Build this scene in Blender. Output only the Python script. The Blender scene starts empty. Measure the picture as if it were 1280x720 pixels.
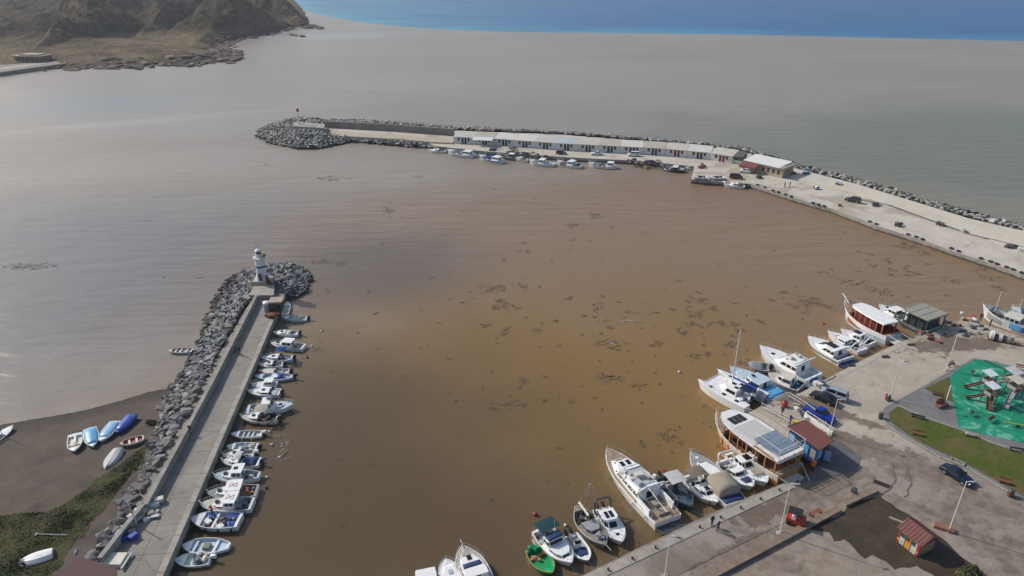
import bpy, bmesh, math, random
from mathutils import Vector, Matrix, noise
from mathutils.geometry import tessellate_polygon
random.seed(7)
R = math.radians
SC = bpy.context.scene
COL = SC.collection

# ------------------------------------------------------------------ camera
F, H, PITCH = 865.0, 62.0, R(25.5)
cam_d = bpy.data.cameras.new('camera'); cam = bpy.data.objects.new('camera', cam_d); COL.objects.link(cam)
cam_d.sensor_width = 36; cam_d.lens = 36 * F / 1280
cam_d.clip_start = .5; cam_d.clip_end = 20000
cam.location = (0, 0, H); cam.rotation_euler = (R(90) - PITCH, 0, 0)
SC.camera = cam
# ------------------------------------------------------------------ light
SUN_DIR = Vector((-.88, .475, 0)).normalized(); SUN_EL = R(36)
w = bpy.data.worlds.new('World'); SC.world = w; w.use_nodes = True
nt = w.node_tree; nt.nodes.clear()
sky = nt.nodes.new('ShaderNodeTexSky'); sky.sky_type = 'NISHITA'; sky.sun_disc = False
sky.sun_elevation = SUN_EL; sky.sun_rotation = math.atan2(SUN_DIR.x, SUN_DIR.y)
sky.air_density = 1.0; sky.dust_density = 1.6; sky.ozone_density = 1.0
bg = nt.nodes.new('ShaderNodeBackground'); bg.inputs[1].default_value = .10
wo = nt.nodes.new('ShaderNodeOutputWorld')
nt.links.new(sky.outputs[0], bg.inputs[0]); nt.links.new(bg.outputs[0], wo.inputs[0])
sd = bpy.data.lights.new('sun', 'SUN'); sd.energy = 2.9; sd.angle = R(.6); sd.color = (1, .94, .85)
sun = bpy.data.objects.new('sun', sd); COL.objects.link(sun)
sv = Vector((SUN_DIR.x * math.cos(SUN_EL), SUN_DIR.y * math.cos(SUN_EL), math.sin(SUN_EL)))
sun.rotation_euler = (-sv).to_track_quat('-Z', 'Y').to_euler(); sun.location = sv * 200
vs = SC.view_settings; vs.view_transform = 'Standard'; vs.look = 'None'; vs.exposure = 0.33; vs.gamma = 1
SC.cycles.max_bounces = 6; SC.cycles.volume_bounces = 0

# ------------------------------------------------------------------ helpers
def G(px, py, z=0.0):
    """point of the photograph (1280x720 pixels) on the level z, in metres"""
    dx, dy = (px - 640) / F, -(py - 360) / F
    d = Vector((dx, math.cos(PITCH) + dy * math.sin(PITCH), -math.sin(PITCH) + dy * math.cos(PITCH)))
    t = (z - H) / d.z
    return Vector((d.x * t, d.y * t, z))

def socket(ns, name): return ns.inputs[name]

def ramp(nt, fac, stops):
    r = nt.nodes.new('ShaderNodeValToRGB'); e = r.color_ramp.elements
    while len(e) > 1: e.remove(e[-1])
    e[0].position = stops[0][0]; e[0].color = (*stops[0][1], 1) if len(stops[0][1]) == 3 else stops[0][1]
    for p, c in stops[1:]:
        x = e.new(p); x.color = (*c, 1) if len(c) == 3 else c
    nt.links.new(fac, r.inputs[0]); return r.outputs[0]

def nz(nt, vec, scale, detail=4, rough=.55, dist=0.0):
    n = nt.nodes.new('ShaderNodeTexNoise'); n.inputs['Scale'].default_value = scale
    n.inputs['Detail'].default_value = detail; n.inputs['Roughness'].default_value = rough
    n.inputs['Distortion'].default_value = dist
    nt.links.new(vec, n.inputs['Vector']); return n.outputs[0]

def mixc(nt, fac, a, b, mode='MIX'):
    m = nt.nodes.new('ShaderNodeMix'); m.data_type = 'RGBA'; m.blend_type = mode
    for i, v in ((0, fac), (6, a), (7, b)):
        if hasattr(v, 'is_output'): nt.links.new(v, m.inputs[i])
        elif i == 0: m.inputs[0].default_value = v
        else: m.inputs[i].default_value = (*v, 1)
    return m.outputs[2]

def mth(nt, op, a, b=None, c=None, clamp=False):
    m = nt.nodes.new('ShaderNodeMath'); m.operation = op; m.use_clamp = clamp
    for i, v in enumerate((a, b, c)):
        if v is None: continue
        if hasattr(v, 'is_output'): nt.links.new(v, m.inputs[i])
        else: m.inputs[i].default_value = v
    return m.outputs[0]

def smooth(nt, v, lo, hi, a=0.0, b=1.0):
    m = nt.nodes.new('ShaderNodeMapRange'); m.interpolation_type = 'SMOOTHSTEP'
    nt.links.new(v, m.inputs[0])
    for i, x in ((1, lo), (2, hi), (3, a), (4, b)): m.inputs[i].default_value = x
    return m.outputs[0]

def newmat(name):
    m = bpy.data.materials.new(name); m.use_nodes = True
    nt = m.node_tree; b = nt.nodes['Principled BSDF']
    g = nt.nodes.new('ShaderNodeNewGeometry')
    return m, nt, b, g.outputs['Position'], g

def bump(nt, b, h, strength, dist=.05):
    n = nt.nodes.new('ShaderNodeBump'); n.inputs['Strength'].default_value = strength
    n.inputs['Distance'].default_value = dist
    nt.links.new(h, n.inputs['Height']); nt.links.new(n.outputs[0], b.inputs['Normal'])

_mc = {}
def M(name, col=(.5, .5, .5), rough=.5, var=.2, scale=1.5, bmp=0.0, metal=0.0, dirt=None):
    """plain weathered material: colour with soft patches and fine grain"""
    if name in _mc: return _mc[name]
    m, nt, b, pos, g = newmat(name)
    n1 = nz(nt, pos, scale, 5, .6)
    dark = tuple(c * (1 - var) for c in col); lite = tuple(min(1, c * (1 + var * .6)) for c in col)
    c = ramp(nt, n1, [(.3, dark), (.7, lite)])
    if dirt:
        n2 = nz(nt, pos, scale * 2.7, 6, .7, .4)
        c = mixc(nt, smooth(nt, n2, .52, .72, 0, dirt[1]), c, dirt[0])
    nt.links.new(c, b.inputs['Base Color'])
    b.inputs['Roughness'].default_value = rough; b.inputs['Metallic'].default_value = metal
    if bmp: bump(nt, b, nz(nt, pos, scale * 9, 5, .65), bmp, .06)
    _mc[name] = m; return m

def wetband(m, top=.75, vary=.0):
    nt = m.node_tree; b = nt.nodes['Principled BSDF']; src = b.inputs['Base Color'].links[0].from_socket
    g = nt.nodes.new('ShaderNodeNewGeometry'); s_ = nt.nodes.new('ShaderNodeSeparateXYZ'); nt.links.new(g.outputs['Position'], s_.inputs[0])
    z = mth(nt, 'MULTIPLY_ADD', mth(nt, 'SUBTRACT', nz(nt, g.outputs['Position'], 1.2, 3), .5), .8, s_.outputs[2])
    if vary:
        oi = nt.nodes.new('ShaderNodeObjectInfo'); src = mixc(nt, mth(nt, 'MULTIPLY', oi.outputs['Random'], vary), src, (.10, .092, .08))
    nt.links.new(mixc(nt, smooth(nt, z, top * .5, top, .85, 0), src, (.035, .036, .026)), b.inputs['Base Color'])

def tag(o, label=None, cat=None, group=None, kind=None):
    if label: o['label'] = label
    if cat: o['category'] = cat
    if group: o['group'] = group
    if kind: o['kind'] = kind
    return o

def thing(name, label, cat, loc=(0, 0, 0), rz=0.0, group=None):
    o = bpy.data.objects.new(name, None); COL.objects.link(o)
    o.location = loc; o.rotation_euler = (0, 0, rz); o.empty_display_size = .3
    return tag(o, label, cat, group)

def obj(name, bm, mats, parent=None, smooth_=False, keep=False):
    if not isinstance(mats, (list, tuple)): mats = [mats]
    if isinstance(bm, bpy.types.Mesh): me = bm
    else:
        me = bpy.data.meshes.new(name); bm.to_mesh(me)
        if not keep: bm.free()
        for m in mats: me.materials.append(m)
    if smooth_:
        for p in me.polygons: p.use_smooth = True
    o = bpy.data.objects.new(name, me); COL.objects.link(o)
    if parent: o.parent = parent
    return o

def B(): return bmesh.new()

def box(bm, x0, y0, z0, x1, y1, z1, mi=0, M4=None, taper=0.0):
    c = [(x0, y0, z0), (x1, y0, z0), (x1, y1, z0), (x0, y1, z0)]
    t = taper
    d = [(x0 + t, y0 + t, z1), (x1 - t, y0 + t, z1), (x1 - t, y1 - t, z1), (x0 + t, y1 - t, z1)]
    v = [bm.verts.new(M4 @ Vector(p) if M4 else p) for p in c + d]
    for f in ((3, 2, 1, 0), (4, 5, 6, 7), (0, 1, 5, 4), (1, 2, 6, 5), (2, 3, 7, 6), (3, 0, 4, 7)):
        bm.faces.new([v[i] for i in f]).material_index = mi
    return v

def tube(bm, pts, r, n=6, mi=0, closed=False):
    pts = [Vector(p) for p in pts]; rings = []
    for i, p in enumerate(pts):
        a = pts[i - 1] if i else p; b = pts[i + 1] if i < len(pts) - 1 else p
        d = (b - a).normalized(); u = d.orthogonal().normalized(); w_ = d.cross(u)
        rr = r[i] if isinstance(r, (list, tuple)) else r
        rings.append([bm.verts.new(p + u * rr * math.cos(k * 2 * math.pi / n) + w_ * rr * math.sin(k * 2 * math.pi / n)) for k in range(n)])
        if i:   # reduce twist
            q = rings[-2]; best = min(range(n), key=lambda s: sum((q[k].co - rings[-1][(k + s) % n].co).length for k in range(n)))
            rings[-1] = rings[-1][best:] + rings[-1][:best]
    for a, b in zip(rings, rings[1:]):
        for k in range(n):
            bm.faces.new((a[k], a[(k + 1) % n], b[(k + 1) % n], b[k])).material_index = mi
    bm.faces.new(rings[0][::-1]).material_index = mi; bm.faces.new(rings[-1]).material_index = mi

def lathe(bm, prof, n=16, mi=0, c=(0, 0)):
    rings = [[bm.verts.new((c[0] + r * math.cos(k * 2 * math.pi / n), c[1] + r * math.sin(k * 2 * math.pi / n), z)) for k in range(n)] for r, z in prof]
    for a, b in zip(rings, rings[1:]):
        for k in range(n):
            bm.faces.new((a[k], a[(k + 1) % n], b[(k + 1) % n], b[k])).material_index = mi
    bm.faces.new(rings[0][::-1]).material_index = mi; bm.faces.new(rings[-1]).material_index = mi

def ccw(p):
    a = sum(p[i][0] * p[(i + 1) % len(p)][1] - p[(i + 1) % len(p)][0] * p[i][1] for i in range(len(p)))
    return list(p) if a > 0 else list(p)[::-1]

def slab(bm, pts, z0, z1, mi=0, side=None):
    """flat-topped block over an outline"""
    pts = ccw([(p[0], p[1]) for p in pts]); side = mi if side is None else side
    t = [bm.verts.new((x, y, z1)) for x, y in pts]; b = [bm.verts.new((x, y, z0)) for x, y in pts]
    n = len(pts)
    for tri in tessellate_polygon([[Vector((x, y, 0)) for x, y in pts]]):
        f = bm.faces.new([t[i] for i in tri]); f.normal_update()
        if f.normal.z < 0: f.normal_flip()
        f.material_index = mi
    for i in range(n):
        bm.faces.new((b[i], b[(i + 1) % n], t[(i + 1) % n], t[i])).material_index = side

def prism(bm, bot, top, mi=0, cap=None):
    """loft between two outlines with the same number of 3-D points (counter-clockwise)"""
    b = [bm.verts.new(p) for p in bot]; t = [bm.verts.new(p) for p in top]; n = len(b)
    for i in range(n): bm.faces.new((b[i], b[(i + 1) % n], t[(i + 1) % n], t[i])).material_index = mi
    bm.faces.new(t).material_index = mi if cap is None else cap
    bm.faces.new(b[::-1]).material_index = mi

def pane(bm, q, mu=.1, mv0=.2, mv1=.15, out=.012, mi=0, u0=None, u1=None):
    """thin window plate set on the quad q (bottom-left, bottom-right, top-right, top-left)"""
    a, b, c, d = [Vector(p) for p in q]
    nrm = (b - a).cross(d - a).normalized()
    def P(u, v, k): return a.lerp(b, u).lerp(d.lerp(c, u), v) + nrm * k
    u0 = mu if u0 is None else u0; u1 = 1 - mu if u1 is None else u1
    v0, v1 = mv0, 1 - mv1
    lo = [P(u0, v0, -.01), P(u1, v0, -.01), P(u1, v1, -.01), P(u0, v1, -.01)]
    hi = [P(u0, v0, out), P(u1, v0, out), P(u1, v1, out), P(u0, v1, out)]
    prism(bm, lo, hi, mi)

def gl(pts, z=0.0): return [G(x, y, z) for x, y in pts]

def inside(p, poly):
    x, y = p[0], p[1]; r = False; j = len(poly) - 1
    for i in range(len(poly)):
        xi, yi, xj, yj = poly[i][0], poly[i][1], poly[j][0], poly[j][1]
        if (yi > y) != (yj > y) and x < (xj - xi) * (y - yi) / (yj - yi) + xi: r = not r
        j = i
    return r

def seg_dist(p, line, closed=False):
    best = 1e9; n = len(line)
    for i in range(n if closed else n - 1):
        a = line[i]; b = line[(i + 1) % n]
        dx, dy = b[0] - a[0], b[1] - a[1]; L = dx * dx + dy * dy or 1e-9
        t = max(0, min(1, ((p[0] - a[0]) * dx + (p[1] - a[1]) * dy) / L))
        best = min(best, math.hypot(p[0] - a[0] - t * dx, p[1] - a[1] - t * dy))
    return best

def along(line, s):
    """point and direction at distance s along a polyline"""
    for a, b in zip(line, line[1:]):
        L = (Vector(b) - Vector(a)).length
        if s <= L or b is line[-1]:
            d = (Vector(b) - Vector(a)).normalized(); return Vector(a) + d * s, d
        s -= L
def plen(line): return sum((Vector(b) - Vector(a)).length for a, b in zip(line, line[1:]))

# ------------------------------------------------------------------ surface materials
def water_mat():
    m, nt, b, pos, g = newmat('murky_sea_water')
    L = nt.links
    sx = nt.nodes.new('ShaderNodeSeparateXYZ'); L.new(pos, sx.inputs[0]); X, Y = sx.outputs[0], sx.outputs[1]
    warp = nz(nt, pos, .012, 5, .6); wl = mth(nt, 'SUBTRACT', warp, .5)
    fine = mth(nt, 'SUBTRACT', nz(nt, pos, .05, 5, .6), .5)
    def blob(px, py, rx, ry, rot=0):
        c = G(px, py)
        if rot:
            ca, sa = math.cos(R(rot)), math.sin(R(rot)); dx = mth(nt, 'SUBTRACT', X, c.x); dy = mth(nt, 'SUBTRACT', Y, c.y)
            u = mth(nt, 'MULTIPLY_ADD', dx, ca / rx, mth(nt, 'MULTIPLY', dy, sa / rx)); v = mth(nt, 'MULTIPLY_ADD', dx, -sa / ry, mth(nt, 'MULTIPLY', dy, ca / ry))
            d = mth(nt, 'SQRT', mth(nt, 'MULTIPLY_ADD', u, u, mth(nt, 'MULTIPLY', v, v)))
            return mth(nt, 'ADD', mth(nt, 'ADD', d, mth(nt, 'MULTIPLY', wl, .8)), mth(nt, 'MULTIPLY', fine, .35))
        u = mth(nt, 'DIVIDE', mth(nt, 'SUBTRACT', X, c.x), rx); v = mth(nt, 'DIVIDE', mth(nt, 'SUBTRACT', Y, c.y), ry)
        d = mth(nt, 'SQRT', mth(nt, 'ADD', mth(nt, 'MULTIPLY', u, u), mth(nt, 'MULTIPLY', v, v)))
        return mth(nt, 'ADD', mth(nt, 'ADD', d, mth(nt, 'MULTIPLY', wl, 1.1)), mth(nt, 'MULTIPLY', fine, .35))
    outer = (.250, .212, .168)
    c = outer
    # silt carried by the current: long pale and dark drifts
    mp = nt.nodes.new('ShaderNodeMapping'); mp.inputs['Scale'].default_value = (.35, 1, 1); L.new(pos, mp.inputs[0])
    drift = nz(nt, mp.outputs[0], .018, 5, .6, .6)
    c = mixc(nt, smooth(nt, drift, .35, .7, 0, .7), outer, (.30, .265, .22))
    # greenish clearer water beyond the outer breakwater on the right
    c = mixc(nt, smooth(nt, blob(1230, 190, 150, 110), .3, 1.1, .8, 0), c, (.14, .155, .115))
    c = mixc(nt, smooth(nt, blob(620, 95, 330, 60), .3, 1.1, .35, 0), c, (.30, .24, .19))
    c = mixc(nt, smooth(nt, blob(60, 330, 75, 60), .3, 1.3, .75, 0), c, (.14, .135, .145))
    # ochre silt in the harbour basin
    c = mixc(nt, smooth(nt, blob(700, 300, 80, 52), .3, 1.25, .85, 0), c, (.215, .150, .105))
    c = mixc(nt, smooth(nt, blob(880, 330, 100, 88), .35, 1.25, 1, 0), c, (.228, .148, .080))
    c = mixc(nt, smooth(nt, blob(700, 500, 62, 50), .2, 1.3, .9, 0), c, (.225, .132, .038))
    c = mixc(nt, smooth(nt, blob(880, 560, 30, 22), .2, 1.0, .7, 0), c, (.215, .130, .045))
    c = mixc(nt, smooth(nt, blob(930, 240, 60, 30), .3, 1.1, .6, 0), c, (.225, .137, .095))
    # darker bottom along the left pier, dark tongue across the mouth
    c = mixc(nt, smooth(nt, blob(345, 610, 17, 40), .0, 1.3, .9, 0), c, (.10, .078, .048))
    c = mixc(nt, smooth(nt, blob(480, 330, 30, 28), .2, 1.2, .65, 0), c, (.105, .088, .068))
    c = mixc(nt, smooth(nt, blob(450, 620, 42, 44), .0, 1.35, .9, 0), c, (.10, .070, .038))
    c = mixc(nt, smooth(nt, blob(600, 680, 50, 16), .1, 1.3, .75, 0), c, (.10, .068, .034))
    c = mixc(nt, smooth(nt, blob(130, 130, 60, 45), .2, 1.0, .55, 0), c, (.17, .20, .23))
    c = mixc(nt, smooth(nt, blob(190, 151, 100, 11, 26), .0, 1.2, .5, 0), c, (.36, .34, .31))
    c = mixc(nt, smooth(nt, blob(430, 45, 90, 40, 20), .2, 1.0, .5, 0), c, (.36, .36, .34))
    spots = nz(nt, pos, .42, 6, .7, .8)
    inner = smooth(nt, blob(900, 390, 90, 75), .5, 1.2, 1, .15)
    c = mixc(nt, mth(nt, 'MULTIPLY', smooth(nt, spots, .58, .72, 0, .38), inner), c, (.08, .055, .038))
    # clear blue water offshore: its edge is a plume front
    fc = nt.nodes.new('ShaderNodeFloatCurve'); cu = fc.mapping.curves[0]
    edge = [(385, 14), (430, 24), (480, 31), (540, 36), (620, 39.5), (760, 41.5), (900, 43), (1100, 47.5), (1280, 51.5), (1500, 57)]
    pts = [(( G(x, y).x + 400) / 1400, (G(x, y).y - 400) / 1000) for x, y in edge]
    pts = [(0, 1)] + [p for p in pts if 0 < p[0] < 1] + [(1, pts[-1][1] - .06)]
    while len(cu.points) > 2: cu.points.remove(cu.points[-1])
    cu.points[0].location = pts[0]; cu.points[1].location = pts[-1]
    for p in pts[1:-1]: cu.points.new(*p)
    fc.mapping.update()
    L.new(mth(nt, 'DIVIDE', mth(nt, 'ADD', X, 400), 1400, clamp=True), fc.inputs['Value'])
    yb = mth(nt, 'ADD', mth(nt, 'MULTIPLY', fc.outputs[0], 1000), 400)
    dd = mth(nt, 'ADD', mth(nt, 'SUBTRACT', Y, yb), mth(nt, 'MULTIPLY', fine, 14))
    blue = mixc(nt, smooth(nt, X, -260, 200), (.015, .20, .34), (.0, .105, .29))
    blue = mixc(nt, smooth(nt, dd, 5, 90), mixc(nt, smooth(nt, X, -100, 300), (.03, .28, .38), (.004, .17, .36)), blue)
    blue = mixc(nt, smooth(nt, dd, 90, 900), blue, (.0, .085, .27))
    blue = mixc(nt, smooth(nt, drift, .4, .62, 0, .45), blue, (.0, .05, .17))
    blue = mixc(nt, smooth(nt, nz(nt, mp.outputs[0], .06, 4, .6), .62, .72, 0, .35), blue, (.06, .22, .38))
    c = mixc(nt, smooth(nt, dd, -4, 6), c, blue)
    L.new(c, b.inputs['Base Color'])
    b.inputs['IOR'].default_value = 1.33
    # ripples: swell outside, small ones inside, fading where the water is sheltered
    mp2 = nt.nodes.new('ShaderNodeMapping'); mp2.inputs['Rotation'].default_value = (0, 0, R(-8)); mp2.inputs['Scale'].default_value = (.22, 1, 1); L.new(pos, mp2.inputs[0])
    sw = nz(nt, mp2.outputs[0], .30, 3, .5); s2 = nz(nt, mp2.outputs[0], .9, 4, .6); s3 = nz(nt, pos, 2.5, 3, .6)
    shel = smooth(nt, blob(720, 470, 78, 85), .5, 1.3, .08, 1)
    L.new(mth(nt, 'MULTIPLY_ADD', shel, .26, .08), b.inputs['Roughness'])
    hgt = mth(nt, 'ADD', mth(nt, 'MULTIPLY', sw, mth(nt, 'MULTIPLY', shel, .45)), mth(nt, 'ADD', mth(nt, 'MULTIPLY', s2, mth(nt, 'MULTIPLY', shel, .10)), mth(nt, 'MULTIPLY', s3, .018)))
    bn = nt.nodes.new('ShaderNodeBump'); bn.inputs['Strength'].default_value = 1; bn.inputs['Distance'].default_value = 1
    L.new(hgt, bn.inputs['Height']); L.new(bn.outputs[0], b.inputs['Normal'])
    return m

MUDS = [(1015, 617, 9.5, 2.6, 24), (968, 640, 4, 1.4, 35), (1062, 556, 4.5, 3, -40), (1120, 574, 8, 2.6, -42), (1180, 600, 9, 2.2, -38), (1240, 633, 7, 1.8, -38), (1032, 512, 7, 1.8, -38), (1210, 634, 4.5, 2.2, 10), (1262, 690, 4, 3.5, -30), (1200, 432, 9, 3, 5), (975, 702, 2.2, 1.5, 30), (930, 690, 6, 1.5, 28), (1160, 640, 7, 1.2, -40)]
def mud_mask(nt, pos):
    sx = nt.nodes.new('ShaderNodeSeparateXYZ'); nt.links.new(pos, sx.inputs[0]); best = None
    wob = mth(nt, 'SUBTRACT', nz(nt, pos, .33, 7, .68, .6), .5)
    for px, py, rx, ry, a in MUDS:
        c = G(px, py, 1.2); ca, sa = math.cos(R(a)), math.sin(R(a))
        dx = mth(nt, 'SUBTRACT', sx.outputs[0], c.x); dy = mth(nt, 'SUBTRACT', sx.outputs[1], c.y)
        u = mth(nt, 'MULTIPLY_ADD', dx, ca / rx, mth(nt, 'MULTIPLY', dy, sa / rx)); v = mth(nt, 'MULTIPLY_ADD', dx, -sa / ry, mth(nt, 'MULTIPLY', dy, ca / ry))
        d = mth(nt, 'MULTIPLY_ADD', u, u, mth(nt, 'MULTIPLY', v, v))
        best = d if best is None else mth(nt, 'MINIMUM', best, d)
    d = mth(nt, 'MULTIPLY_ADD', wob, 4.5, mth(nt, 'SQRT', best))
    return smooth(nt, d, .75, 1.25, 1, 0)

def concrete_mat(name, col, dark, mud=None, crack=.5, scale=1.0, wetness=0.0, mudmask=False, blot=.45):
    m, nt, b, pos, g = newmat(name); L = nt.links
    n1 = nz(nt, pos, .09 * scale, 6, .65, .5); n2 = nz(nt, pos, .7 * scale, 6, .7); n3 = nz(nt, pos, 6, 4, .6)
    c = mixc(nt, smooth(nt, n1, .35, .68), col, dark)
    c = mixc(nt, smooth(nt, n2, .45, .75, 0, blot), c, tuple(x * .62 for x in dark))
    c = mixc(nt, smooth(nt, n2, .25, .42, .3 * blot / .45, 0), c, tuple(min(1, x * 1.25) for x in col))
    if mud:
        n4 = nz(nt, pos, .055 * scale, 6, .62, 1.2)
        c = mixc(nt, smooth(nt, n4, .52, .62, 0, .75), c, mud)
    if mudmask:
        mk = mud_mask(nt, pos)
        c = mixc(nt, mth(nt, 'MULTIPLY', mk, .85), c, mixc(nt, smooth(nt, n2, .35, .65), (.095, .068, .048), (.15, .11, .078)))
    if name == 'quay_concrete':   # older, dirtier pour towards the pier end
        sy = nt.nodes.new('ShaderNodeSeparateXYZ'); nt.links.new(pos, sy.inputs[0])
        dy = mth(nt, 'MULTIPLY_ADD', mth(nt, 'SUBTRACT', n1, .5), 30, mth(nt, 'MULTIPLY_ADD', sy.outputs[0], -.12, sy.outputs[1]))
        c = mixc(nt, smooth(nt, dy, 62, 74, .72, 0), c, mixc(nt, smooth(nt, n2, .35, .65), (.15, .118, .092), (.265, .22, .18)))
    mo = nt.nodes.new('ShaderNodeTexVoronoi'); mo.feature = 'DISTANCE_TO_EDGE'; mo.inputs['Scale'].default_value = .085
    wv = nt.nodes.new('ShaderNodeVectorMath'); wv.operation = 'ADD'
    ns = nt.nodes.new('ShaderNodeTexNoise'); ns.inputs['Scale'].default_value = .5; ns.inputs['Detail'].default_value = 6; L.new(pos, ns.inputs['Vector'])
    sc_ = nt.nodes.new('ShaderNodeVectorMath'); sc_.operation = 'SCALE'; sc_.inputs['Scale'].default_value = 5.0; L.new(ns.outputs[1], sc_.inputs[0])
    L.new(pos, wv.inputs[0]); L.new(sc_.outputs[0], wv.inputs[1]); L.new(wv.outputs[0], mo.inputs['Vector'])
    cr = smooth(nt, mo.outputs['Distance'], .001, .006, crack, 0)
    cr = mth(nt, 'MULTIPLY', cr, smooth(nt, n1, .42, .55))
    c = mixc(nt, cr, c, (.05, .042, .035))
    c = mixc(nt, smooth(nt, n3, .4, .75, 0, .18), c, (.08, .07, .06))
    L.new(c, b.inputs['Base Color']); b.inputs['Roughness'].default_value = .85
    bump(nt, b, n3, .25, .02)
    return m

def ground_mat(name, stops, scale, rough=.95, b_s=.6, b_sc=3, b_d=.1):
    m, nt, b, pos, g = newmat(name)
    n1 = nz(nt, pos, scale, 7, .68, .5)
    c = ramp(nt, n1, stops)
    c = mixc(nt, smooth(nt, nz(nt, pos, scale * 9, 4, .7), .42, .7, 0, .4), c, tuple(x * .5 for x in stops[0][1]))
    nt.links.new(c, b.inputs['Base Color']); b.inputs['Roughness'].default_value = rough
    b.inputs['Specular IOR Level'].default_value = .15
    bump(nt, b, nz(nt, pos, b_sc, 5, .7), b_s, b_d)
    return m

WATER = water_mat()
QUAY = concrete_mat('quay_concrete', (.47, .415, .34), (.36, .31, .25), mud=(.36, .30, .23), mudmask=True, blot=.38)
YARD = concrete_mat('yard_concrete', (.30, .255, .22), (.20, .165, .14), mud=(.17, .135, .105), scale=1.6, mudmask=True)
PIERC = concrete_mat('pier_concrete', (.29, .27, .235), (.215, .20, .175), scale=2.2)
FARC = concrete_mat('far_quay_concrete', (.56, .51, .43), (.47, .425, .35), mud=(.33, .29, .22), scale=1.3, crack=.3)
COPE = M('coping_concrete', (.34, .31, .265), .8, .25, .8, .2, dirt=((.16, .13, .10), .5))
WALLC = M('wave_wall_concrete', (.30, .285, .25), .85, .3, .6, .2, dirt=((.12, .11, .09), .6))
FARWALL = M('far_wall_concrete', (.22, .20, .18), .85, .2, .3, .2, dirt=((.15, .13, .11), .6))
ROCK = [M('rubble_rock_' + n, c, .9, .35, 1.1, .7) for n, c in (('grey', (.25, .25, .255)), ('pale', (.32, .315, .305)), ('dark', (.13, .13, .138)), ('tan', (.26, .24, .21)))]
CORE = M('rubble_core', (.10, .095, .085), .95, .3, .8, .5)
for m_ in ROCK: wetband(m_, .7, .75)
wetband(WALLC, .6); wetband(CORE, .6)
SAND = ground_mat('dark_beach_sand', [(.25, (.055, .047, .038)), (.5, (.085, .070, .055)), (.75, (.11, .092, .072))], .25, b_s=.5, b_sc=4)
GRASSM = ground_mat('rough_grass', [(.25, (.03, .042, .014)), (.5, (.05, .065, .022)), (.75, (.085, .075, .035))], .35, b_s=1, b_sc=6)
LAWN = ground_mat('worn_lawn', [(.3, (.055, .085, .015)), (.47, (.085, .105, .024)), (.57, (.13, .105, .048)), (.72, (.19, .13, .075))], .17, b_s=.6, b_sc=8, b_d=.05)
WET = ground_mat('wet_mud', [(.3, (.045, .035, .025)), (.6, (.075, .058, .040)), (.8, (.12, .095, .07))], .35, rough=.45, b_s=.3, b_sc=2)
PAVE = M('grey_paving', (.175, .17, .17), .85, .2, .5, .2, dirt=((.11, .10, .10), .4))
GLASS = M('dark_glass', (.012, .016, .02), .08, .2, 1)
WHITE = M('white_paint', (.72, .72, .70), .35, .12, .9, 0, dirt=((.42, .38, .32), .35))
CLEAN = M('white_gelcoat', (.80, .80, .79), .22, .06, .9, 0, dirt=((.48, .44, .38), .45))
CREAM = M('cream_gelcoat', (.62, .58, .50), .4, .12, .9)
STEEL = M('stainless_steel', (.55, .56, .58), .3, .1, 2, 0, .8)
BLACK = M('black_rubber', (.02, .02, .022), .6, .3, 3)
DARKG = M('dark_grey_paint', (.06, .065, .07), .4, .2, 2)
WOOD = M('varnished_wood', (.42, .20, .075), .35, .3, 1.2)
TEAK = M('teak_deck', (.33, .25, .18), .6, .25, 2)
GREYW = M('weathered_grey_wood', (.24, .215, .19), .8, .3, 2)
def paint(name, c, r=.4): return M(name, c, r, .15, 1.2)
BLUE = paint('royal_blue', (.02, .07, .34)); LBLUE = paint('light_blue', (.22, .42, .62)); NAVY = paint('navy_cloth', (.02, .045, .13), .8)
SKYB = paint('sky_blue', (.10, .35, .60)); TEAL = paint('teal_cloth', (.03, .10, .12), .8); TANC = paint('tan_canvas', (.33, .28, .22), .9)
GREYC = paint('grey_canvas', (.30, .31, .32), .9); RED = paint('red_paint', (.38, .03, .02)); GREEN = paint('bright_green', (.02, .38, .12))
MAROON = paint('maroon_roof', (.16, .055, .045), .7); PINKB = paint('red_brown_paint', (.34, .11, .07)); ORANGE = paint('orange', (.62, .16, .03))
AFR = paint('antifouling_red', (.14, .03, .02), .7); AFB = paint('antifouling_blue', (.02, .05, .16), .7); INT = paint('boat_interior_grey', (.42, .44, .46), .6)
DECKB = paint('pale_blue_deck', (.45, .56, .63), .5); PALEG = paint('pale_green_hull', (.33, .40, .33), .5); SLATE = paint('slate_grey_gelcoat', (.05, .075, .09), .3)
ROPE = M('mooring_rope', (.25, .23, .19), .9, .2, 3); YELLOW = paint('yellow', (.6, .45, .05)); CLOTH = paint('dark_cloth', (.03, .03, .04), .9)
SILVER = paint('silver_blue_paint', (.28, .33, .40), .25); RUST = paint('rusty_iron', (.14, .06, .035), .8)
# ================================================================== SETTING
WL = 0.0
# sea
bm = B(); s = 3350
vs_ = [bm.verts.new((x, y, 0)) for x, y in ((-s, -370), (s, -370), (s, 3290), (-s, 3290))]; bm.faces.new(vs_)
tag(obj('sea', bm, WATER), kind='structure')

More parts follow.
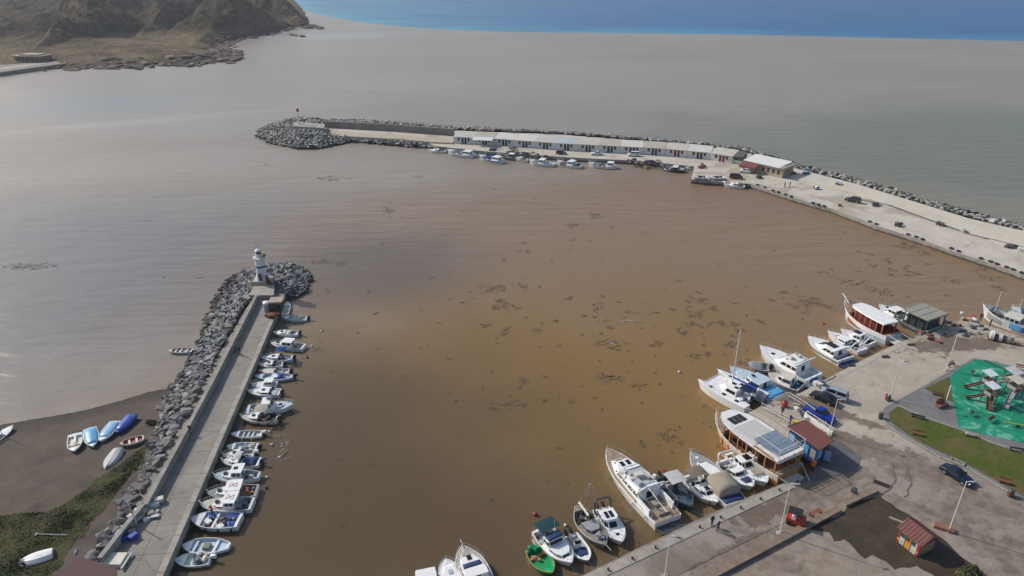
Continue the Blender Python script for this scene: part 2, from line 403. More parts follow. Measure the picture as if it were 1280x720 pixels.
# hills beyond the bay -------------------------------------------------
shore = gl([(-700, 60), (-200, 84), (0, 90), (42, 86), (92, 86), (120, 84), (168, 83), (205, 80), (240, 80), (272, 76), (284, 71), (282, 64), (270, 58),
            (292, 50), (318, 44), (352, 37), (372, 33.5), (386, 33), (387, 26), (380, 12), (360, -8), (330, -22), (250, -36), (-100, -42), (-700, -40)])
def hill_bump(px, py, h, rx, ry, rot=0.0):
    c = G(px, py); return (c.x, c.y, h, rx, ry, R(rot))
BUMPS = [hill_bump(352, 22, 44, 46, 60), hill_bump(372, 26, 22, 26, 32), hill_bump(266, 33, 44, 45, 60, 15), hill_bump(225, 20, 55, 70, 90), hill_bump(215, 46, 10, 40, 25), hill_bump(130, 26, 50, 100, 85),
         hill_bump(20, 38, 52, 70, 60), hill_bump(-60, 44, 70, 90, 80), hill_bump(90, 5, 78, 160, 130), hill_bump(255, 68, 9, 16, 12), hill_bump(240, 74, 7, 20, 10), hill_bump(0, -5, 95, 260, 200)]
CRESTS = [([G(386, 27, 5), G(376, 10, 16), G(350, -3, 25), G(325, -14, 31)], .60), ([G(252, 50, 5.6), G(262, 30, 14), G(276, 5, 27), G(300, -10, 34)], .52), ([G(-60, 52, 6), G(0, 40, 11), G(60, 18, 20.6), G(112, 2, 27), G(160, -14, 34)], .40),
          ([G(168, 44, 7), G(205, 18, 18), G(238, 2, 24), G(262, -12, 30)], .45), ([G(60, 62, 5), G(100, 34, 14), G(120, 14, 23)], .45), ([G(300, 36, 5), G(318, 14, 15), G(330, 0, 22)], .5)]
def hill_h(x, y):
    if not inside((x, y), shore): return -3.0
    d = seg_dist((x, y), shore, True)
    e = 1 - math.exp(-d / 16)
    z = min(22, d * .045)
    wx = x + 14 * noise.noise(Vector((x * .02, y * .02, 1))); wy = y + 14 * noise.noise(Vector((x * .02, y * .02, 5)))
    for ln, sl in CRESTS:
        for (p, q) in zip(ln, ln[1:]):
            dx, dy = q.x - p.x, q.y - p.y; tt = max(0, min(1, ((wx - p.x) * dx + (wy - p.y) * dy) / (dx * dx + dy * dy)))
            dd = math.hypot(wx - p.x - tt * dx, wy - p.y - tt * dy); z = max(z, p.z + (q.z - p.z) * tt - dd * sl)
    n = noise.fractal(Vector((x * .012, y * .012, 3)), 1, 2.1, 7); n2 = noise.ridged_multi_fractal(Vector((x * .009 + 7, y * .009, 1)), .9, 2.2, 6, 1, 2)
    z = z * (1 + .42 * n) + (n2 - 1.2) * min(16, z * .42) + 3.2
    r3 = noise.ridged_multi_fractal(Vector((x * .022, y * .016, 9)), .8, 2.1, 5, 1, 2) - 1.1
    z += r3 * min(7, max(0, z - 4) * .35)
    return max(.3, z * e) + noise.noise(Vector((x * .2, y * .2, 0))) * .8 * e
bm = B(); NX, NY = 380, 230; grid = []
for j in range(NY + 1):
    y = 425 * (1650 / 425) ** (j / NY); row = []
    for i in range(NX + 1):
        x = -1.25 * y + (-.18 * y + 1.25 * y) * i / NX
        row.append(bm.verts.new((x, y, hill_h(x, y))))
    grid.append(row)
for j in range(NY):
    for i in range(NX):
        q = (grid[j][i], grid[j][i + 1], grid[j + 1][i + 1], grid[j + 1][i])
        if max(v.co.z for v in q) > -2.9: bm.faces.new(q)
for v in [v for v in bm.verts if not v.link_faces]: bm.verts.remove(v)
m, nt, b, pos, g = newmat('scrub_hillside')
n1 = nz(nt, pos, .02, 7, .7, .6); n2 = nz(nt, pos, .16, 6, .75)
c = ramp(nt, n1, [(.3, (.055, .042, .026)), (.45, (.09, .066, .042)), (.6, (.14, .10, .064)), (.75, (.21, .155, .10))])
n5 = nz(nt, pos, .011, 4, .6, .4)
c = mixc(nt, smooth(nt, n2, .42, .58, 0, .8), c, (.030, .032, .018))
c = mixc(nt, smooth(nt, n5, .42, .58, 0, .75), c, (.046, .038, .026))
sx = nt.nodes.new('ShaderNodeSeparateXYZ'); nt.links.new(pos, sx.inputs[0])
low = mth(nt, 'ADD', sx.outputs[2], mth(nt, 'MULTIPLY', mth(nt, 'SUBTRACT', n2, .5), 10))
c = mixc(nt, smooth(nt, low, 5, 11, .75, 0), c, mixc(nt, smooth(nt, nz(nt, pos, .05, 6, .7), .4, .6), (.13, .108, .062), (.27, .205, .13)))
sn = nt.nodes.new('ShaderNodeSeparateXYZ'); nt.links.new(g.outputs['Normal'], sn.inputs[0])
steep = mth(nt, 'ADD', sn.outputs[2], mth(nt, 'MULTIPLY', mth(nt, 'SUBTRACT', n2, .5), .5))
c = mixc(nt, smooth(nt, steep, .55, .78, .8, 0), c, (.165, .115, .08))
c = mixc(nt, smooth(nt, low, .6, 3.5, .85, 0), c, (.09, .07, .05))
nt.links.new(c, b.inputs['Base Color']); b.inputs['Roughness'].default_value = 1; b.inputs['Specular IOR Level'].default_value = .1
bump(nt, b, nz(nt, pos, .25, 6, .7), 1, 3)
tag(obj('hills', bm, m, smooth_=False), kind='structure')

# rock shelf and boulders at the foot of the hills
def rock_mesh(seed, flat=.62, n=13):
    rnd = random.Random(seed); b_ = B()
    for _ in range(n):
        v = Vector((rnd.gauss(0, 1), rnd.gauss(0, 1), rnd.gauss(0, 1))).normalized()
        e = max(abs(v.x), abs(v.y), abs(v.z)); v = v.lerp(v / e, .55) * rnd.uniform(.85, 1.08)
        b_.verts.new((v.x * .5, v.y * .5 * rnd.uniform(.9, 1), v.z * .5 * flat))
    r = bmesh.ops.convex_hull(b_, input=b_.verts)
    bmesh.ops.delete(b_, geom=list({e for e in r['geom_interior'] + r['geom_unused'] if isinstance(e, bmesh.types.BMVert) and e.is_valid}), context='VERTS')
    me = bpy.data.meshes.new('rock'); b_.to_mesh(me); b_.free(); return me
ROCKS = []
for i in range(20):
    me = rock_mesh(100 + i); me.materials.append(ROCK[(0, 1, 2, 0, 3, 0, 1, 0, 2, 0)[i % 10]]); ROCKS.append(me)
FROCK = [M('sea_rock_' + n, c, .9, .3, .5, .5) for n, c in (('grey', (.33, .32, .30)), ('pale', (.46, .44, .40)), ('dark', (.13, .125, .12)), ('tan', (.33, .30, .25)))]
for m_ in FROCK: wetband(m_, .7, .25)
FROCKS = []
for me in ROCKS:
    m2 = me.copy(); k = ROCK.index(me.materials[0]); m2.materials.clear(); m2.materials.append(FROCK[k]); FROCKS.append(m2)
def add_rock(bm, me, mat4, mi=0):
    vs = [bm.verts.new(mat4 @ v.co) for v in me.vertices]
    for p in me.polygons:
        try: bm.faces.new([vs[i] for i in p.vertices]).material_index = mi
        except ValueError: pass
rnd = random.Random(3); bm = B()
cl = gl([(42, 87), (92, 87), (120, 85), (168, 84), (205, 81), (240, 81), (272, 77), (285, 71), (283, 64), (272, 58), (292, 50), (318, 45), (352, 38), (372, 34), (388, 33), (398, 36)])
Lc = plen(cl)
for k in range(520):
    p, d = along(cl, rnd.uniform(0, Lc)); s_ = rnd.uniform(1.2, 4.5) * (1.4 if p.y < 520 and p.x > -200 else 1)
    q = p + Vector((rnd.gauss(0, 4), rnd.gauss(2, 5), 0)); q.z = max(0, hill_h(q.x, q.y)) + .1 * s_
    add_rock(bm, rnd.choice(ROCKS), Matrix.Translation(q) @ Matrix.Rotation(rnd.uniform(0, 6), 4, 'Z') @ Matrix.Diagonal((s_ * 1.9, s_, s_ * .55, 1)), rnd.choice((0, 0, 1)))
for px, py, n_ in ((258, 72, 34), (270, 66, 16), (278, 75, 14), (236, 79, 20), (392, 34.5, 14), (366, 45, 3), (165, 81, 12), (140, 83, 12)):
    c0 = G(px, py)
    for k in range(n_):
        q = c0 + Vector((rnd.gauss(0, 6), rnd.gauss(0, 9), 0)); s_ = rnd.uniform(2, 6); q.z = max(0, hill_h(q.x, q.y)) + .1 * s_
        add_rock(bm, rnd.choice(ROCKS), Matrix.Translation(q) @ Matrix.Rotation(rnd.uniform(0, 6), 4, 'Z') @ Matrix.Diagonal((s_ * 2.2, s_ * 1.1, s_ * .6, 1)), rnd.choice((0, 1)))
SHR = [M('shore_rock_brown', (.15, .11, .08), .95, .4, .3, .8), M('shore_rock_dark', (.07, .06, .055), .95, .4, .3, .8)]
tag(obj('shore_boulders', bm, SHR), 'brown boulders and rock shelves along the foot of the far hills', 'rocks', kind='stuff')

# small quay with a flat-roofed house on the far shore
t = thing('shore_jetty', 'long low concrete jetty at the foot of the hills on the far left', 'jetty', G(30, 88))
bm = B(); slab(bm, [G(*p) - t.location for p in ((-60, 98), (0, 95.5), (30, 91), (84, 83.5), (84, 80.5), (62, 78), (0, 82), (-60, 86))], -.5, 2.2); obj('deck', bm, FARWALL, t)
bm = B(); slab(bm, [G(*p) - t.location for p in ((-60, 96), (0, 93), (30, 88.8), (78, 82), (78, 80.8), (30, 86), (0, 90), (-60, 93))], 2.2, 2.35); obj('pavement', bm, COPE, t)
c = G(44, 81); t = thing('shore_house', 'low brown house with pale flat roof on the jetty below the hills', 'house', (c.x, c.y, 2.0), R(-6))
bm = B(); box(bm, -9, -5, 0, 9, 5, 3.6); obj('wall', bm, M('brown_plaster', (.17, .12, .09), .8), t)
bm = B(); box(bm, -10, -6, 3.6, 10, 6, 4.1); box(bm, -6, -4, 4.1, 7, 4, 4.8); obj('roof', bm, M('pale_roof', (.33, .27, .2), .8), t)
for i in range(5):
    bm = B(); box(bm, -7.5 + i * 3.3, -5.03, 1.2, -6 + i * 3.3, -4.97, 2.6); obj('window', bm, GLASS, t)

# quay on the right ----------------------------------------------------
QZ = 1.2
qedge = [(727, 720), (800, 684), (880, 646), (940, 619.5), (985, 602), (1000, 602), (1010, 593), (1022, 586), (1008, 566), (975, 541), (934, 517), (960, 503), (976, 497),
         (1001, 491), (1043, 468), (1086, 446), (1131, 425), (1143, 420), (1164, 417), (1174, 411), (1192, 406), (1204, 398), (1228, 404), (1275, 420), (1340, 443)]
poly = gl(qedge, QZ)
ext0 = G(727, 720, QZ); d0 = (ext0 - G(985, 602, QZ)).normalized()
poly = [ext0 + d0 * 40] + poly + [Vector((260, 70, 0)), Vector((260, -30, 0))] + [Vector((-30, -30, 0))]
bm = B(); slab(bm, poly, -2.5, QZ, 0, 1); tag(obj('quay', bm, [QUAY, WALLC]), kind='structure')

def strip(bm, line, off0, off1, z0, z1, mi=0):
    """band along a polyline between two side offsets"""
    n = len(line); L_, R_ = [], []
    for i in range(n):
        a = line[max(0, i - 1)]; b_ = line[min(n - 1, i + 1)]
        d = Vector((b_[0] - a[0], b_[1] - a[1], 0)).normalized(); nn = Vector((-d.y, d.x, 0))
        p = Vector((line[i][0], line[i][1], 0)); L_.append(p + nn * off0); R_.append(p + nn * off1)
    slab(bm, L_ + R_[::-1], z0, z1, mi)

def blocks(parent, name, line, off0, off1, z0, z1, step, mat, gap=.03, jit=0.0, limit=300):
    """row of separate stones along a polyline; alike stones share one mesh"""
    Lt = plen(line); n = max(1, int(Lt / step)); st = Lt / n; w_ = abs(off1 - off0); oc = (off0 + off1) / 2
    bm = B(); box(bm, -st / 2 + gap, -w_ / 2, 0, st / 2 - gap, w_ / 2, z1 - z0); me = bpy.data.meshes.new(name); bm.to_mesh(me); bm.free(); me.materials.append(mat)
    for i in range(min(n, limit)):
        p, d = along(line, (i + .5) * st); nn = Vector((-d.y, d.x, 0))
        o = obj(name, me, mat, parent); o.location = Vector((p.x, p.y, z0)) + nn * oc - parent.location
        o.location.z += random.uniform(-jit, jit); o.rotation_euler = (0, 0, math.atan2(d.y, d.x) + random.uniform(-jit, jit) * .1)

# pier strip: slabs and coping stones
e0 = G(690, 738, QZ); e1 = G(985, 602, QZ); ed = (e1 - e0).normalized(); en = Vector((ed.y, -ed.x, 0))   # en points inland
if en.y > 0: en = -en
pv = thing('quay_paving', 'cast concrete slabs and pale edge stones of the moored pier in the foreground', 'paving', (e0.x, e0.y, QZ))
blocks(pv, 'coping_stone', [e0, e1], 0.02, -1.15 if en.cross(ed).z > 0 else 1.15, QZ + .002, QZ + .07, 3.0, COPE) if False else None
def sidew(v0, v1):   # offsets in the en direction as left-hand offsets of ed
    s_ = 1 if Vector((-ed.y, ed.x, 0)).dot(en) > 0 else -1
    return s_ * v0, s_ * v1
a_, b2 = sidew(.02, 1.25); blocks(pv, 'coping_stone', [e0, e1], a_, b2, QZ + .002, QZ + .09, 3.0, COPE)
lw0 = G(870, 733, QZ); lw1 = G(1053, 638, QZ)
wid = abs((lw0 - e0).dot(en)); wid1 = abs((lw1 - e0).dot(en))
Lp = (e1 - e0).length
me = None
rows = int((min(wid, wid1) - 1.5) / 3.6)
bm = B(); box(bm, -1.98, -1.78, 0, 1.98, 1.78, .03); me = bpy.data.meshes.new('slab'); bm.to_mesh(me); bm.free(); me.materials.append(YARD)
for i in range(int(Lp / 4)):
    for j in range(rows):
        p = e0 + ed * (4 * i + 2) + en * (1.3 + 3.6 * j + 1.8)
        o = obj('slab', me, YARD, pv); o.location = p - pv.location + Vector((0, 0, random.uniform(.0, .012)))
        o.rotation_euler = (0, 0, math.atan2(ed.y, ed.x) + random.uniform(-.002, .002))

# coping along the upper quay edge
cp = thing('quay_edge', 'pale edge stones where the wide upper quay meets the brown water', 'kerb', G(1043, 468, QZ))
blocks(cp, 'coping_stone', gl([(1003, 491), (1043, 469), (1086, 447), (1131, 426)], QZ), 0, -1.0, QZ + .002, QZ + .03, 2.4, M('beige_edge_stone', (.42, .375, .31), .85, .2, .8, .2))

# low retaining wall between pier and yard
lw = thing('low_wall', 'low brown capped wall with dark side between pier and muddy yard', 'wall', G(970, 680, QZ))
for seg in (((850, 744), (1052, 637)), ((1058, 631), (1098, 613))):
    ln = gl(seg, QZ + .35)
    blocks(lw, 'cap_stone', ln, -.1, .75, QZ + .3, QZ + .42, 2.2, M('brown_cap_concrete', (.23, .165, .125), .85, .3, .8, .2))
    bm = B(); strip(bm, [p - lw.location for p in ln], 0.0, .65, -.1, .3); obj('wall', bm, WALLC, lw)

# wet ground ------------------------------------------------------------
def ragged(pts, amp, sub=5, seed=1):
    out = []; n = len(pts); rnd = random.Random(seed)
    for i in range(n):
        a, b_ = Vector(pts[i]), Vector(pts[(i + 1) % n])
        for k in range(sub):
            p = a.lerp(b_, k / sub); q = noise.noise_vector(Vector((p.x * .6, p.y * .6, seed))) * amp
            out.append(Vector((p.x + q.x, p.y + q.y, p.z)))
    return out
def puddle(pts, z, mat, amp=.5, seed=1, name='wet_ground'):
    bm = B(); slab(bm, ragged(gl(pts, z), amp, 6, seed), z - .003, z); return tag(obj(name, bm, mat), kind='structure')
puddle([(1101, 618), (1120, 635), (1142, 646), (1164, 664), (1190, 684), (1216, 704), (1228, 718), (1204, 722), (1172, 722), (1145, 708), (1115, 711), (1104, 700), (1090, 694), (1082, 701),
        (1070, 687), (1055, 673), (1042, 675), (1037, 665), (1008, 662), (1030, 652), (1056, 639), (1070, 627)], QZ + .006, WET, .5, 1)
MUD = ground_mat('damp_dirt', [(.3, (.085, .062, .045)), (.6, (.12, .09, .064)), (.8, (.17, .13, .095))], .3, rough=.7, b_s=.3, b_sc=2)

for k, (px_, r_, a0_, a1_) in enumerate((((1040, 575), 7.5, -75, -5), ((1040, 575), 9.3, -50, -5))):
    c0 = G(*px_, QZ); bm = B(); ln_ = [Vector((c0.x + r_ * math.cos(R(a0_ + (a1_ - a0_) * i / 14)) + .4 * noise.noise(Vector((i * .4, k, 0))), c0.y + r_ * math.sin(R(a0_ + (a1_ - a0_) * i / 14)), 0)) for i in range(15)]
    strip(bm, ln_, -.07, .07, QZ + .002, QZ + .054 if k < 2 else QZ + .006); tag(obj('tyre_track', bm, M('tyre_track_dirt', (.17, .14, .115), .9, .4, 1.2)), kind='structure')
# dark square slab beside the blue cabin
bm = B(); slab(bm, gl([(1000, 604), (1047, 594), (1073, 586), (1076, 570), (1046, 549), (1008, 562), (1022, 586)], QZ + .05), QZ, QZ + .05)
tag(obj('pavement', bm, M('dark_slab', (.115, .115, .12), .8, .2, .5, .2)), kind='structure')

# playground island -------------------------------------------------------
KZ = QZ + .13
isl = [(1216, 447), (1187.6, 461.6), (1156, 480), (1119, 500), (1103, 509), (1099, 518), (1106, 530), (1129.6, 546), (1169, 568.5), (1208.7, 585.6), (1259, 614.6), (1360, 680), (1420, 640), (1400, 540), (1330, 480), (1275, 461), (1248, 452)]
bm = B(); slab(bm, gl(isl, KZ), QZ - .05, KZ - .01); tag(obj('pavement', bm, PAVE), kind='structure')
kb = thing('kerb', 'pale kerb stones around the playground island', 'kerb', G(1106, 530, QZ))
il = gl(isl, KZ)
blocks(kb, 'kerb_stone', il[:11], .02, .32 if True else 0, QZ, KZ + .02, 1.6, COPE)
blocks(kb, 'kerb_stone', [il[15], il[16], il[0]], .02, .32, QZ, KZ + .02, 1.6, COPE)
ik = thing('planting_kerb', 'inner grey kerb separating the long lawn from the paving', 'kerb', G(1150, 522, QZ))
blocks(ik, 'kerb_stone', gl([(1123, 507), (1153, 521), (1203.5, 538.5), (1238, 553), (1290, 570)], KZ), 0, .25, QZ, KZ + .06, 1.4, COPE)
bm = B(); slab(bm, gl([(1156, 485.4), (1187, 470.5), (1191, 502.6), (1169, 493)], KZ), KZ - .02, KZ + .02); tag(obj('lawn', bm, LAWN), kind='structure')
bm = B(); slab(bm, ragged(gl([(1111, 516), (1123, 508), (1153, 522), (1203.5, 539.5), (1238, 554), (1290, 571), (1360, 600), (1360, 668), (1259, 609), (1208.7, 580), (1169, 562), (1135, 543.5), (1114, 527.6)], KZ), .15, 5, 4), KZ - .02, KZ + .02)
tag(obj('lawn', bm, LAWN), kind='structure')
m, nt, b, pos, g = newmat('green_rubber_floor')
n1 = nz(nt, pos, .32, 6, .62, 1.2)
c = ramp(nt, n1, [(.3, (.0, .16, .085)), (.48, (.0, .23, .125)), (.545, (.005, .26, .15)), (.58, (.12, .38, .27))])
nt.links.new(mixc(nt, smooth(nt, nz(nt, pos, 5, 4, .7), .4, .7, 0, .25), c, (.02, .14, .08)), b.inputs['Base Color']); b.inputs['Roughness'].default_value = .75
bm = B(); slab(bm, gl([(1187.6, 471), (1201, 459), (1219, 449.5), (1238, 451), (1261.5, 459.5), (1272, 469.6), (1281, 487), (1300, 520), (1320, 556), (1300, 559), (1280, 554), (1248, 547), (1222, 541), (1198, 534), (1193, 509), (1189, 488)], KZ), KZ - .02, KZ + .025)
tag(obj('rubber_floor', bm, m), kind='structure')

# outer breakwater and its quay ------------------------------------------------
FZ = 1.3
inner = [(405, 166), (440, 172), (500, 176), (537, 179), (545, 182.5), (600, 188.5), (662, 193.5), (735, 198), (800, 201), (824, 203.5), (868, 208), (864, 224), (904, 227.5), (938, 230), (963, 237.5), (991, 247), (1040, 261), (1094, 281.5), (1151, 299.5), (1198, 316), (1236, 328), (1280, 343.5), (1400, 388)]
outer = [(1500, 370), (1400, 330), (1280, 289), (1212, 274), (1141, 252), (1071, 230.5), (1000, 212), (930, 190), (867, 181), (800, 176), (700, 168), (572, 163), (480, 156), (405, 152)]
bm = B(); slab(bm, gl(inner + outer, FZ), -2.5, FZ, 0, 1); tag(obj('breakwater_road', bm, [FARC, WALLC]), kind='structure')
# raised earth bank along the sea side, right part
bank_in = gl([(985, 222), (1030, 233), (1071, 243), (1120, 260), (1180, 280), (1240, 301), (1290, 318), (1400, 356)], FZ)
bank_out = gl([(1500, 370), (1400, 330), (1280, 290), (1212, 274.5), (1141, 252.5), (1071, 231), (1000, 213)], FZ)
bm = B(); slab(bm, bank_in + bank_out, FZ - .1, FZ + .25)
tag(obj('road', bm, concrete_mat('pale_gravel_bank', (.60, .55, .45), (.53, .48, .39), scale=2, crack=0)), kind='structure')
tr = thing('drain_channel', 'narrow dark drain channel running along the breakwater road', 'drain', G(1150, 275, FZ + .25))
bm = B(); strip(bm, [p - t_ for p, t_ in ((q, tr.location) for q in gl([(1060, 246), (1110, 256), (1160, 274), (1210, 292), (1290, 312)], FZ + .25))], 0, .35, .0, .03); obj('channel', bm, DARKG, tr)

# left pier -------------------------------------------------------------------
PZ = 1.6
pr0 = G(203, 722, PZ); pr1 = G(346.5, 390, PZ); pd = (pr1 - pr0).normalized(); pn = Vector((-pd.y, pd.x, 0))  # pn points left (outer side)
PW = 6.0
pa = pr0 - pd * 25; pl = [pa, pr1 + pd * 8.5]
deckpoly = [pa, pr1, pr1 + pd * 8.5, pr1 + pd * 8.5 + pn * PW, pa + pn * (PW + 3)]
bm = B(); slab(bm, deckpoly, -2.5, PZ - .03, 0, 1); tag(obj('pier', bm, [PIERC, WALLC]), kind='structure')
pp = thing('pier_paving', 'cast concrete slabs and pale edge stones of the long left pier', 'paving', (pa.x, pa.y, PZ))
blocks(pp, 'coping_stone', [pr0 - pd * 10, pr1], 0, .75, PZ - .03, PZ + .05, 2.6, COPE)
bm = B(); box(bm, -2.23, -1.22, 0, 2.23, 1.22, .03); me = bpy.data.meshes.new('slab'); bm.to_mesh(me); bm.free(); me.materials.append(PIERC)
Lq = (pr1 - pr0).length + 10
for i in range(int(Lq / 4.5) + 1):
    for j in range(2):
        o = obj('slab', me, PIERC, pp); o.location = pr0 - pd * 10 + pd * (4.5 * i + 2.25) + pn * (.78 + 2.48 * j + 1.24) - pp.location + Vector((0, 0, -.028 + random.uniform(0, .01)))
        o.rotation_euler = (0, 0, math.atan2(pd.y, pd.x) + random.uniform(-.002, .002))
# wave wall of the left pier
wl_ = gl([(320, 369), (263, 480), (230, 541), (187.5, 619), (151, 663), (124, 697)], PZ + 1.15)
ww = thing('wave_wall', 'long weathered concrete wave wall along the outer side of the left pier', 'wall', (wl_[0].x, wl_[0].y, PZ))
blocks(ww, 'wall_block', wl_, -.28, .28, .6, PZ + 1.15, 4.0, WALLC, gap=.012, jit=.01)
# tower base platform at the pier head
lb = G(326, 366, PZ + .3)
bm = B(); slab(bm, gl([(311, 369), (342, 369), (343, 356), (318, 356)], PZ + .9), -1, PZ + .9); tag(obj('pier_head_platform', bm, COPE), kind='structure')

# beach -----------------------------------------------------------------------
rin = gl([(300, 372), (282, 408), (262, 452), (236, 503), (212, 553), (180, 610), (150, 650), (128, 690), (95, 745)], PZ)      # inner rubble edge
shore_l = gl([(-120, 560), (0, 531), (60, 521), (105, 513), (150, 501), (185, 490), (212, 485)])
beach_poly = shore_l + gl([(250, 480), (215, 560), (165, 650), (130, 720), (60, 860), (-420, 860), (-420, 620)])
def beach_h(x, y):
    d = seg_dist((x, y), shore_l)
    if inside((x, y), beach_poly): return min(1.7, d * .075) + .12 * noise.noise(Vector((x * .35, y * .35, 0))) * min(1, d * .2) + .05 * noise.noise(Vector((x * 1.6, y * 1.6, 0))) * min(1, d * .2) + .01
    return -.08 * d - .01
for nm, mat in (('beach', SAND),):
    bm = B(); x0, x1, y0, y1 = -100, -35, 22, 100; n = 150; rows_ = []
    for j in range(n + 1):
        rows_.append([bm.verts.new((x0 + (x1 - x0) * i / n, y0 + (y1 - y0) * j / n, beach_h(x0 + (x1 - x0) * i / n, y0 + (y1 - y0) * j / n))) for i in range(n + 1)])
    for j in range(n):
        for i in range(n):
            q = (rows_[j][i], rows_[j][i + 1], rows_[j + 1][i + 1], rows_[j + 1][i])
            if max(v.co.z for v in q) > -.5: bm.faces.new(q)
    for v in [v for v in bm.verts if not v.link_faces]: bm.verts.remove(v)
    m, nt, b, pos, g = newmat('beach_sand')
    sx = nt.nodes.new('ShaderNodeSeparateXYZ'); nt.links.new(pos, sx.inputs[0])
    n1 = nz(nt, pos, .25, 7, .65, .5); c = ramp(nt, n1, [(.25, (.075, .060, .050)), (.5, (.105, .085, .070)), (.78, (.135, .112, .09))])
    c = mixc(nt, smooth(nt, nz(nt, pos, 1.1, 6, .75, .5), .55, .68, 0, .55), c, (.04, .035, .03))
    c = mixc(nt, smooth(nt, sx.outputs[2], .02, .35, .7, 0), c, (.05, .042, .034))
    nt.links.new(c, b.inputs['Base Color']); b.inputs['Roughness'].default_value = .9; b.inputs['Specular IOR Level'].default_value = .2
    bump(nt, b, nz(nt, pos, 3, 5, .7), .6, .12)
    tag(obj('beach', bm, m, smooth_=True), kind='structure')
grass_poly = ragged(gl([(-60, 662), (0, 662), (35, 652), (62, 654), (95, 636), (122, 614), (152, 594), (170, 574), (184, 566), (178, 592), (150, 632), (112, 676), (80, 712), (60, 760), (-160, 790), (-160, 690)]), 1.0, 5, 2)
bm = B(); st_ = .5; gx = [p.x for p in grass_poly]; gy = [p.y for p in grass_poly]; vv = {}
def gv(i, j):
    if (i, j) not in vv:
        x, y = i * st_, j * st_; vv[(i, j)] = bm.verts.new((x, y, beach_h(x, y) + .03))
    return vv[(i, j)]
for i in range(int(-95 / st_), int(max(gx) / st_) + 1):
    for j in range(int(30 / st_), int(max(gy) / st_) + 1):
        if inside((i * st_ + .25, j * st_ + .25), grass_poly): bm.faces.new((gv(i, j), gv(i + 1, j), gv(i + 1, j + 1), gv(i, j + 1)))
tag(obj('turf', bm, ground_mat('beach_turf', [(.3, (.045, .055, .022)), (.5, (.075, .078, .034)), (.7, (.12, .10, .06))], .5, b_s=1, b_sc=5)), kind='structure')
# rough grass: many blades and leaves joined as one mass
bm = B(); rnd = random.Random(5); gx = [p.x for p in grass_poly]; gy = [p.y for p in grass_poly]; cnt = 0
while cnt < 30000:
    x, y = rnd.uniform(max(min(gx), -85), max(gx)), rnd.uniform(max(min(gy), 40), max(gy))
    if not inside((x, y), grass_poly): continue
    dens = noise.fractal(Vector((x * .25, y * .25, 5)), 1, 2, 4)
    if dens + rnd.uniform(-.5, .5) < -.12: continue
    cnt += 1; z = beach_h(x, y); a = rnd.uniform(0, 6.28); h_ = rnd.uniform(.05, .16) * (1 + .8 * max(0, dens)); w_ = rnd.uniform(.05, .12)
    dx, dy = math.cos(a) * w_, math.sin(a) * w_; lx, ly = rnd.uniform(-.3, .3), rnd.uniform(-.3, .3)
    mi = 0 if dens > .15 else (1 if rnd.random() < .6 + dens else 2)
    bm.faces.new([bm.verts.new(p) for p in ((x - dx, y - dy, z - .02), (x + dx, y + dy, z - .02), (x + lx, y + ly, z + h_))]).material_index = mi
tag(obj('grass', bm, [paint('grass_green', (.05, .068, .02), .9), paint('grass_olive', (.085, .085, .032), .9), paint('grass_dry', (.15, .12, .06), .9)]),
    'rough green and dry grass growing on the beach above the rubble', 'grass', kind='stuff')

# rubble breakwaters -------------------------------------------------------------
def rubble(name, label, areas, parent_loc, count_single, seed, sizes, hfun, minsep, RK=None, RM=None):
    RK = RK or ROCKS; RM = RM or ROCK
    """areas: outlines; rocks are laid over a mound whose height is hfun(x, y)"""
    rnd = random.Random(seed); t = thing(name, label, 'breakwater', parent_loc); P0 = Vector(parent_loc); spots = []
    cell = {}
    for poly, n in areas:
        xs = [p[0] for p in poly]; ys = [p[1] for p in poly]; k = tries = 0
        while k < n and tries < n * 40:
            tries += 1; x, y = rnd.uniform(min(xs), max(xs)), rnd.uniform(min(ys), max(ys))
            if not inside((x, y), poly): continue
            s_ = rnd.uniform(*sizes); ms = s_ * minsep; key = (int(x // 2), int(y // 2)); ok = True
            for a in (-1, 0, 1):
                for b_ in (-1, 0, 1):
                    for q in cell.get((key[0] + a, key[1] + b_), ()):
                        if (q[0] - x) ** 2 + (q[1] - y) ** 2 < ms * ms: ok = False
            if not ok: continue
            cell.setdefault(key, []).append((x, y)); spots.append((x, y, s_)); k += 1
    spots.sort(key=lambda q: math.hypot(q[0], q[1]))
    bm = B()
    for i, (x, y, s_) in enumerate(spots):
        z = hfun(x, y); e = (rnd.uniform(-.35, .35), rnd.uniform(-.35, .35), rnd.uniform(0, 6.28)); sc_ = (s_ * rnd.uniform(1.0, 1.6), s_ * rnd.uniform(.8, 1.1), s_ * rnd.uniform(.75, 1.15))
        me = rnd.choice(RK)
        if i < count_single:
            o = obj('rock', me, None, t); o.location = Vector((x, y, z)) - P0; o.rotation_euler = e; o.scale = sc_
        else:
            from mathutils import Euler
            add_rock(bm, me, Matrix.Translation(Vector((x, y, z)) - P0) @ Euler(e).to_matrix().to_4x4() @ Matrix.Diagonal((*sc_, 1)), RM.index(me.materials[0]))
    if len(spots) > count_single: tag(obj('smaller_rocks', bm, RM, t), kind='stuff')
    else: bm.free()
    return t
def mound(parent, name, poly, hfun, step):
    bm = B(); xs = [p[0] for p in poly]; ys = [p[1] for p in poly]; vv = {}
    nx = int((max(xs) - min(xs)) / step) + 2; ny = int((max(ys) - min(ys)) / step) + 2
    def V(i, j):
        if (i, j) not in vv:
            x = min(xs) + (i - .5) * step; y = min(ys) + (j - .5) * step
            vv[(i, j)] = bm.verts.new((x - parent.location.x, y - parent.location.y, hfun(x, y) - .25 - parent.location.z))
        return vv[(i, j)]
    for i in range(nx):
        for j in range(ny):
            if inside((min(xs) + i * step, min(ys) + j * step), poly): bm.faces.new((V(i, j), V(i + 1, j), V(i + 1, j + 1), V(i, j + 1)))
    return obj(name, bm, CORE, parent)
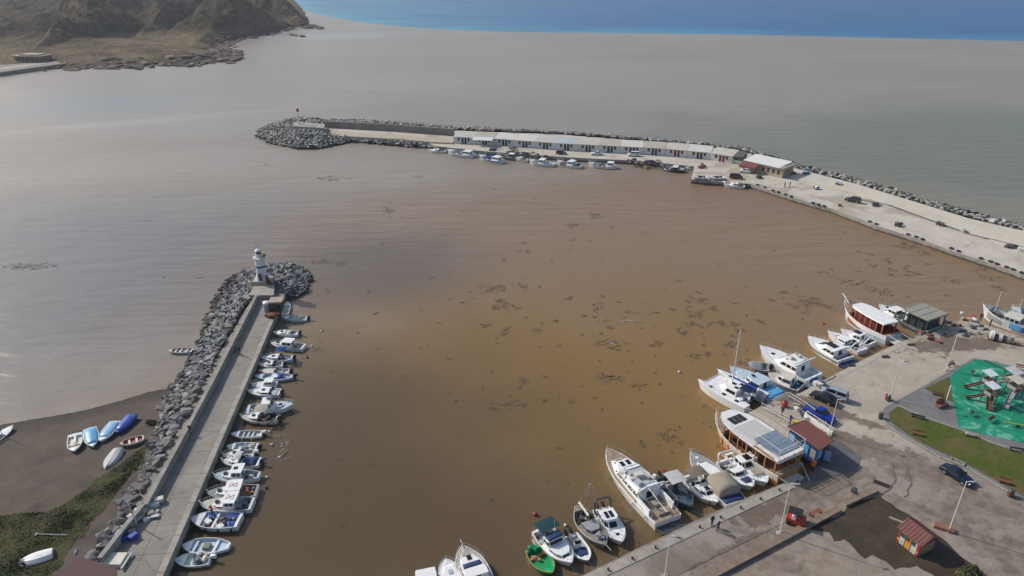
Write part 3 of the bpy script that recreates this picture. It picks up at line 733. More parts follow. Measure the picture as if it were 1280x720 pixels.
lo_out = gl([(322, 337), (300, 341), (284, 349), (271, 368), (257, 400), (248, 427), (229, 461), (214, 488), (198, 519), (180, 562), (151, 608), (122, 650), (84, 696), (50, 750)])
lo_in = gl([(314, 374), (306, 380), (285, 416), (262, 463), (236, 512), (205, 566), (160, 646), (122, 700), (98, 745)], PZ)
body = lo_out + lo_in[::-1]
head = gl([(300, 341), (320, 336), (343, 331), (366, 330), (383, 338), (387, 348), (383, 366), (370, 373), (352, 377), (346, 372), (312, 372)])
def lh(x, y):
    dout = seg_dist((x, y), lo_out); din = seg_dist((x, y), lo_in)
    b_ = 1.9 * dout / (dout + din + .01) + (beach_h(x, y) * .5 if y < 92 else 0) * (din / (dout + din + .01))
    if inside((x, y), head):
        d2 = seg_dist((x, y), head, True); b_ = max(b_ if inside((x, y), body) else 0, min(1.9, .2 + d2 * .42))
    return b_
rb = rubble('rubble_breakwater', 'grey boulders piled along the outer side of the left pier and its head', [(body, 1500), (head, 420)], (lo_in[2].x, lo_in[2].y, 0), 300, 11, (.75, 1.9), lh, .66)
mound(rb, 'core', body, lh, .8); mound(rb, 'core', head, lh, .8)
# weeds between wall and boulders
bm = B(); rnd = random.Random(9); wlen = plen(lo_in)
for k in range(6000):
    p, d = along(lo_in, rnd.uniform(0, wlen)); q = p + Vector((-d.y, d.x, 0)) * rnd.uniform(-.4, 1.3) * (1 if Vector((-d.y, d.x, 0)).dot(pn) < 0 else -1)
    a = rnd.uniform(0, 6.28); w_ = rnd.uniform(.05, .14); h_ = rnd.uniform(.1, .35); z = 1.35
    bm.faces.new([bm.verts.new(v) for v in ((q.x - w_ * math.cos(a), q.y - w_ * math.sin(a), z), (q.x + w_ * math.cos(a), q.y + w_ * math.sin(a), z), (q.x + rnd.uniform(-.15, .15), q.y + rnd.uniform(-.15, .15), z + h_))]).material_index = rnd.choice((0, 1, 1))
tag(obj('weeds', bm, [paint('grass_olive', (.06, .07, .02)), paint('grass_dry', (.1, .08, .04))]), 'dry weeds in the strip between wave wall and boulders', 'weeds', kind='stuff')
bm = B(); strip(bm, lo_in, -.3, 1.6 if True else 0, -.5, 1.38); tag(obj('earth_strip', bm, GRASSM), kind='structure')

# far rubble
fo_out = gl([(322, 170), (323, 162), (335, 157), (352, 152), (400, 150), (440, 150), (520, 155), (570, 159), (700, 165), (800, 173), (867, 178.5), (932, 186), (1000, 205.5), (1071, 224), (1141, 244), (1212, 265), (1280, 281), (1400, 318), (1500, 352)])
fo_in = gl([(405, 158), (480, 160), (570, 167), (700, 172), (800, 180), (867, 186), (930, 194), (1000, 214), (1071, 232.5), (1141, 254), (1212, 276), (1280, 291.5), (1400, 331), (1500, 371)])
fbody = fo_out[3:] + fo_in[::-1]
fhead = gl([(321, 171), (323, 163), (338, 157), (360, 150.5), (400, 149), (412, 156), (420, 166), (432, 172), (520, 178), (542, 184), (534, 186), (440, 178), (425, 181), (400, 186), (370, 186), (340, 180)])
def fh(x, y):
    if inside((x, y), fhead): return min(2.6, .3 + seg_dist((x, y), fhead, True) * .28)
    a_, b_ = seg_dist((x, y), fo_out), seg_dist((x, y), fo_in); return .15 + (1.9 if x < G(935, 195).x else .75) * a_ / (a_ + b_ + .01)
fr = rubble('rubble_breakwater', 'far outer breakwater of pale grey boulders with a rounded head', [(fhead, 900), (fbody, 1900)], (G(380, 170).x, G(380, 170).y, 0), 300, 12, (1.1, 2.2), fh, .8, FROCKS, FROCK)
mound(fr, 'core', fbody, fh, 2.2); mound(fr, 'core', fhead, fh, 2.0)
# wave wall on the outer breakwater
fw = gl([(405, 159.5), (480, 163.5), (567, 170)], FZ); t = thing('wave_wall', 'straight dark grey wave wall on the far outer breakwater', 'wall', (fw[0].x, fw[0].y, FZ))
blocks(t, 'wall_block', fw, 0, 1.0, 0, 3.9, 5, FARWALL, gap=.02, jit=.02)
t = thing('wave_wall', 'pale concrete block at the tip of the outer breakwater wall', 'wall', G(385, 160, 2.0))
bm = B(); slab(bm, [p - t.location for p in gl([(366, 158.5), (405, 161), (406, 156), (368, 153.5)], 3.3)], 0 - 1, 1.6); obj('block', bm, COPE, t)
bm = B(); slab(bm, gl([(412, 169), (500, 174), (540, 177.5), (566, 178.5), (566, 174), (500, 169), (412, 163.5)], FZ + .5), FZ - 1, FZ + .5); tag(obj('breakwater_path', bm, M('tan_path', (.42, .36, .28), .9, .15)), kind='structure')
# ================================================================== BOATS
def half_w(s, Bm, sternw, full=2.3, m=.42):
    if s < m: return Bm / 2 * (sternw + (1 - sternw) * math.sin(math.pi / 2 * s / m))
    return Bm / 2 * max(0.0, 1 - ((s - m) / (1 - m)) ** full)

class Boat:
    def __init__(self, name, label, cat, bow, stern, Bm, fb=.75, z=0.0, group=None, pz=.6, L=None):
        fb *= .84; pz *= .84
        a, b_ = G(*bow, z + pz), G(*stern, z + pz)
        d = a - b_; self.L = L or d.length; self.B = Bm; self.fb = fb
        c = b_ + d.normalized() * (self.L / 2)
        self.root = thing(name, label, cat, (c.x, c.y, z), math.atan2(d.y, d.x), group)
        self.sternw = .8; self.full = 2.3; self.rise = .35; self.k = 1.0
    def x(self, s): return (s - .5) * self.L
    def w(self, s): return half_w(s, self.B, self.sternw, self.full)
    def sheer(self, s): return self.fb * (1 + self.rise * max(0, s - .3) ** 2 * 2.0 + .10 * max(0, .3 - s))
    def hull(self, cock=((.06, .55),), side=None, bottom=AFB, cap=None, inner=None, deck=None, sternw=.8, full=2.3, rise=.35, sole=.3, stripe=None, capw=.07, flare=.3, rail=None):
        side = side or CLEAN; cap = cap or side; inner = inner or INT; deck = deck or side
        full += .6 if full < 3 else 0; rise *= .8; flare *= .8
        self.sternw, self.full, self.rise = sternw, full, rise
        st = []; ss = [0, .05, .12, .2, .3, .4, .5, .58, .66, .74, .81, .87, .92, .96, .985, 1.0]
        for a, b_ in cock: ss = [q for q in ss if abs(q - a) > .02 and abs(q - b_) > .02] + [a, b_]
        for q in sorted(ss):
            ins = [c for c in cock if c[0] < q < c[1]]
            if any(abs(q - c[0]) < 1e-6 for c in cock): st += [(q, 0), (q, 1)]
            elif any(abs(q - c[1]) < 1e-6 for c in cock): st += [(q, 1), (q, 0)]
            else: st.append((q, 1 if ins else 0))
        bm = B(); rings = []
        zs = self.fb * sole
        for q, m_ in st:
            w_ = max(.012, self.w(q)); sh = self.sheer(q); X = self.x(q)
            fl = 1 - flare * max(0, q - .35) ** 1.3 * 1.9
            rk = self.fb * .55 * max(0, q - .7) / .3
            cw = min(capw, w_ * .6)
            kd = -.28 * (1 - max(0, q - .8) * 3)
            pr = [(X - rk * 1.3, 0, kd), (X - rk * 1.15, w_ * .62 * fl, kd * .55), (X - rk, w_ * .90 * fl, .06), (X - rk * .55, w_ * (.955 * (fl + 1) / 2), sh * .52),
                  (X, w_, sh), (X, w_ - cw, sh + .012)]
            pr += [(X, w_ - cw - .01, sh - .03), (X, 0, sh - .03 + (.05 if q < .97 else 0))] if not m_ else [(X, max(.005, w_ - cw - .05), zs), (X, 0, zs)]
            rings.append([[bm.verts.new((p[0], p[1] * sg, p[2])) for p in pr] for sg in (1, -1)])
        mats_idx = (0, 0, 1, 2 if stripe else 1, 3, 4, 5)
        for (ra, rb_), (qa, qb) in zip(zip(rings, rings[1:]), zip(st, st[1:])):
            for sg in (0, 1):
                a, b_ = ra[sg], rb_[sg]
                for i in range(7):
                    q = (a[i], a[i + 1], b_[i + 1], b_[i]); mi = mats_idx[i]
                    if i == 6: mi = 5 if (qa[1] and qb[1]) else 6
                    if i == 5: mi = 4 if (qa[1] and qb[1]) else 6
                    if qa[0] == qb[0] and i < 5: continue
                    f = bm.faces.new(q if sg else q[::-1]); f.material_index = mi
        o = rings[0]
        tv = [o[0][i] for i in range(5)] ; tw = [o[1][i] for i in range(5)]
        bm.faces.new(tv[::1] + tw[:0:-1]).material_index = 1
        bm.faces.new([o[0][4], o[0][5], o[0][6], o[0][7], o[1][6], o[1][5], o[1][4]]).material_index = 3
        bmesh.ops.remove_doubles(bm, verts=bm.verts, dist=.0005); bmesh.ops.recalc_face_normals(bm, faces=bm.faces)
        obj('hull', bm, [bottom, side, stripe or side, cap, inner, inner, deck], self.root)
        self.zs = zs
        if rail is not None:
            bm = B()
            for sg in (1, -1):
                tube(bm, [(self.x(q), sg * (self.w(q) + .015), self.sheer(q) - .05) for q in (0, .1, .25, .4, .55, .7, .8, .88, .94, .985)], .035, 5)
            obj('rub_rail', bm, rail, self.root)
        return self
    def part(self, name, bm, mat, parent=None, sm=False): return obj(name, bm, mat, parent or self.root, sm)
    def zat(self, s): return self.sheer(s) - .03
    def cabin(self, s0, s1, wf, h, z0=None, rf=.5, rr=.1, mat=None, roof=None, over=.08, nose=.55, wins=True, nw=2, name='cabin', glass=None, knee=.6, wv=(.42, .14), front=True):
        """wheelhouse or coach roof: raked outline with window panes"""
        mat = mat or CLEAN; x0, x1 = self.x(s0), self.x(s1); h *= .88
        z0 = self.zat((s0 + s1) / 2) if z0 is None else z0
        hw = wf if wf > 1.001 else None
        W0 = (hw / 2 if hw else self.w(s0) * wf); Wk = (hw / 2 if hw else min(W0 * 1.03, self.w(s0 + (s1 - s0) * knee) * wf)); W1 = min(Wk * nose, self.w(min(s1, .97)) * .8)
        xk = x0 + (x1 - x0) * knee; ti = .07 * h + .02
        bot = [(x0, -W0, z0), (xk, -Wk, z0), (x1, -W1, z0), (x1, W1, z0), (xk, Wk, z0), (x0, W0, z0)]
        top = [(x0 + rr, -W0 + ti, z0 + h), (xk - rf * .5, -Wk + ti, z0 + h), (x1 - rf, -W1 + ti * .4, z0 + h * .97), (x1 - rf, W1 - ti * .4, z0 + h * .97), (xk - rf * .5, Wk - ti, z0 + h), (x0 + rr, W0 - ti, z0 + h)]
        low = [(p[0], p[1], p[2] - .25) for p in bot]
        bm = B(); prism(bm, low, bot); prism(bm, bot, top)
        for f in bm.faces: pass
        cab = self.part(name, bm, mat)
        if wins:
            V = [Vector(p) for p in bot]; T = [Vector(p) for p in top]; g_ = glass or GLASS
            for i0, i1, rev, n_ in ((0, 1, False, nw), (4, 5, False, nw), (1, 2, False, 1), (3, 4, False, 1), (2, 3, False, 1)):
                if (i0, i1) == (2, 3) and not front: continue
                for k in range(n_):
                    a = V[i0].lerp(V[i1], k / n_); b_ = V[i0].lerp(V[i1], (k + 1) / n_); c = T[i0].lerp(T[i1], (k + 1) / n_); d = T[i0].lerp(T[i1], k / n_)
                    bm = B(); pane(bm, (a, b_, c, d), .08, wv[0], wv[1], .015)
                    self.part('window', bm, g_, cab)
            bm = B(); dd = [V[5].lerp(V[0], .36), V[5].lerp(V[0], .64), T[5].lerp(T[0], .64), T[5].lerp(T[0], .36)]
            pane(bm, dd, .05, .05, .1, .012); self.part('door', bm, g_, cab)
        if roof is not None:
            o_ = over; bm = B()
            r0 = [(x0 + rr - o_ * 1.2, -W0 + ti - o_, 0), (xk - rf * .5, -Wk + ti - o_, 0), (x1 - rf + o_, -W1 - o_ * .3, 0), (x1 - rf + o_, W1 + o_ * .3, 0), (xk - rf * .5, Wk - ti + o_, 0), (x0 + rr - o_ * 1.2, W0 - ti + o_, 0)]
            za = z0 + h; prism(bm, [(p[0], p[1], za) for p in r0], [(p[0] * 1, p[1] * .96, za + .07) for p in r0]); self.part('roof', bm, roof, cab)
        self.cab = dict(x0=x0, x1=x1 - rf, w=W0 - ti, z=z0 + h)
        return cab
    def screen(self, s, wf=.75, h=.45, rake=.35, mat=None):
        x = self.x(s); W = self.w(s) * wf; z = self.zat(s) ; bm = B()
        pts = [(x - .55, -W), (x, -W * .72), (x + .12, 0), (x, W * .72), (x - .55, W)]
        for a, b_ in zip(pts, pts[1:]):
            q = [(a[0], a[1], z), (b_[0], b_[1], z), (b_[0] - rake, b_[1] * .9, z + h), (a[0] - rake, a[1] * .9, z + h)]
            pane(bm, q, .03, .02, .02, .012)
        self.part('windscreen', bm, mat or GLASS)
        bm = B(); tube(bm, [(a[0] - rake, a[1] * .9, z + h) for a in pts], .02, 5); self.part('windscreen_frame', bm, STEEL)
    def outboard(self, y=0, col=None, sc=1.0, tilt=.0):
        x = self.x(0); z = self.sheer(0); col = col or BLACK
        mt = Matrix.Translation((x, y, z)) @ Matrix.Rotation(-tilt, 4, 'Y')
        bm = B()
        def P(pts): return [mt @ Vector(p) for p in pts]
        w_, s_ = .19 * sc, sc
        prism(bm, P([(-.62 * s_, -w_, .08), (-.1, -w_ * .8, .08), (-.1, w_ * .8, .08), (-.62 * s_, w_, .08)]), P([(-.55 * s_, -w_ * .75, .5 * s_), (-.12, -w_ * .6, .42 * s_), (-.12, w_ * .6, .42 * s_), (-.55 * s_, w_ * .75, .5 * s_)]))
        e = self.part('outboard_motor', bm, col); bm = B()
        prism(bm, P([(-.45, -.05, -.8), (-.22, -.05, -.8), (-.22, .05, -.8), (-.45, .05, -.8)]), P([(-.5, -.08, .08), (-.15, -.08, .08), (-.15, .08, .08), (-.5, .08, .08)]))
        box(bm, -.1, -.12, -.3, .06, .12, .12, 0, mt); self.part('outboard_leg', bm, DARKG, e)
    def console(self, s, w_=.6, h=.75, mat=None, seat=True):
        x = self.x(s); bm = B(); z = self.zs
        prism(bm, [(x - .3, -w_ / 2, z), (x + .35, -w_ / 2, z), (x + .35, w_ / 2, z), (x - .3, w_ / 2, z)], [(x - .2, -w_ / 2, z + h), (x + .12, -w_ / 2, z + h), (x + .12, w_ / 2, z + h), (x - .2, w_ / 2, z + h)])
        c = self.part('console', bm, mat or CLEAN); bm = B()
        pane(bm, [(x + .12, -w_ / 2, z + h - .02), (x + .12, w_ / 2, z + h - .02), (x - .02, w_ / 2, z + h + .35), (x - .02, -w_ / 2, z + h + .35)], .02, 0, 0, .015); self.part('windscreen', bm, GLASS, c)
        if seat:
            bm = B(); box(bm, x - 1.15, -w_ / 2, z, x - .7, w_ / 2, z + .45, taper=.02); box(bm, x - 1.2, -w_ / 2, z + .45, x - 1.08, w_ / 2, z + .75); self.part('seat', bm, CREAM)
    def thwarts(self, ss, mat=None):
        for s in ss:
            bm = B(); x = self.x(s); W = self.w(s) - .09; z = self.zs + (self.sheer(s) - self.zs) * .6
            box(bm, x - .14, -W, z - .04, x + .14, W, z); self.part('bench', bm, mat or INT)
    def bimini(self, s0, s1, wf, z, mat, posts=True, arch=.12, zr=None):
        x0, x1 = self.x(s0), self.x(s1); W = wf / 2; bm = B(); n = 6; m_ = 3; g_ = []
        for i in range(m_ + 1):
            g_.append([bm.verts.new((x0 + (x1 - x0) * i / m_, -W + 2 * W * k / n, z + arch * (1 - (2 * k / n - 1) ** 2) + (.05 if 0 < i < m_ else 0))) for k in range(n + 1)])
        for i in range(m_):
            for k in range(n): bm.faces.new((g_[i][k], g_[i + 1][k], g_[i + 1][k + 1], g_[i][k + 1]))
        r = bmesh.ops.solidify(bm, geom=bm.faces[:], thickness=.045)
        self.part('canopy', bm, mat)
        if posts:
            bm = B(); zl = self.fb if zr is None else zr
            for sg in (1, -1):
                for xa, xb in ((x0, x0 + .15), (x1, x1 - .15)): tube(bm, [(xb, sg * W * .96, zl), (xa, sg * W * .97, z)], .022, 5)
            self.part('canopy_frame', bm, STEEL)
    def cover(self, s0, s1, mat, arch=.35, wf=1.02, z=None, lift=.0):
        bm = B(); n = 6; g_ = []; m_ = 7
        for i in range(m_ + 1):
            q = s0 + (s1 - s0) * i / m_; W = max(.03, self.w(q)) * wf; zz = (self.sheer(q) if z is None else z)
            e = min(1, min(i, m_ - i) / 1.2) ; row = [(self.x(q), -W, zz - .16)]
            row += [(self.x(q), -W + 2 * W * k / n, zz + .015 + lift + arch * e * (1 - abs(2 * k / n - 1) ** 1.6) + .03 * noise.noise(Vector((q * 9, k, self.L)))) for k in range(n + 1)] + [(self.x(q), W, zz - .16)]
            g_.append([bm.verts.new(p) for p in row])
        for i in range(m_):
            for k in range(n + 2): bm.faces.new((g_[i][k], g_[i + 1][k], g_[i + 1][k + 1], g_[i][k + 1]))
        bm.faces.new(g_[0]); bm.faces.new(g_[-1][::-1])
        self.part('cockpit_cover', bm, mat, sm=True)
    def pulpit(self, s0=.62, h=.5, mat=None, s1=.985, low=True):
        bm = B(); qs = [s0 + (s1 - s0) * i / 6 for i in range(7)]
        for sg in (1, -1):
            tube(bm, [(self.x(q), sg * max(.06, self.w(q) - .06), self.sheer(q) + (h if i else 0)) for i, q in enumerate(qs)], .02, 5)
            for q in qs[1:]: tube(bm, [(self.x(q), sg * max(.06, self.w(q) - .06), self.sheer(q)), (self.x(q), sg * max(.06, self.w(q) - .06), self.sheer(q) + h)], .016, 5)
        q = s1; tube(bm, [(self.x(q), -.07, self.sheer(q) + h), (self.x(q) + .1, 0, self.sheer(q) + h), (self.x(q), .07, self.sheer(q) + h)], .02, 5)
        self.part('bow_rail', bm, mat or STEEL)
    def hatch(self, s, y=0, l=.5, w_=.5, z=None, mat=None):
        bm = B(); x = self.x(s); z = (self.zat(s) + .03) if z is None else z
        box(bm, x - l / 2, y - w_ / 2, z - .02, x + l / 2, y + w_ / 2, z + .05); self.part('hatch', bm, mat or GLASS)
    def fenders(self, ss, mat=None, sides=(1, -1)):
        for q in ss:
            for sg in sides:
                bm = B(); z = self.sheer(q); lathe(bm, [(.02, z - .62), (.1, z - .55), (.11, z - .35), (.1, z - .15), (.02, z - .08)], 8, 0, (self.x(q), sg * (self.w(q) + .11))); self.part('fender', bm, mat or WHITE)
    def mast(self, s, h, r=.07, mat=None, boom=None, bl=3.0, z=None, stays=True, furl=None):
        z = self.zat(s) if z is None else z; x = self.x(s); bm = B(); tube(bm, [(x, 0, z - .1), (x, 0, z + h)], [r, r * .7], 8)
        for k in (.42, .72):
            if h > 6: tube(bm, [(x, -.6, z + h * k), (x, .6, z + h * k)], .03, 5)
        mo = self.part('mast', bm, mat or WHITE)
        if boom is not None:
            bm = B(); tube(bm, [(x - .1, 0, z + 1.1), (x - bl, 0, z + 1.15)], .15, 8); self.part('furled_sail', bm, boom, mo)
        if stays:
            bm = B(); tube(bm, [(x, 0, z + h * .97), (self.x(.985), 0, self.sheer(.985))], .018, 4); tube(bm, [(x, 0, z + h * .97), (self.x(.01), 0, self.sheer(0))], .018, 4)
            for sg in (1, -1): tube(bm, [(x, 0, z + h * .97), (x - .1, sg * self.w(s), self.sheer(s))], .016, 4)
            self.part('rigging', bm, STEEL, mo)
    def sprit(self, l=1.2, mat=None, up=.25):
        bm = B(); z = self.sheer(1); tube(bm, [(self.x(.93), 0, z - .02), (self.x(1) + l, 0, z + up)], .06, 6); self.part('bowsprit', bm, mat or WOOD)
    def platform(self, l=.7, mat=None, z=.3):
        bm = B(); W = self.w(0) * .94; box(bm, self.x(0) - l, -W, z - .1, self.x(0) + .02, W, z); self.part('swim_platform', bm, mat or TEAK)
    def arch(self, s, h, wf=.9, mat=None, rake=-.5, t=.12, z0=None):
        x = self.x(s); W = self.w(s) * wf; z = self.zat(s) if z0 is None else z0; bm = B()
        tube(bm, [(x, -W, z - .1), (x + rake, -W * .92, z + h * .85), (x + rake * 1.15, -W * .75, z + h), (x + rake * 1.15, W * .75, z + h), (x + rake, W * .92, z + h * .85), (x, W, z - .1)], t, 6); self.part('radar_arch', bm, mat or CLEAN)
    def clutter(self, n, s0, s1, mats, z=None, size=.35, seed=1):
        """gear lying in the cockpit: crates, nets, tanks"""
        rnd = random.Random(seed)
        for i in range(n):
            q = rnd.uniform(s0, s1); y = rnd.uniform(-.7, .7) * self.w(q); zz = self.zs if z is None else z; a = size * rnd.uniform(.6, 1.3); bm = B()
            mt = Matrix.Translation((self.x(q), y, zz)) @ Matrix.Rotation(rnd.uniform(0, 3), 4, 'Z')
            if i % 3 == 0: box(bm, -a / 2, -a * .35, 0, a / 2, a * .35, a * .55, 0, mt); nm = 'crate'
            elif i % 3 == 1:
                add_rock(bm, ROCKS[i % 20], mt @ Matrix.Diagonal((a * 1.5, a * 1.2, a * .9, 1))); nm = 'net_bundle'
            else:
                lathe(bm, [(a * .3, 0), (a * .32, a * .5), (a * .2, a * .55)], 8, 0); bmesh.ops.transform(bm, matrix=mt, verts=bm.verts); nm = 'bucket'
            self.part(nm, bm, mats[i % len(mats)])
    def antenna(self, s, z, h=1.8, y=.3):
        bm = B(); tube(bm, [(self.x(s), y, z), (self.x(s) - .25, y, z + h)], .014, 4); self.part('antenna', bm, WHITE)
    def chine_stripe(self, mat, z0=.62, z1=.74, s0=.02, s1=.96):
        """painted band along the topsides, a hair proud of the hull"""
        bm = B(); qs = [s0 + (s1 - s0) * i / 10 for i in range(11)]
        for sg in (1, -1):
            prev = None
            for q in qs:
                w_ = self.w(q) + .006; sh = self.sheer(q); a = bm.verts.new((self.x(q), sg * w_ * (.955 + .045 * z0), sh * z0)); b_ = bm.verts.new((self.x(q), sg * (w_ * (.955 + .045 * z1)), sh * z1))
                if prev: bm.faces.new((prev[0], a, b_, prev[1]))
                prev = (a, b_)
        self.part('hull_stripe', bm, mat)

GL = 'boats moored along the left pier'; GB = 'boats pulled up on the dark beach'; GF = 'fishing boats along the far breakwater'; GQ = 'boats moored at the foreground quay'; GU = 'boats moored at the upper right quay'

def skiff(label, bow, stern, Bm, group, side=CLEAN, inner=INT, motor=BLACK, cock=((.06, .74),), nth=(.25, .5), fb=.55, z=0, sternw=.8, cap=None, console=None, deck=None, full=2.5, **kw):
    b_ = Boat('small_boat', label, 'boat', bow, stern, Bm, fb, z, group, pz=kw.get('pz', .5))
    b_.hull(cock, side, cap=cap, inner=inner, sternw=sternw, rise=.4, deck=deck, full=full, rail=kw.get('rail', GREYC))
    if nth: b_.thwarts(nth, kw.get('bench'))
    if motor: b_.outboard(col=motor, tilt=kw.get('tilt', 0))
    if console: b_.console(console)
    return b_

def cuddy(label, bow, stern, Bm, group, side=CLEAN, cab=(.42, .80), ch=.42, motor=BLACK, inner=INT, fb=.7, bim=None, screen=True, name='motorboat', stripe=None, **kw):
    b_ = Boat(name, label, 'motorboat', bow, stern, Bm, fb, 0, group)
    b_.hull(((.06, cab[0]),), side, inner=inner, rise=.4, stripe=stripe, rail=kw.get('rail', GREYC))
    b_.cabin(cab[0], cab[1], .78, ch, rf=.5, rr=.0, nose=.45, wv=(.35, .22), nw=1, name='cuddy_cabin', front=False)
    b_.hatch(cab[0] + (cab[1] - cab[0]) * .45, 0, .45, .5, b_.cab['z'] + .02)
    if screen: b_.screen(cab[0] + .05, .8, .45 + .0, .3)
    if bim: b_.bimini(cab[0] - .26, cab[0] + .06, Bm * .85, fb + 1.55, bim)
    b_.clutter(3, .12, cab[0] - .05, [CREAM, DARKG, NAVY], size=.5, seed=int(bow[0]))
    if kw.get('rails', 1): b_.pulpit(.66, .4)
    if motor: b_.outboard(col=motor)
    return b_

def pilot(label, bow, stern, Bm, group, side=CLEAN, house=(.38, .66), hh=1.25, roof=None, fb=.75, motor=None, inner=INT, stripe=None, sternw=.8, roofc=None, coach=True, name='cabin_boat', cat='cabin boat', over=.12, **kw):
    b_ = Boat(name, label, cat, bow, stern, Bm, fb, 0, group)
    b_.hull(((.05, house[0]),), side, inner=inner, rise=.5, stripe=stripe, sternw=sternw, deck=kw.get('deck'), bottom=kw.get('bottom', AFB), rail=kw.get('rail', GREYC), full=kw.get('full', 2.3))
    if coach: b_.cabin(house[1] - .02, min(.88, house[1] + .22), .66, .32, nose=.5, rf=.4, nw=1, name='coach_roof', front=False, mat=kw.get('cm'))
    b_.cabin(house[0], house[1], .74, hh, rf=.35, rr=0, nose=.8, mat=kw.get('cm'), roof=roofc or CLEAN, over=over, nw=2, wv=(.45, .14), name='wheelhouse', knee=.8)
    if coach: b_.hatch(house[1] + .12, 0, .5, .5, b_.zat(.8) + .33)
    b_.pulpit(.68, .45)
    if motor: b_.outboard(col=motor)
    b_.clutter(kw.get('gear', 4), .1, house[0] - .05, [NAVY, CREAM, DARKG, ORANGE], size=.5, seed=int(bow[1]))
    return b_

# ---- left pier, from the head towards the viewer
b = skiff('small white round-bowed dinghy tied nose-in beside the brown hut at the pier head', (359.5, 377.5), (356, 394), 1.50, GL, inner=CREAM, motor=None, nth=(.4,), full=3.2, sternw=.9)
b = skiff('white open skiff with one dark motor, nearest to the brown hut on the left pier', (352, 397), (384, 398), 1.76, GL, inner=CREAM, console=.5, nth=(.25,))
b = cuddy('white half-covered skiff with big black motor, second long boat below the brown hut', (341, 416), (373, 416.5), 1.85, GL, cab=(.5, .8), screen=False, ch=.25, rails=0); b.cover(.3, .75, CREAM, .12, .9)
b = pilot('white cabin boat with blue lower hull, third long boat below the hut', (338, 430), (380, 434), 2.29, GL, stripe=LBLUE, house=(.32, .64), hh=1.1); b.fenders((.25, .5), sides=(1,)); b.antenna(.5, 2)
b = cuddy('white motorboat with bright blue folded canopy over its middle', (325.5, 448), (366, 447.5), 2.02, GL, bim=BLUE, stripe=LBLUE)
b = cuddy('short white motorboat squeezed just below the one with the blue canopy', (323, 456.5), (354, 455.5), 1.67, GL, cab=(.4, .75))
b = skiff('narrow white skiff with grey cover, in the tight cluster halfway up the left pier', (323.5, 463.5), (362, 464), 1.58, GL, inner=INT, deck=CREAM, cock=((.06, .5),)); b.screen(.5, .7, .3)
b = Boat('small_boat', 'long pale blue-grey double-ended boat with rounded stern and blue cloth amidships', 'boat', (318.5, 470.5), (366.5, 470.5), 2.11, .65, 0, GL)
b.hull(((.08, .5), (.58, .78)), DECKB, sternw=.3, rise=.4, cap=CLEAN, rail=CLEAN); b.cabin(.40, .56, .5, .55, b.zs, nw=1, rf=.2); b.cover(.28, .42, BLUE, .3, .7); b.outboard()
b = pilot('small white cabin boat with boxy stern cabin, lying just below the rounded pale blue boat', (313, 481), (346, 480), 1.94, GL, house=(.14, .5), hh=.9, coach=False, fb=.6, gear=0)
b = cuddy('white motorboat with vivid dark blue lower hull beside the pier', (309, 489.5), (350.5, 490.5), 2.20, GL, stripe=BLUE, side=CLEAN, cab=(.30, .74)); b.cover(.06, .28, INT, .1)
b = Boat('motorboat', 'big white motorboat with hard top and bow pointing away from the left pier', 'motorboat', (367.5, 508), (309, 513.5), 2.73, .95, 0, GL)
b.hull(((.06, .38),), CLEAN, rise=.45, inner=INT, deck=DECKB); b.cabin(.34, .62, .74, 1.35, roof=CLEAN, rf=.7, nose=.85, knee=.85, wv=(.5, .12)); b.cabin(.6, .86, .55, .25, nose=.5, name='coach_roof', front=False, nw=1); b.hatch(.72, 0, .5, .5, b.zat(.72) + .26); b.hatch(.49, .25, .7, .4, b.fb + 1.42); b.pulpit(.6, .5); b.clutter(6, .08, .3, [DARKG, INT, CREAM], size=.6); b.fenders((.3, .6), BLACK, (-1,)); b.platform(.5)
b = cuddy('dark-decked tan boat with cream canopy, close below the big outward-facing white motorboat', (300.5, 522), (347.5, 523), 2.29, GL, side=CREAM, inner=DARKG, bim=CREAM, cab=(.5, .8), rail=BLACK); b.clutter(6, .1, .5, [RUST, DARKG, NAVY], size=.6, seed=5); b.fenders((.2, .45), BLACK, (1,))
b = skiff('slim white open boat lying alone in a gap, two benches and white motor', (288.5, 543), (328, 542), 1.67, GL, inner=INT, motor=CLEAN, nth=(.3, .45, .6)); b.fenders((.3, .6), WHITE, (1,))
b = skiff('white open boat with dark steering console and tilted black motor', (283, 558.5), (322, 558), 1.76, GL, console=.45, tilt=.6, inner=DECKB); b.clutter(3, .15, .5, [CREAM, DARKG], size=.5)
b = cuddy('pale cream motorboat tucked between its neighbours with two engines covers at the stern', (277.5, 570), (318, 567), 1.85, GL, side=CREAM, cab=(.45, .78), motor=CLEAN)
b = cuddy('white motorboat with dark blue cockpit cover, in the middle of the lower left pier', (276.5, 577), (325, 577.5), 2.11, GL, cab=(.52, .84), motor=NAVY); b.cover(.08, .5, NAVY, .3, .98); b.bimini(.44, .62, 1.8, 1.6, CLEAN, True)
b = pilot('white fishing boat with a tall white flat-roofed wheelhouse near its middle', (266.5, 597), (325, 595), 2.46, GL, house=(.36, .60), hh=1.35, stripe=None, fb=.85, deck=DECKB, over=.2, sternw=.45); b.hatch(.48, 0, .5, .5, b.cab['z'] + .08)
def red_mark(b, flip=1):
    """red looping drawing on a white canopy"""
    bm = B(); c = b.cab; x = (c['x0'] + c['x1']) / 2; z = c['z'] + .085
    for cx, cy in ((-.28, .1), (.25, -.12)):
        tube(bm, [(x + cx + .22 * math.cos(t_ * .7), flip * cy + .30 * math.sin(t_ * .7), z) for t_ in range(9)], .03, 4)
    tube(bm, [(x - .5, -.35, z), (x + .1, .05, z), (x + .5, .35, z)], .03, 4)
    b.part('red_drawing', bm, RED)
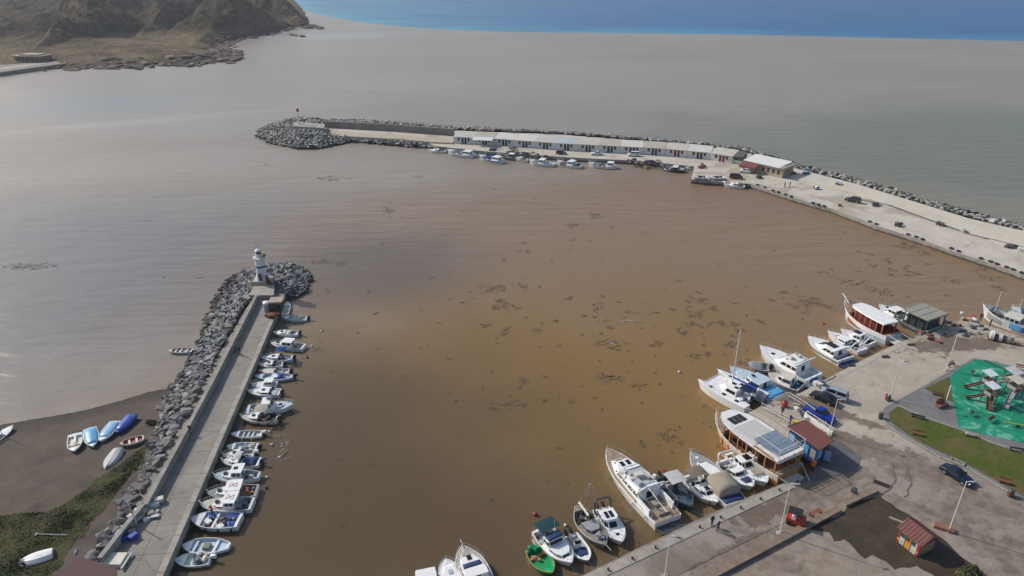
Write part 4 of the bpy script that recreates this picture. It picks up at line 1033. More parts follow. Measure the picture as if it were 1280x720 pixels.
b = pilot('white-fronted boat with brown wooden after deck and red drawing on its white roof', (259, 619), (322.5, 614), 2.55, GL, house=(.34, .62), hh=1.2, inner=WOOD, fb=.85, deck=GREYC, over=.25, rail=DARKG); b.clutter(5, .08, .3, [RUST, WOOD, DARKG], size=.6); red_mark(b)
b = pilot('white-hulled cabin boat with flaring bow and red drawing on its square canopy', (250, 633), (316.5, 631), 2.64, GL, house=(.32, .54), hh=1.2, fb=.9, over=.25, deck=CREAM); b.clutter(3, .08, .3, [NAVY, BLACK], size=.8); red_mark(b)
b = Boat('fishing_boat', 'broad white open fishing boat heaped with gear and blue drums', 'fishing boat', (238.5, 651), (300.5, 652), 2.90, .95, 0, GL)
b.hull(((.06, .74),), WHITE, rise=.4, inner=DECKB, sternw=.82, rail=GREYC); b.thwarts((.5, .7), WHITE); b.clutter(26, .12, .7, [BLUE, TANC, DARKG, WHITE, RUST, NAVY], size=.75, seed=4); b.fenders((.1, .35, .6), BLACK, (1,)); b.mast(.45, 2.2, .04, stays=False)
b = Boat('small_boat', 'long white round-ended rowboat with pale blue inside and wooden seat box', 'boat', (227.5, 681.5), (287, 682), 2.38, .6, 0, GL)
b.hull(((.05, .8),), CLEAN, inner=DECKB, sternw=.35, rise=.25, full=2.8, rail=CLEAN); b.thwarts((.72,), DECKB); b.thwarts((.3,), CLEAN); bm = B(); box(bm, -.5, -.4, b.zs, .3, .4, b.zs + .4); b.part('seat_box', bm, GREYW)
b = skiff('white and pale green open boat with black console, nearest of the left pier boats', (218.5, 700.5), (264, 698), 2.11, GL, inner=paint('pale_green_inside', (.45, .55, .48)), motor=CLEAN, cock=((.06, .72),), nth=(), cap=CLEAN); b.console(.42, .8); b.clutter(3, .3, .5, [DARKG, BLACK], size=.6)
b = Boat('small_boat', 'small cream open rowboat moored alone outside the left rubble breakwater', 'boat', (210.5, 437.5), (240.5, 437), 1.67, .5, 0, None)
b.hull(((.06, .85),), CREAM, inner=GREYC, sternw=.75, rise=.3, rail=DARKG); b.thwarts((.25, .5, .7), CREAM)

# ---- beach
def bz(px, py): p = G(px, py, .8); return beach_h(p.x, p.y)
def beach_boat(label, bow, stern, Bm, side, **kw):
    z = bz((bow[0] + stern[0]) / 2, (bow[1] + stern[1]) / 2) + .22
    b_ = Boat('small_boat', label, 'boat', bow, stern, Bm, kw.get('fb', .5), z, GB, pz=.3); return b_
b = beach_boat('small white pedal boat with open middle, leftmost of the row on the beach', (93, 565.5), (94.5, 543), 1.9, CLEAN); b.hull(((.12, .8),), CLEAN, inner=CREAM, sternw=.9); b.thwarts((.55,), CREAM); bm = B(); box(bm, b.x(.0), -.12, b.zs, b.x(.5), .12, b.zs + .3); b.part('centre_float', bm, CLEAN)
b = beach_boat('white boat with sky blue cover, second in the row on the beach', (116.5, 559.5), (112.5, 536), 1.9, CLEAN); b.hull(((.1, .7),), CLEAN, sternw=.85); b.cover(.04, .86, SKYB, .25, .92)
b = beach_boat('pale boat with light blue cover and white rim, third in the row on the beach', (125.5, 553), (144.5, 527.5), 1.9, DECKB); b.hull(((.1, .7),), CLEAN, sternw=.8); b.cover(.04, .8, LBLUE, .2, .85)
b = beach_boat('boat wrapped in dark royal blue cover, rightmost blue one on the beach', (146, 542.5), (166.5, 518.5), 1.8, BLUE); b.hull(((.1, .7),), BLUE, sternw=.8); b.cover(.02, .9, BLUE, .3, 1.0)
b = beach_boat('narrow red-brown wooden rowboat with pale rim on the beach beside the boulders', (149.5, 556.5), (180, 547.5), 1.6, PINKB); b.hull(((.06, .86),), CREAM, inner=PINKB, sternw=.7); b.thwarts((.3, .6), CREAM)
def upturned(label, bow, stern, Bm, mat):
    z = bz((bow[0] + stern[0]) / 2, (bow[1] + stern[1]) / 2); b_ = Boat('small_boat', label, 'upturned boat', bow, stern, Bm, .6, z, GB, pz=.3)
    b_.sternw = .8; b_.full = 2.2; bm = B(); rings = []
    for i in range(13):
        q = i / 12; W = max(.02, b_.w(q)); h = .62 * (1 - .25 * q ** 3)
        rings.append([bm.verts.new((b_.x(q) - .35 * (1 - 0) * max(0, q - .7) * k_, sg * W * f, h * z_)) for k_, (sg, f, z_) in enumerate(((-1, 1, -.1), (-1, .93, .45), (-1, .62, .85), (1, 0, 1), (1, .62, .85), (1, .93, .45), (1, 1, -.1)))])
    for a, c in zip(rings, rings[1:]):
        for k in range(6): bm.faces.new((a[k], c[k], c[k + 1], a[k + 1]))
    bm.faces.new(rings[0][::-1]); bm.faces.new(rings[-1]); bmesh.ops.recalc_face_normals(bm, faces=bm.faces)
    b_.part('hull', bm, mat); bm = B(); tube(bm, [(b_.x(.02), 0, .60), (b_.x(.9), 0, .52)], .04, 4); b_.part('keel', bm, CREAM)
    bm = B()
    for sg in (1, -1): tube(bm, [(b_.x(q), sg * (b_.w(q) + .02), .0) for q in (0, .2, .4, .6, .8, .95)], .04, 5)
    b_.part('rub_rail', bm, DARKG)
    return b_
upturned('upturned grey-white rowboat lying below the red-brown rowboat on the beach', (131, 588), (147.5, 562), 2.0, M('dull_white_hull', (.42, .44, .44), .6, .25, 1.5, 0, dirt=((.25, .24, .2), .6)))
upturned('upturned white boat lying in the grass at the bottom left corner', (21.5, 703.5), (66, 690.5), 1.9, WHITE)
b = Boat('sailing_dinghy', 'white and blue sailing dinghy with leaning mast at the left edge of the beach', 'sailing boat', (16.5, 531.5), (-22, 560), 1.9, .55, .15, None); b.hull(((.1, .6),), CLEAN, stripe=BLUE, sternw=.75); b.mast(.62, 4.2, .05, DARKG, TEAL, 2.4, stays=False)
# ---- far breakwater boats
def trawler(label, bow, stern, Bm, group, house=(.12, .36), hh=1.7, side=WHITE, stripe=None, fb=1.1, name='fishing_boat', **kw):
    b_ = Boat(name, label, 'fishing boat', bow, stern, Bm, fb, 0, group, pz=.9)
    b_.hull(((.04, house[0] - .02), (house[1] + .02, .8)) if house[0] > .1 else ((house[1] + .02, .8),), side, rise=.8, stripe=stripe, sternw=.6, inner=kw.get('inner', DECKB), bottom=AFR, sole=.5, rail=kw.get('rail', DARKG))
    b_.cabin(house[0], house[1], .66, hh, b_.zs, rf=.2, rr=0, nose=.95, knee=.9, roof=kw.get('roof', CLEAN), mat=side, over=.2, nw=3, name='wheelhouse', wv=(.55, .14))
    b_.mast((house[0] + house[1]) / 2, 2.6, .05, stays=False, z=b_.cab['z']); b_.mast(.72, 3.2, .05, stays=False, mat=WHITE)
    b_.clutter(kw.get('gear', 10), house[1] + .04, .76, kw.get('gm', [DARKG, BLUE, RUST, TANC, NAVY, WHITE]), size=.9, seed=int(bow[0])); b_.pulpit(.8, .5, WHITE)
    return b_
b = cuddy('small grey-white boat at the rocks, leftmost of the far breakwater boats', (536, 188), (558, 189), 2.76, GF, side=WHITE, fb=.8, rails=0)
b = trawler('large white trawler with blue gear, beside the first white hut of the far quay', (559, 189), (593, 194), 5.06, GF, stripe=None)
b = trawler('white fishing boat with dark blue deck gear, second trawler on the far quay', (599, 195.5), (628.5, 201.5), 4.6, GF, stripe=BLUE, gm=[NAVY, BLUE, DARKG])
b = trawler('dark fishing boat moored behind the white ones with clutter on deck', (622, 194), (645, 197), 3.91, GF, side=GREYW, gear=14)
b = cuddy('small white boat between two larger fishing boats near the second hut', (642, 197.5), (660.5, 200.5), 2.99, GF, side=WHITE, fb=.9, rails=0)
b = trawler('low white fishing boat with long flat foredeck on the far quay', (661, 201.5), (694, 205), 4.37, GF, house=(.4, .58), side=WHITE)
b = trawler('white fishing boat with dark stern, directly right of the low white one', (696, 202.5), (727, 207.5), 4.37, GF, house=(.3, .5), inner=NAVY)
b = trawler('white fishing boat with reddish nets, opposite the white parked car', (735, 205), (770, 208), 4.14, GF, house=(.1, .3), gm=[RUST, TANC, WHITE])
b = trawler('dark-hulled boat with white deck moored where the far quay widens', (825, 209), (856, 212.5), 3.91, GF, side=DARKG, inner=WHITE, house=(.3, .48), hh=1.3)
b = cuddy('small boat with light blue deck at the end of the far quay wall', (853, 208.5), (871, 211), 2.76, GF, side=DECKB, rails=0, fb=.8)
b = cuddy('white cabin motorboat lying against the low stone spur of the far quay', (903, 230.5), (931, 233), 3.45, GF, side=WHITE, fb=.95, cab=(.3, .7), ch=.7)
for bw, st_, lb_ in (((866, 221), (884, 221.5), 'white upturned-looking dinghy at the left tip of the stone spur'), ((886, 222), (906, 221.5), 'grey and white boat parked ashore on the stone spur')):
    z_ = FZ + .2; b = Boat('small_boat', lb_, 'boat', bw, st_, 2.3, .7, z_, None); b.hull(((.1, .7),), WHITE, inner=DARKG, sternw=.8); b.thwarts((.3, .6))

# ---- foreground quay
b = Boat('small_boat', 'bright green open boat with orange rim, its stern carrying green crates', 'boat', (691, 718), (664, 685), 2.5, .75, 0, GQ)
b.hull(((.1, .82),), GREEN, cap=ORANGE, inner=paint('green_inside', (.02, .30, .10)), sternw=.65, rise=.35, deck=GREEN, rail=paint('green_rail', (.02, .25, .08))); b.thwarts((.3,), WOOD); b.clutter(4, .04, .14, [paint('green_crate', (.01, .2, .09))], z=.7, size=.7, seed=3); b.clutter(3, .25, .5, [RUST, TANC, WOOD], size=.7, seed=8)
b = Boat('cabin_boat', 'white cabin cruiser with dark teal square canopy over the stern', 'cabin boat', (715, 707.5), (675.5, 662), 3.1, .95, 0, GQ)
b.hull(((.05, .36),), CLEAN, rise=.4, inner=INT, rail=GREYC); b.cabin(.34, .56, .74, 1.1, roof=CLEAN, rf=.45, nose=.9, knee=.85, wv=(.5, .1)); b.cabin(.55, .85, .78, .42, nose=.55, name='coach_roof', nw=2, rf=.35, wv=(.3, .25)); b.bimini(.06, .34, 2.6, 2.35, TEAL, arch=.08); b.cover(.36, .5, NAVY, .02, .62, b.cab['z'] * 0 + 2.05); b.pulpit(.7, .45); b.clutter(4, .08, .3, [DARKG, CREAM], size=.6); b.antenna(.4, 2.1)
b = Boat('inflatable_boat', 'grey and white inflatable-sided boat with dark seats, between canopy cruiser and wooden boat', 'inflatable boat', (735.5, 701.5), (712, 668.5), 2.3, .6, 0, GQ)
b.hull(((.05, .82),), WHITE, inner=INT, sternw=.9, rise=.4, capw=.32, full=2.8, cap=CLEAN); b.console(.42, .8); b.cover(.5, .78, NAVY, .05, .62, .42); b.outboard(.35); b.outboard(-.35)
b = Boat('fishing_boat', 'weathered grey wooden double-ended fishing boat with long bowsprit and thin mast', 'wooden boat', (757, 686), (720, 634.5), 3.1, .95, 0, GQ)
b.hull(((.12, .42),), GREYW, rise=.5, sternw=.12, inner=M('boat_dark_inside', (.05, .07, .05), .8), deck=GREYW, cap=CREAM, rail=DARKG, bottom=AFR); b.cabin(.44, .72, .6, .4, mat=GREYW, nose=.6, wv=(.3, .3), name='coach_roof', roof=GREYC); b.mast(.44, 6.5, .06, GREYW, bl=2.5, boom=CREAM); b.sprit(1.2, GREYW); b.pulpit(.75, .4); b.clutter(8, .14, .4, [DARKG, GREYW, TANC], size=.6, seed=2); b.clutter(6, .72, .9, [NAVY, GREYC, GREYW], z=1.0, size=.5, seed=6)
b = Boat('motorboat', 'smooth white motorboat with two dark roof windows and dark stern arch', 'motorboat', (778, 681), (751, 637), 2.8, .9, 0, GQ)
b.hull(((.05, .2),), CLEAN, rise=.4, inner=DARKG, rail=GREYC); b.cabin(.2, .66, .74, 1.0, rf=1.0, nose=.6, roof=CLEAN, knee=.7, wv=(.3, .2), nw=2); b.hatch(.36, .3, 1.0, .42, b.cab['z'] + .08); b.hatch(.36, -.3, 1.0, .42, b.cab['z'] + .08); b.pulpit(.66, .45); b.arch(.12, 1.7, mat=DARKG); b.outboard(.4); b.outboard(-.4); b.hatch(.78, 0, .4, .4)
b = Boat('motor_yacht', 'long white flybridge yacht with teak side decks and open brown after deck', 'yacht', (758, 563), (835, 650), 4.5, 1.5, 0, GQ, pz=1.3)
b.hull(((.03, .30),), CLEAN, rise=.35, inner=TEAK, deck=TEAK, sternw=.86, sole=.75, capw=.14, rail=None, bottom=AFB, stripe=None, full=2.6, flare=.4)
b.cabin(.28, .84, .78, 1.25, rf=1.6, nose=.5, wv=(.38, .22), nw=4, knee=.68, name='saloon'); zc = b.cab['z']
b.cabin(.30, .60, .66, .5, zc - .02, rf=.5, nose=.8, wins=False, name='flybridge'); b.hatch(.68, .45, .8, .55, zc + .02); b.hatch(.68, -.45, .8, .55, zc + .02)
bm = B(); box(bm, b.x(.33), -1.2, zc + .30, b.x(.56), 1.2, zc + .50); b.part('flybridge_floor', bm, INT); b.clutter(9, .34, .56, [CREAM, CLEAN, TANC, INT], z=zc + .5, size=.8, seed=11)
zs_ = b.zs
for sg in (1, -1): bm = B(); box(bm, b.x(.10), sg * 1.75 - .12, zs_, b.x(.28), sg * 1.75 + .12, zs_ + 1.0); b.part('bulwark', bm, CLEAN)
b.arch(.30, 1.5, .8, rake=-.9, z0=zc); b.screen(.60, .55, .4) if False else None
bm = B(); pane(bm, [(b.x(.6), -1.1, zc + .3), (b.x(.6), 1.1, zc + .3), (b.x(.57), 1.0, zc + .85), (b.x(.57), -1.0, zc + .85)], .02, 0, 0, .02); b.part('windscreen', bm, DECKB)
bm = B(); tube(bm, [(b.x(.29), .4, zs_ + 2.2), (b.x(.02), .1, zs_ + 1.2)], .06, 6); b.part('passerelle', bm, WHITE); b.pulpit(.55, .7); b.platform(1.3, DARKG, .55); b.fenders((.12, .3, .5), WHITE, (1,))
bm = B(); box(bm, b.x(.07), -.9, zs_, b.x(.14), .6, zs_ + .35); b.part('stern_sofa', bm, TANC); bm = B(); box(bm, b.x(.16), -.5, zs_ + .6, b.x(.22), .5, zs_ + .66); box(bm, b.x(.185), -.06, zs_, b.x(.195), .06, zs_ + .6); b.part('table', bm, TANC)
bm = B(); 
for s_ in (.06, .28):
    for sg in (1, -1): tube(bm, [(b.x(s_), sg * 1.8, zs_), (b.x(s_), sg * 1.8, zs_ + 2.1)], .03, 5)
tube(bm, [(b.x(.06), -1.8, zs_ + 2.1), (b.x(.28), -1.8, zs_ + 2.1)], .03, 5); tube(bm, [(b.x(.06), 1.8, zs_ + 2.1), (b.x(.28), 1.8, zs_ + 2.1)], .03, 5); tube(bm, [(b.x(.06), -1.8, zs_ + 2.1), (b.x(.06), 1.8, zs_ + 2.1)], .03, 5)
b.part('awning_frame', bm, STEEL); b.antenna(.3, zc + 1.4)
b = Boat('motorboat', 'slate grey motorboat with rounded white hard top, beside the long flybridge yacht', 'motorboat', (865, 637.5), (829, 597), 3.0, 1.0, 0, GQ)
b.hull(((.05, .66),), SLATE, rise=.35, inner=M('dark_teal_deck', (.04, .07, .08), .6), deck=SLATE, rail=DARKG, full=2.0); b.console(.38, 1.0, .8, DARKG); b.bimini(.2, .55, 2.2, 2.5, CLEAN, arch=.1); b.clutter(4, .1, .3, [DARKG, NAVY], size=.7); b.outboard(.4, RED); b.outboard(-.4, BLACK); b.pulpit(.7, .35)
b = Boat('motorboat', 'white cruiser with beige cockpit canopy and black fenders, left of the beige-covered yacht', 'motorboat', (897, 631.5), (862, 595), 3.2, .95, 0, GQ)
b.hull(((.05, .4),), CLEAN, rise=.35, inner=INT, deck=CLEAN, rail=GREYC); b.bimini(.04, .36, 2.5, 2.1, TANC, arch=.15); b.cabin(.4, .78, .7, .55, rf=.9, nose=.5, wv=(.25, .3), name='coach_roof', nw=1); b.screen(.42, .7, .6, .4); b.hatch(.6, 0, .6, .6, b.zat(.6) + .55); b.pulpit(.62, .5); b.fenders((.12, .3, .5, .68), BLACK, (1,)); b.fenders((.9,), BLACK)
b = Boat('sailing_yacht', 'long white yacht seen from its bow with big beige cover over the stern', 'yacht', (863, 566), (921, 630), 3.7, 1.15, 0, GQ, pz=1)
b.hull(((.04, .4),), CLEAN, rise=.35, inner=NAVY, deck=GREYC, rail=GREYC, sternw=.8); b.cabin(.38, .80, .66, .6, rf=1.0, nose=.45, wv=(.35, .25), nw=3, name='coach_roof'); b.hatch(.86, 0, .45, .45, mat=CLEAN); b.cover(.14, .46, TANC, .5, .9, None, .9); b.cover(.03, .12, NAVY, .2, .95); b.pulpit(.55, .5, s0=.6) if False else b.pulpit(.55, .5); b.sprit(.5, STEEL, .1)
b = Boat('motorboat', 'white boat with tall steering stand and crowded deck between covered yacht and cruiser', 'motorboat', (941, 612.5), (904, 577), 3.2, 1.0, 0, GQ)
b.hull(((.05, .52),), CLEAN, rise=.4, inner=DECKB, deck=CLEAN, rail=GREYC, full=3.0); b.cabin(.4, .62, .62, 1.25, b.zs, rf=.5, nose=.8, roof=CLEAN, wv=(.55, .1)); b.clutter(9, .1, .38, [RUST, CREAM, DARKG, INT], size=.7, seed=4); b.cover(.7, .84, NAVY, .02, .45, 1.15); b.pulpit(.6, .5); b.arch(.12, 1.5)
b = Boat('motorboat', 'glossy white cruiser with dark sun roof and brown cushioned foredeck', 'motorboat', (959, 606), (916, 566), 3.4, 1.1, 0, GQ, pz=.9)
b.hull(((.04, .28),), CLEAN, rise=.35, inner=TEAK, deck=CLEAN, rail=DARKG, full=2.6); b.cabin(.26, .60, .78, 1.15, rf=.9, nose=.8, roof=CLEAN, wv=(.42, .14), nw=2, knee=.8); b.hatch(.38, 0, 1.0, .95, b.cab['z'] + .08); b.cabin(.58, .86, .7, .3, nose=.45, name='coach_roof', wins=False); bm = B(); box(bm, b.x(.62), -.7, b.zat(.72) + .3, b.x(.78), .7, b.zat(.72) + .40); b.part('sun_cushion', bm, TANC); b.clutter(4, .06, .24, [RUST, CREAM], size=.7); b.pulpit(.5, .55); b.platform(.8)
b = Boat('small_boat', 'small square-ended white dinghy at the corner of the quay under the tour boat stern', 'dinghy', (994, 603), (972, 604.5), 1.7, .5, 0, None); b.hull(((.06, .84),), CLEAN, inner=DARKG, sternw=.92, full=3.2); b.thwarts((.35, .6), INT)
# bottom edge
b = Boat('motor_yacht', 'white yacht with beige foredeck cut by the bottom edge of the picture', 'yacht', (578, 684), (608, 752), 3.7, 1.2, 0, GQ, pz=1.1)
b.hull(((.04, .25),), CLEAN, rise=.35, inner=TEAK, deck=M('beige_deck', (.48, .44, .39), .6), rail=DARKG, full=2.5, capw=.12); b.cabin(.24, .84, .74, .75, rf=.9, nose=.5, wv=(.3, .3), nw=4, knee=.7); zc = b.cab['z']; b.hatch(.70, 0, .6, .5, zc + .02); b.cabin(.3, .52, .66, .7, zc - .02, rf=.6, nose=.9, roof=CLEAN, name='flybridge'); b.cover(.53, .60, NAVY, .02, .55, zc + .15); b.pulpit(.6, .5); b.sprit(.7, STEEL, .25)
b = Boat('motorboat', 'white motorboat with dark-rimmed bow, just left of the yacht at the bottom edge', 'motorboat', (557, 701), (575, 752), 2.9, .9, 0, GQ); b.hull(((.05, .3),), DARKG, cap=CLEAN, deck=CLEAN, rise=.3, full=2.8); b.cabin(.28, .86, .72, .4, rf=.6, nose=.5, wins=False, name='coach_roof'); b.hatch(.62, 0, .6, .5, b.cab['z'] + .02, mat=INT); b.pulpit(.7, .4)
b = Boat('cabin_boat', 'white cabin boat of which only the square roof shows at the bottom edge', 'cabin boat', (540, 760), (531, 713), 2.6, .8, 0, GQ); b.hull(((.05, .3),), CLEAN, rise=.3); b.cabin(.16, .5, .9, 1.1, roof=CLEAN, rf=.2, nose=.9)

# ---- big wooden tour boat ----------------------------------------------------
b = Boat('tour_boat', 'large varnished wooden tour boat with white upper deck, solar panels and orange side', 'tour boat', (894, 522), (988, 590), 6.0, 2.35, 0, None, pz=2.1)
b.hull(((.06, .74),), WOOD, rise=.55, inner=WOOD, deck=TEAK, sternw=.8, sole=.33, stripe=CREAM, cap=CREAM, bottom=CREAM, full=2.6, capw=.16, rail=CREAM)
zl = b.zs; zt = 3.75
bm = B()   # upper deck slab following the hull
up = [(.02, .95), (.2, .93), (.4, .9), (.6, .88), (.74, .86), (.84, .74), (.88, .5)]
ol = [(b.x(q), -b.w(min(q, .92)) * 1.0 * k, 0) for q, k in up] + [(b.x(q), b.w(min(q, .92)) * 1.0 * k, 0) for q, k in up[::-1]]
prism(bm, [(x, y, zt) for x, y, _ in ol], [(x, y, zt + .18) for x, y, _ in ol]); ud = b.part('upper_deck', bm, WHITE)
bm = B(); 
for q in (.05, .16, .27, .38, .49, .6, .7):
    for sg in (1, -1): box(bm, b.x(q) - .07, sg * (b.w(q) - .16) - .07, zl, b.x(q) + .07, sg * (b.w(q) - .16) + .07, zt)
b.part('deck_post', bm, WOOD)
bm = B(); pb = [(b.x(.30), -1.5), (b.x(.7), -1.5), (b.x(.7), 1.5), (b.x(.30), 1.5)]; slab(bm, pb, zl, zt); cb = b.part('saloon', bm, M('brown_saloon', (.22, .09, .035), .5))
for k in range(6):
    for sg in (1, -1):
        x0 = b.x(.32) + k * (b.x(.7) - b.x(.3)) / 6; bm = B(); box(bm, x0, sg * 1.5 - .03, zl + .9, x0 + .7, sg * 1.5 + .03, zl + 1.7); b.part('window', bm, GLASS, cb)
for k in range(7):   # long benches and tables on the lower deck
    for sg in (1, -1):
        bm = B(); x0 = b.x(.08 + k * .085); yy = sg * (b.w(.08 + k * .085) - .75); box(bm, x0, yy - .25, zl, x0 + .9, yy + .25, zl + .45); b.part('bench', bm, WOOD)
bm = B(); slab(bm, [(b.x(.33), -2.0), (b.x(.62), -2.0), (b.x(.62), 2.0), (b.x(.33), 2.0)], zt + .18, zt + .30); b.part('roof_mat', bm, M('grey_white_cover', (.48, .47, .45), .8, .08), ud)
for k in range(3):   # dark roof windows forward
    bm = B(); y = -.85 + k * .85; box(bm, b.x(.66), y - .38, zt + .18, b.x(.77), y + .38, zt + .24); b.part('roof_window', bm, BLACK, ud)
PAN = M('solar_panel', (.20, .25, .32), .18, .2, 2)
for i in range(4):
    for j in range(5):
        bm = B(); x0 = b.x(.055) + i * 1.03 + .3; y0 = -2.3 + j * .80; box(bm, x0, y0, zt + .45, x0 + 1.0, y0 + .76, zt + .50); b.part('solar_panel', bm, PAN, ud)
bm = B(); box(bm, b.x(.03), -2.5, zt + .18, b.x(.07), 2.5, zt + .42); b.part('locker', bm, WHITE, ud)
for sg in (1, -1):
    bm = B(); box(bm, b.x(.04), sg * 2.42 - .12, zt + .18, b.x(.32), sg * 2.42 + .12, zt + .34); b.part('side_bench', bm, WOOD, ud)
bm = B(); rq = (.03, .12, .22, .32, .42, .52, .62, .72, .8)
for hgt in (.45, .85):
    for sg in (1, -1): tube(bm, [(b.x(q), sg * (b.w(q) * (.91 if q < .75 else .76)), zt + .18 + hgt) for q in rq], .025, 5)
    tube(bm, [(b.x(.03), -b.w(.03) * .97, zt + .18 + hgt), (b.x(.03), b.w(.03) * .97, zt + .18 + hgt)], .025, 5)
for q in rq:
    for sg in (1, -1): y = sg * (b.w(q) * (.91 if q < .75 else .76)); tube(bm, [(b.x(q), y, zt + .15), (b.x(q), y, zt + 1.03)], .025, 5)
b.part('railing', bm, WHITE, ud)
bm = B(); 
for x_ in (.03, .32):
    for sg in (1, -1): tube(bm, [(b.x(x_), sg * 2.3, zt), (b.x(x_), sg * 2.3, zt + 2.1)], .03, 5)
for sg in (1, -1): tube(bm, [(b.x(.03), sg * 2.3, zt + 2.1), (b.x(.32), sg * 2.3, zt + 2.1)], .03, 5)
tube(bm, [(b.x(.32), -2.3, zt + 2.1), (b.x(.32), 2.3, zt + 2.1)], .03, 5); tube(bm, [(b.x(.03), -2.3, zt + 2.1), (b.x(.03), 2.3, zt + 2.1)], .03, 5)
b.part('awning_frame', bm, WHITE, ud)
b.sprit(1.6, WOOD, .5); b.pulpit(.82, .8, WHITE)
bm = B(); 
for sg in (1, -1): tube(bm, [(b.x(0), sg * 2.3, 1.9), (b.x(0) - 2.1, sg * 1.3, 1.2)], .05, 5)
box(bm, b.x(0) - 2.4, -1.5, .95, b.x(0), 1.5, 1.05); b.part('stern_gangway', bm, CREAM)
for k in range(8):
    bm = B(); add_rock(bm, ROCKS[k], Matrix.Translation((b.x(.04) - .25, -2.2 + k * .6, zt + .5)) @ Matrix.Diagonal((.2, .4, .4, 1))); b.part('life_jacket', bm, (ORANGE, WHITE, CREAM)[k % 3])

# ---- sailing catamaran
b = Boat('catamaran', 'white sailing catamaran with twin bows, bare mast and rolled blue sail', 'catamaran', (884, 470), (946, 503), 6.6, 1.3, 0, GU, pz=1.3)
L_ = b.L
def cat_hull(y0):
    sub = Boat.__new__(Boat); sub.L, sub.B, sub.fb, sub.root = L_, 1.75, 1.35, b.root; sub.sternw = .8; sub.full = 2.1; sub.rise = .25
    n0 = len(bpy.data.objects); sub.hull((), CLEAN, rise=.2, sternw=.8, bottom=AFB, deck=CLEAN, full=2.1, rail=None)
    o = [c for c in b.root.children if c.name.startswith('hull')][-1]; return o
hs = []
for sg in (1, -1):
    before = set(b.root.children); cat_hull(0); o = [c for c in b.root.children if c not in before][0]; o.location = (0, sg * 2.45, 0); hs.append(o)
b.sternw = .8; b.full = 2.1
bm = B(); box(bm, b.x(.1), -1.9, .75, b.x(.66), 1.9, 1.3); b.part('bridge_deck', bm, CLEAN)
bm = B(); box(bm, b.x(.66), -1.7, 1.12, b.x(.9), 1.7, 1.16); tube(bm, [(b.x(.9), -2.4, 1.2), (b.x(.9), 2.4, 1.2)], .08, 6); b.part('foredeck', bm, CLEAN)
bot = [(b.x(.28), -1.9, 1.3), (b.x(.5), -1.9, 1.3), (b.x(.68), -1.0, 1.3), (b.x(.68), 1.0, 1.3), (b.x(.5), 1.9, 1.3), (b.x(.28), 1.9, 1.3)]
top = [(b.x(.29), -1.6, 2.25), (b.x(.48), -1.6, 2.25), (b.x(.58), -.8, 2.15), (b.x(.58), .8, 2.15), (b.x(.48), 1.6, 2.25), (b.x(.29), 1.6, 2.25)]
bm = B(); prism(bm, bot, top); cb = b.part('saloon', bm, CLEAN)
for i, j in ((0, 1), (1, 2), (2, 3), (3, 4), (4, 5)): bm = B(); pane(bm, (bot[i], bot[j], top[j], top[i]), .08, .3, .2, .015); b.part('window', bm, GLASS, cb)
for q, y in ((.36, -.7), (.36, .7), (.46, 0), (.72, 2.45), (.72, -2.45), (.45, 2.5), (.45, -2.5), (.2, 2.5), (.25, -2.5)): b.hatch(q, y, .6, .5, 2.27 if abs(y) < 1 else 1.4)
b.bimini(.08, .27, 3.0, 2.9, NAVY, arch=.1, zr=1.3); b.mast(.5, 9.5, .1, WHITE, BLUE, 4.2, z=2.15, stays=False)
bm = B(); zt_ = 11.2
for p in ((b.x(.93), 0, 1.3), (b.x(.45), 2.7, 1.3), (b.x(.45), -2.7, 1.3)): tube(bm, [(b.x(.5), 0, zt_), p], .02, 4)
b.part('rigging', bm, STEEL); bm = B()
for sg in (1, -1):
    for y in (sg * 3.1, sg * 1.85):
        tube(bm, [(b.x(.5), y, 1.95), (b.x(.8), y * (1 if abs(y) > 2 else 1.05), 1.95), (b.x(.96), sg * 2.5, 1.95)], .02, 5)
        for q in (.5, .6, .7, .8): tube(bm, [(b.x(q), y, 1.3), (b.x(q), y, 1.95)], .016, 4)
b.part('bow_rail', bm, STEEL); b.clutter(12, .02, .26, [NAVY, DARKG, INT, WHITE], z=1.32, size=.8, seed=3); b.fenders((.3, .5), WHITE) if False else None

b = Boat('motorboat', 'white boat with bright blue tarpaulin floor at the stern, beside the catamaran', 'motorboat', (912, 460), (974, 497), 4.2, 1.2, 0, GU, pz=1)
b.hull(((.03, .26),), CLEAN, rise=.35, inner=SKYB, deck=DECKB, sternw=.9, rail=BLUE); b.cabin(.28, .62, .7, 1.2, rf=.8, nose=.8, roof=DECKB, wv=(.45, .15), nw=3); b.cabin(.6, .86, .6, .3, name='coach_roof', wins=False, mat=DECKB); b.pulpit(.6, .5); b.cover(.03, .26, SKYB, .04, .9, 1.2); b.hatch(.5, .4, .5, .5, b.zat(.45) + 1.3)
b = Boat('inflatable_boat', 'grey covered inflatable with dark motor moored behind the blue-floored boat', 'inflatable boat', (934, 456), (961, 460), 2.9, .8, 0, GU); b.hull(((.05, .82),), GREYC, inner=GREYC, sternw=.9, capw=.3); b.cover(.25, .92, M('grey_boat_cover', (.22, .23, .25), .8), .3, .9); b.outboard(.3); b.outboard(-.3)
b = Boat('cabin_boat', 'grey-sided boat with a row of rounded windows, before the tall white yacht', 'cabin boat', (960, 468), (1002, 485), 3.4, 1.2, 0, GU, pz=1)
b.hull(((.04, .24),), GREYC, rise=.3, inner=DARKG, rail=CLEAN, deck=CREAM); b.cabin(.26, .72, .72, 1.2, rf=.7, nose=.7, roof=CREAM, wv=(.35, .2), nw=4); b.pulpit(.7, .5); b.clutter(4, .06, .24, [NAVY, LBLUE], size=.8)
b = Boat('motor_yacht', 'tall glossy white yacht with flybridge and long overhanging bow', 'yacht', (949, 434.5), (1018, 472), 4.6, 1.7, 0, GU, pz=1.6)
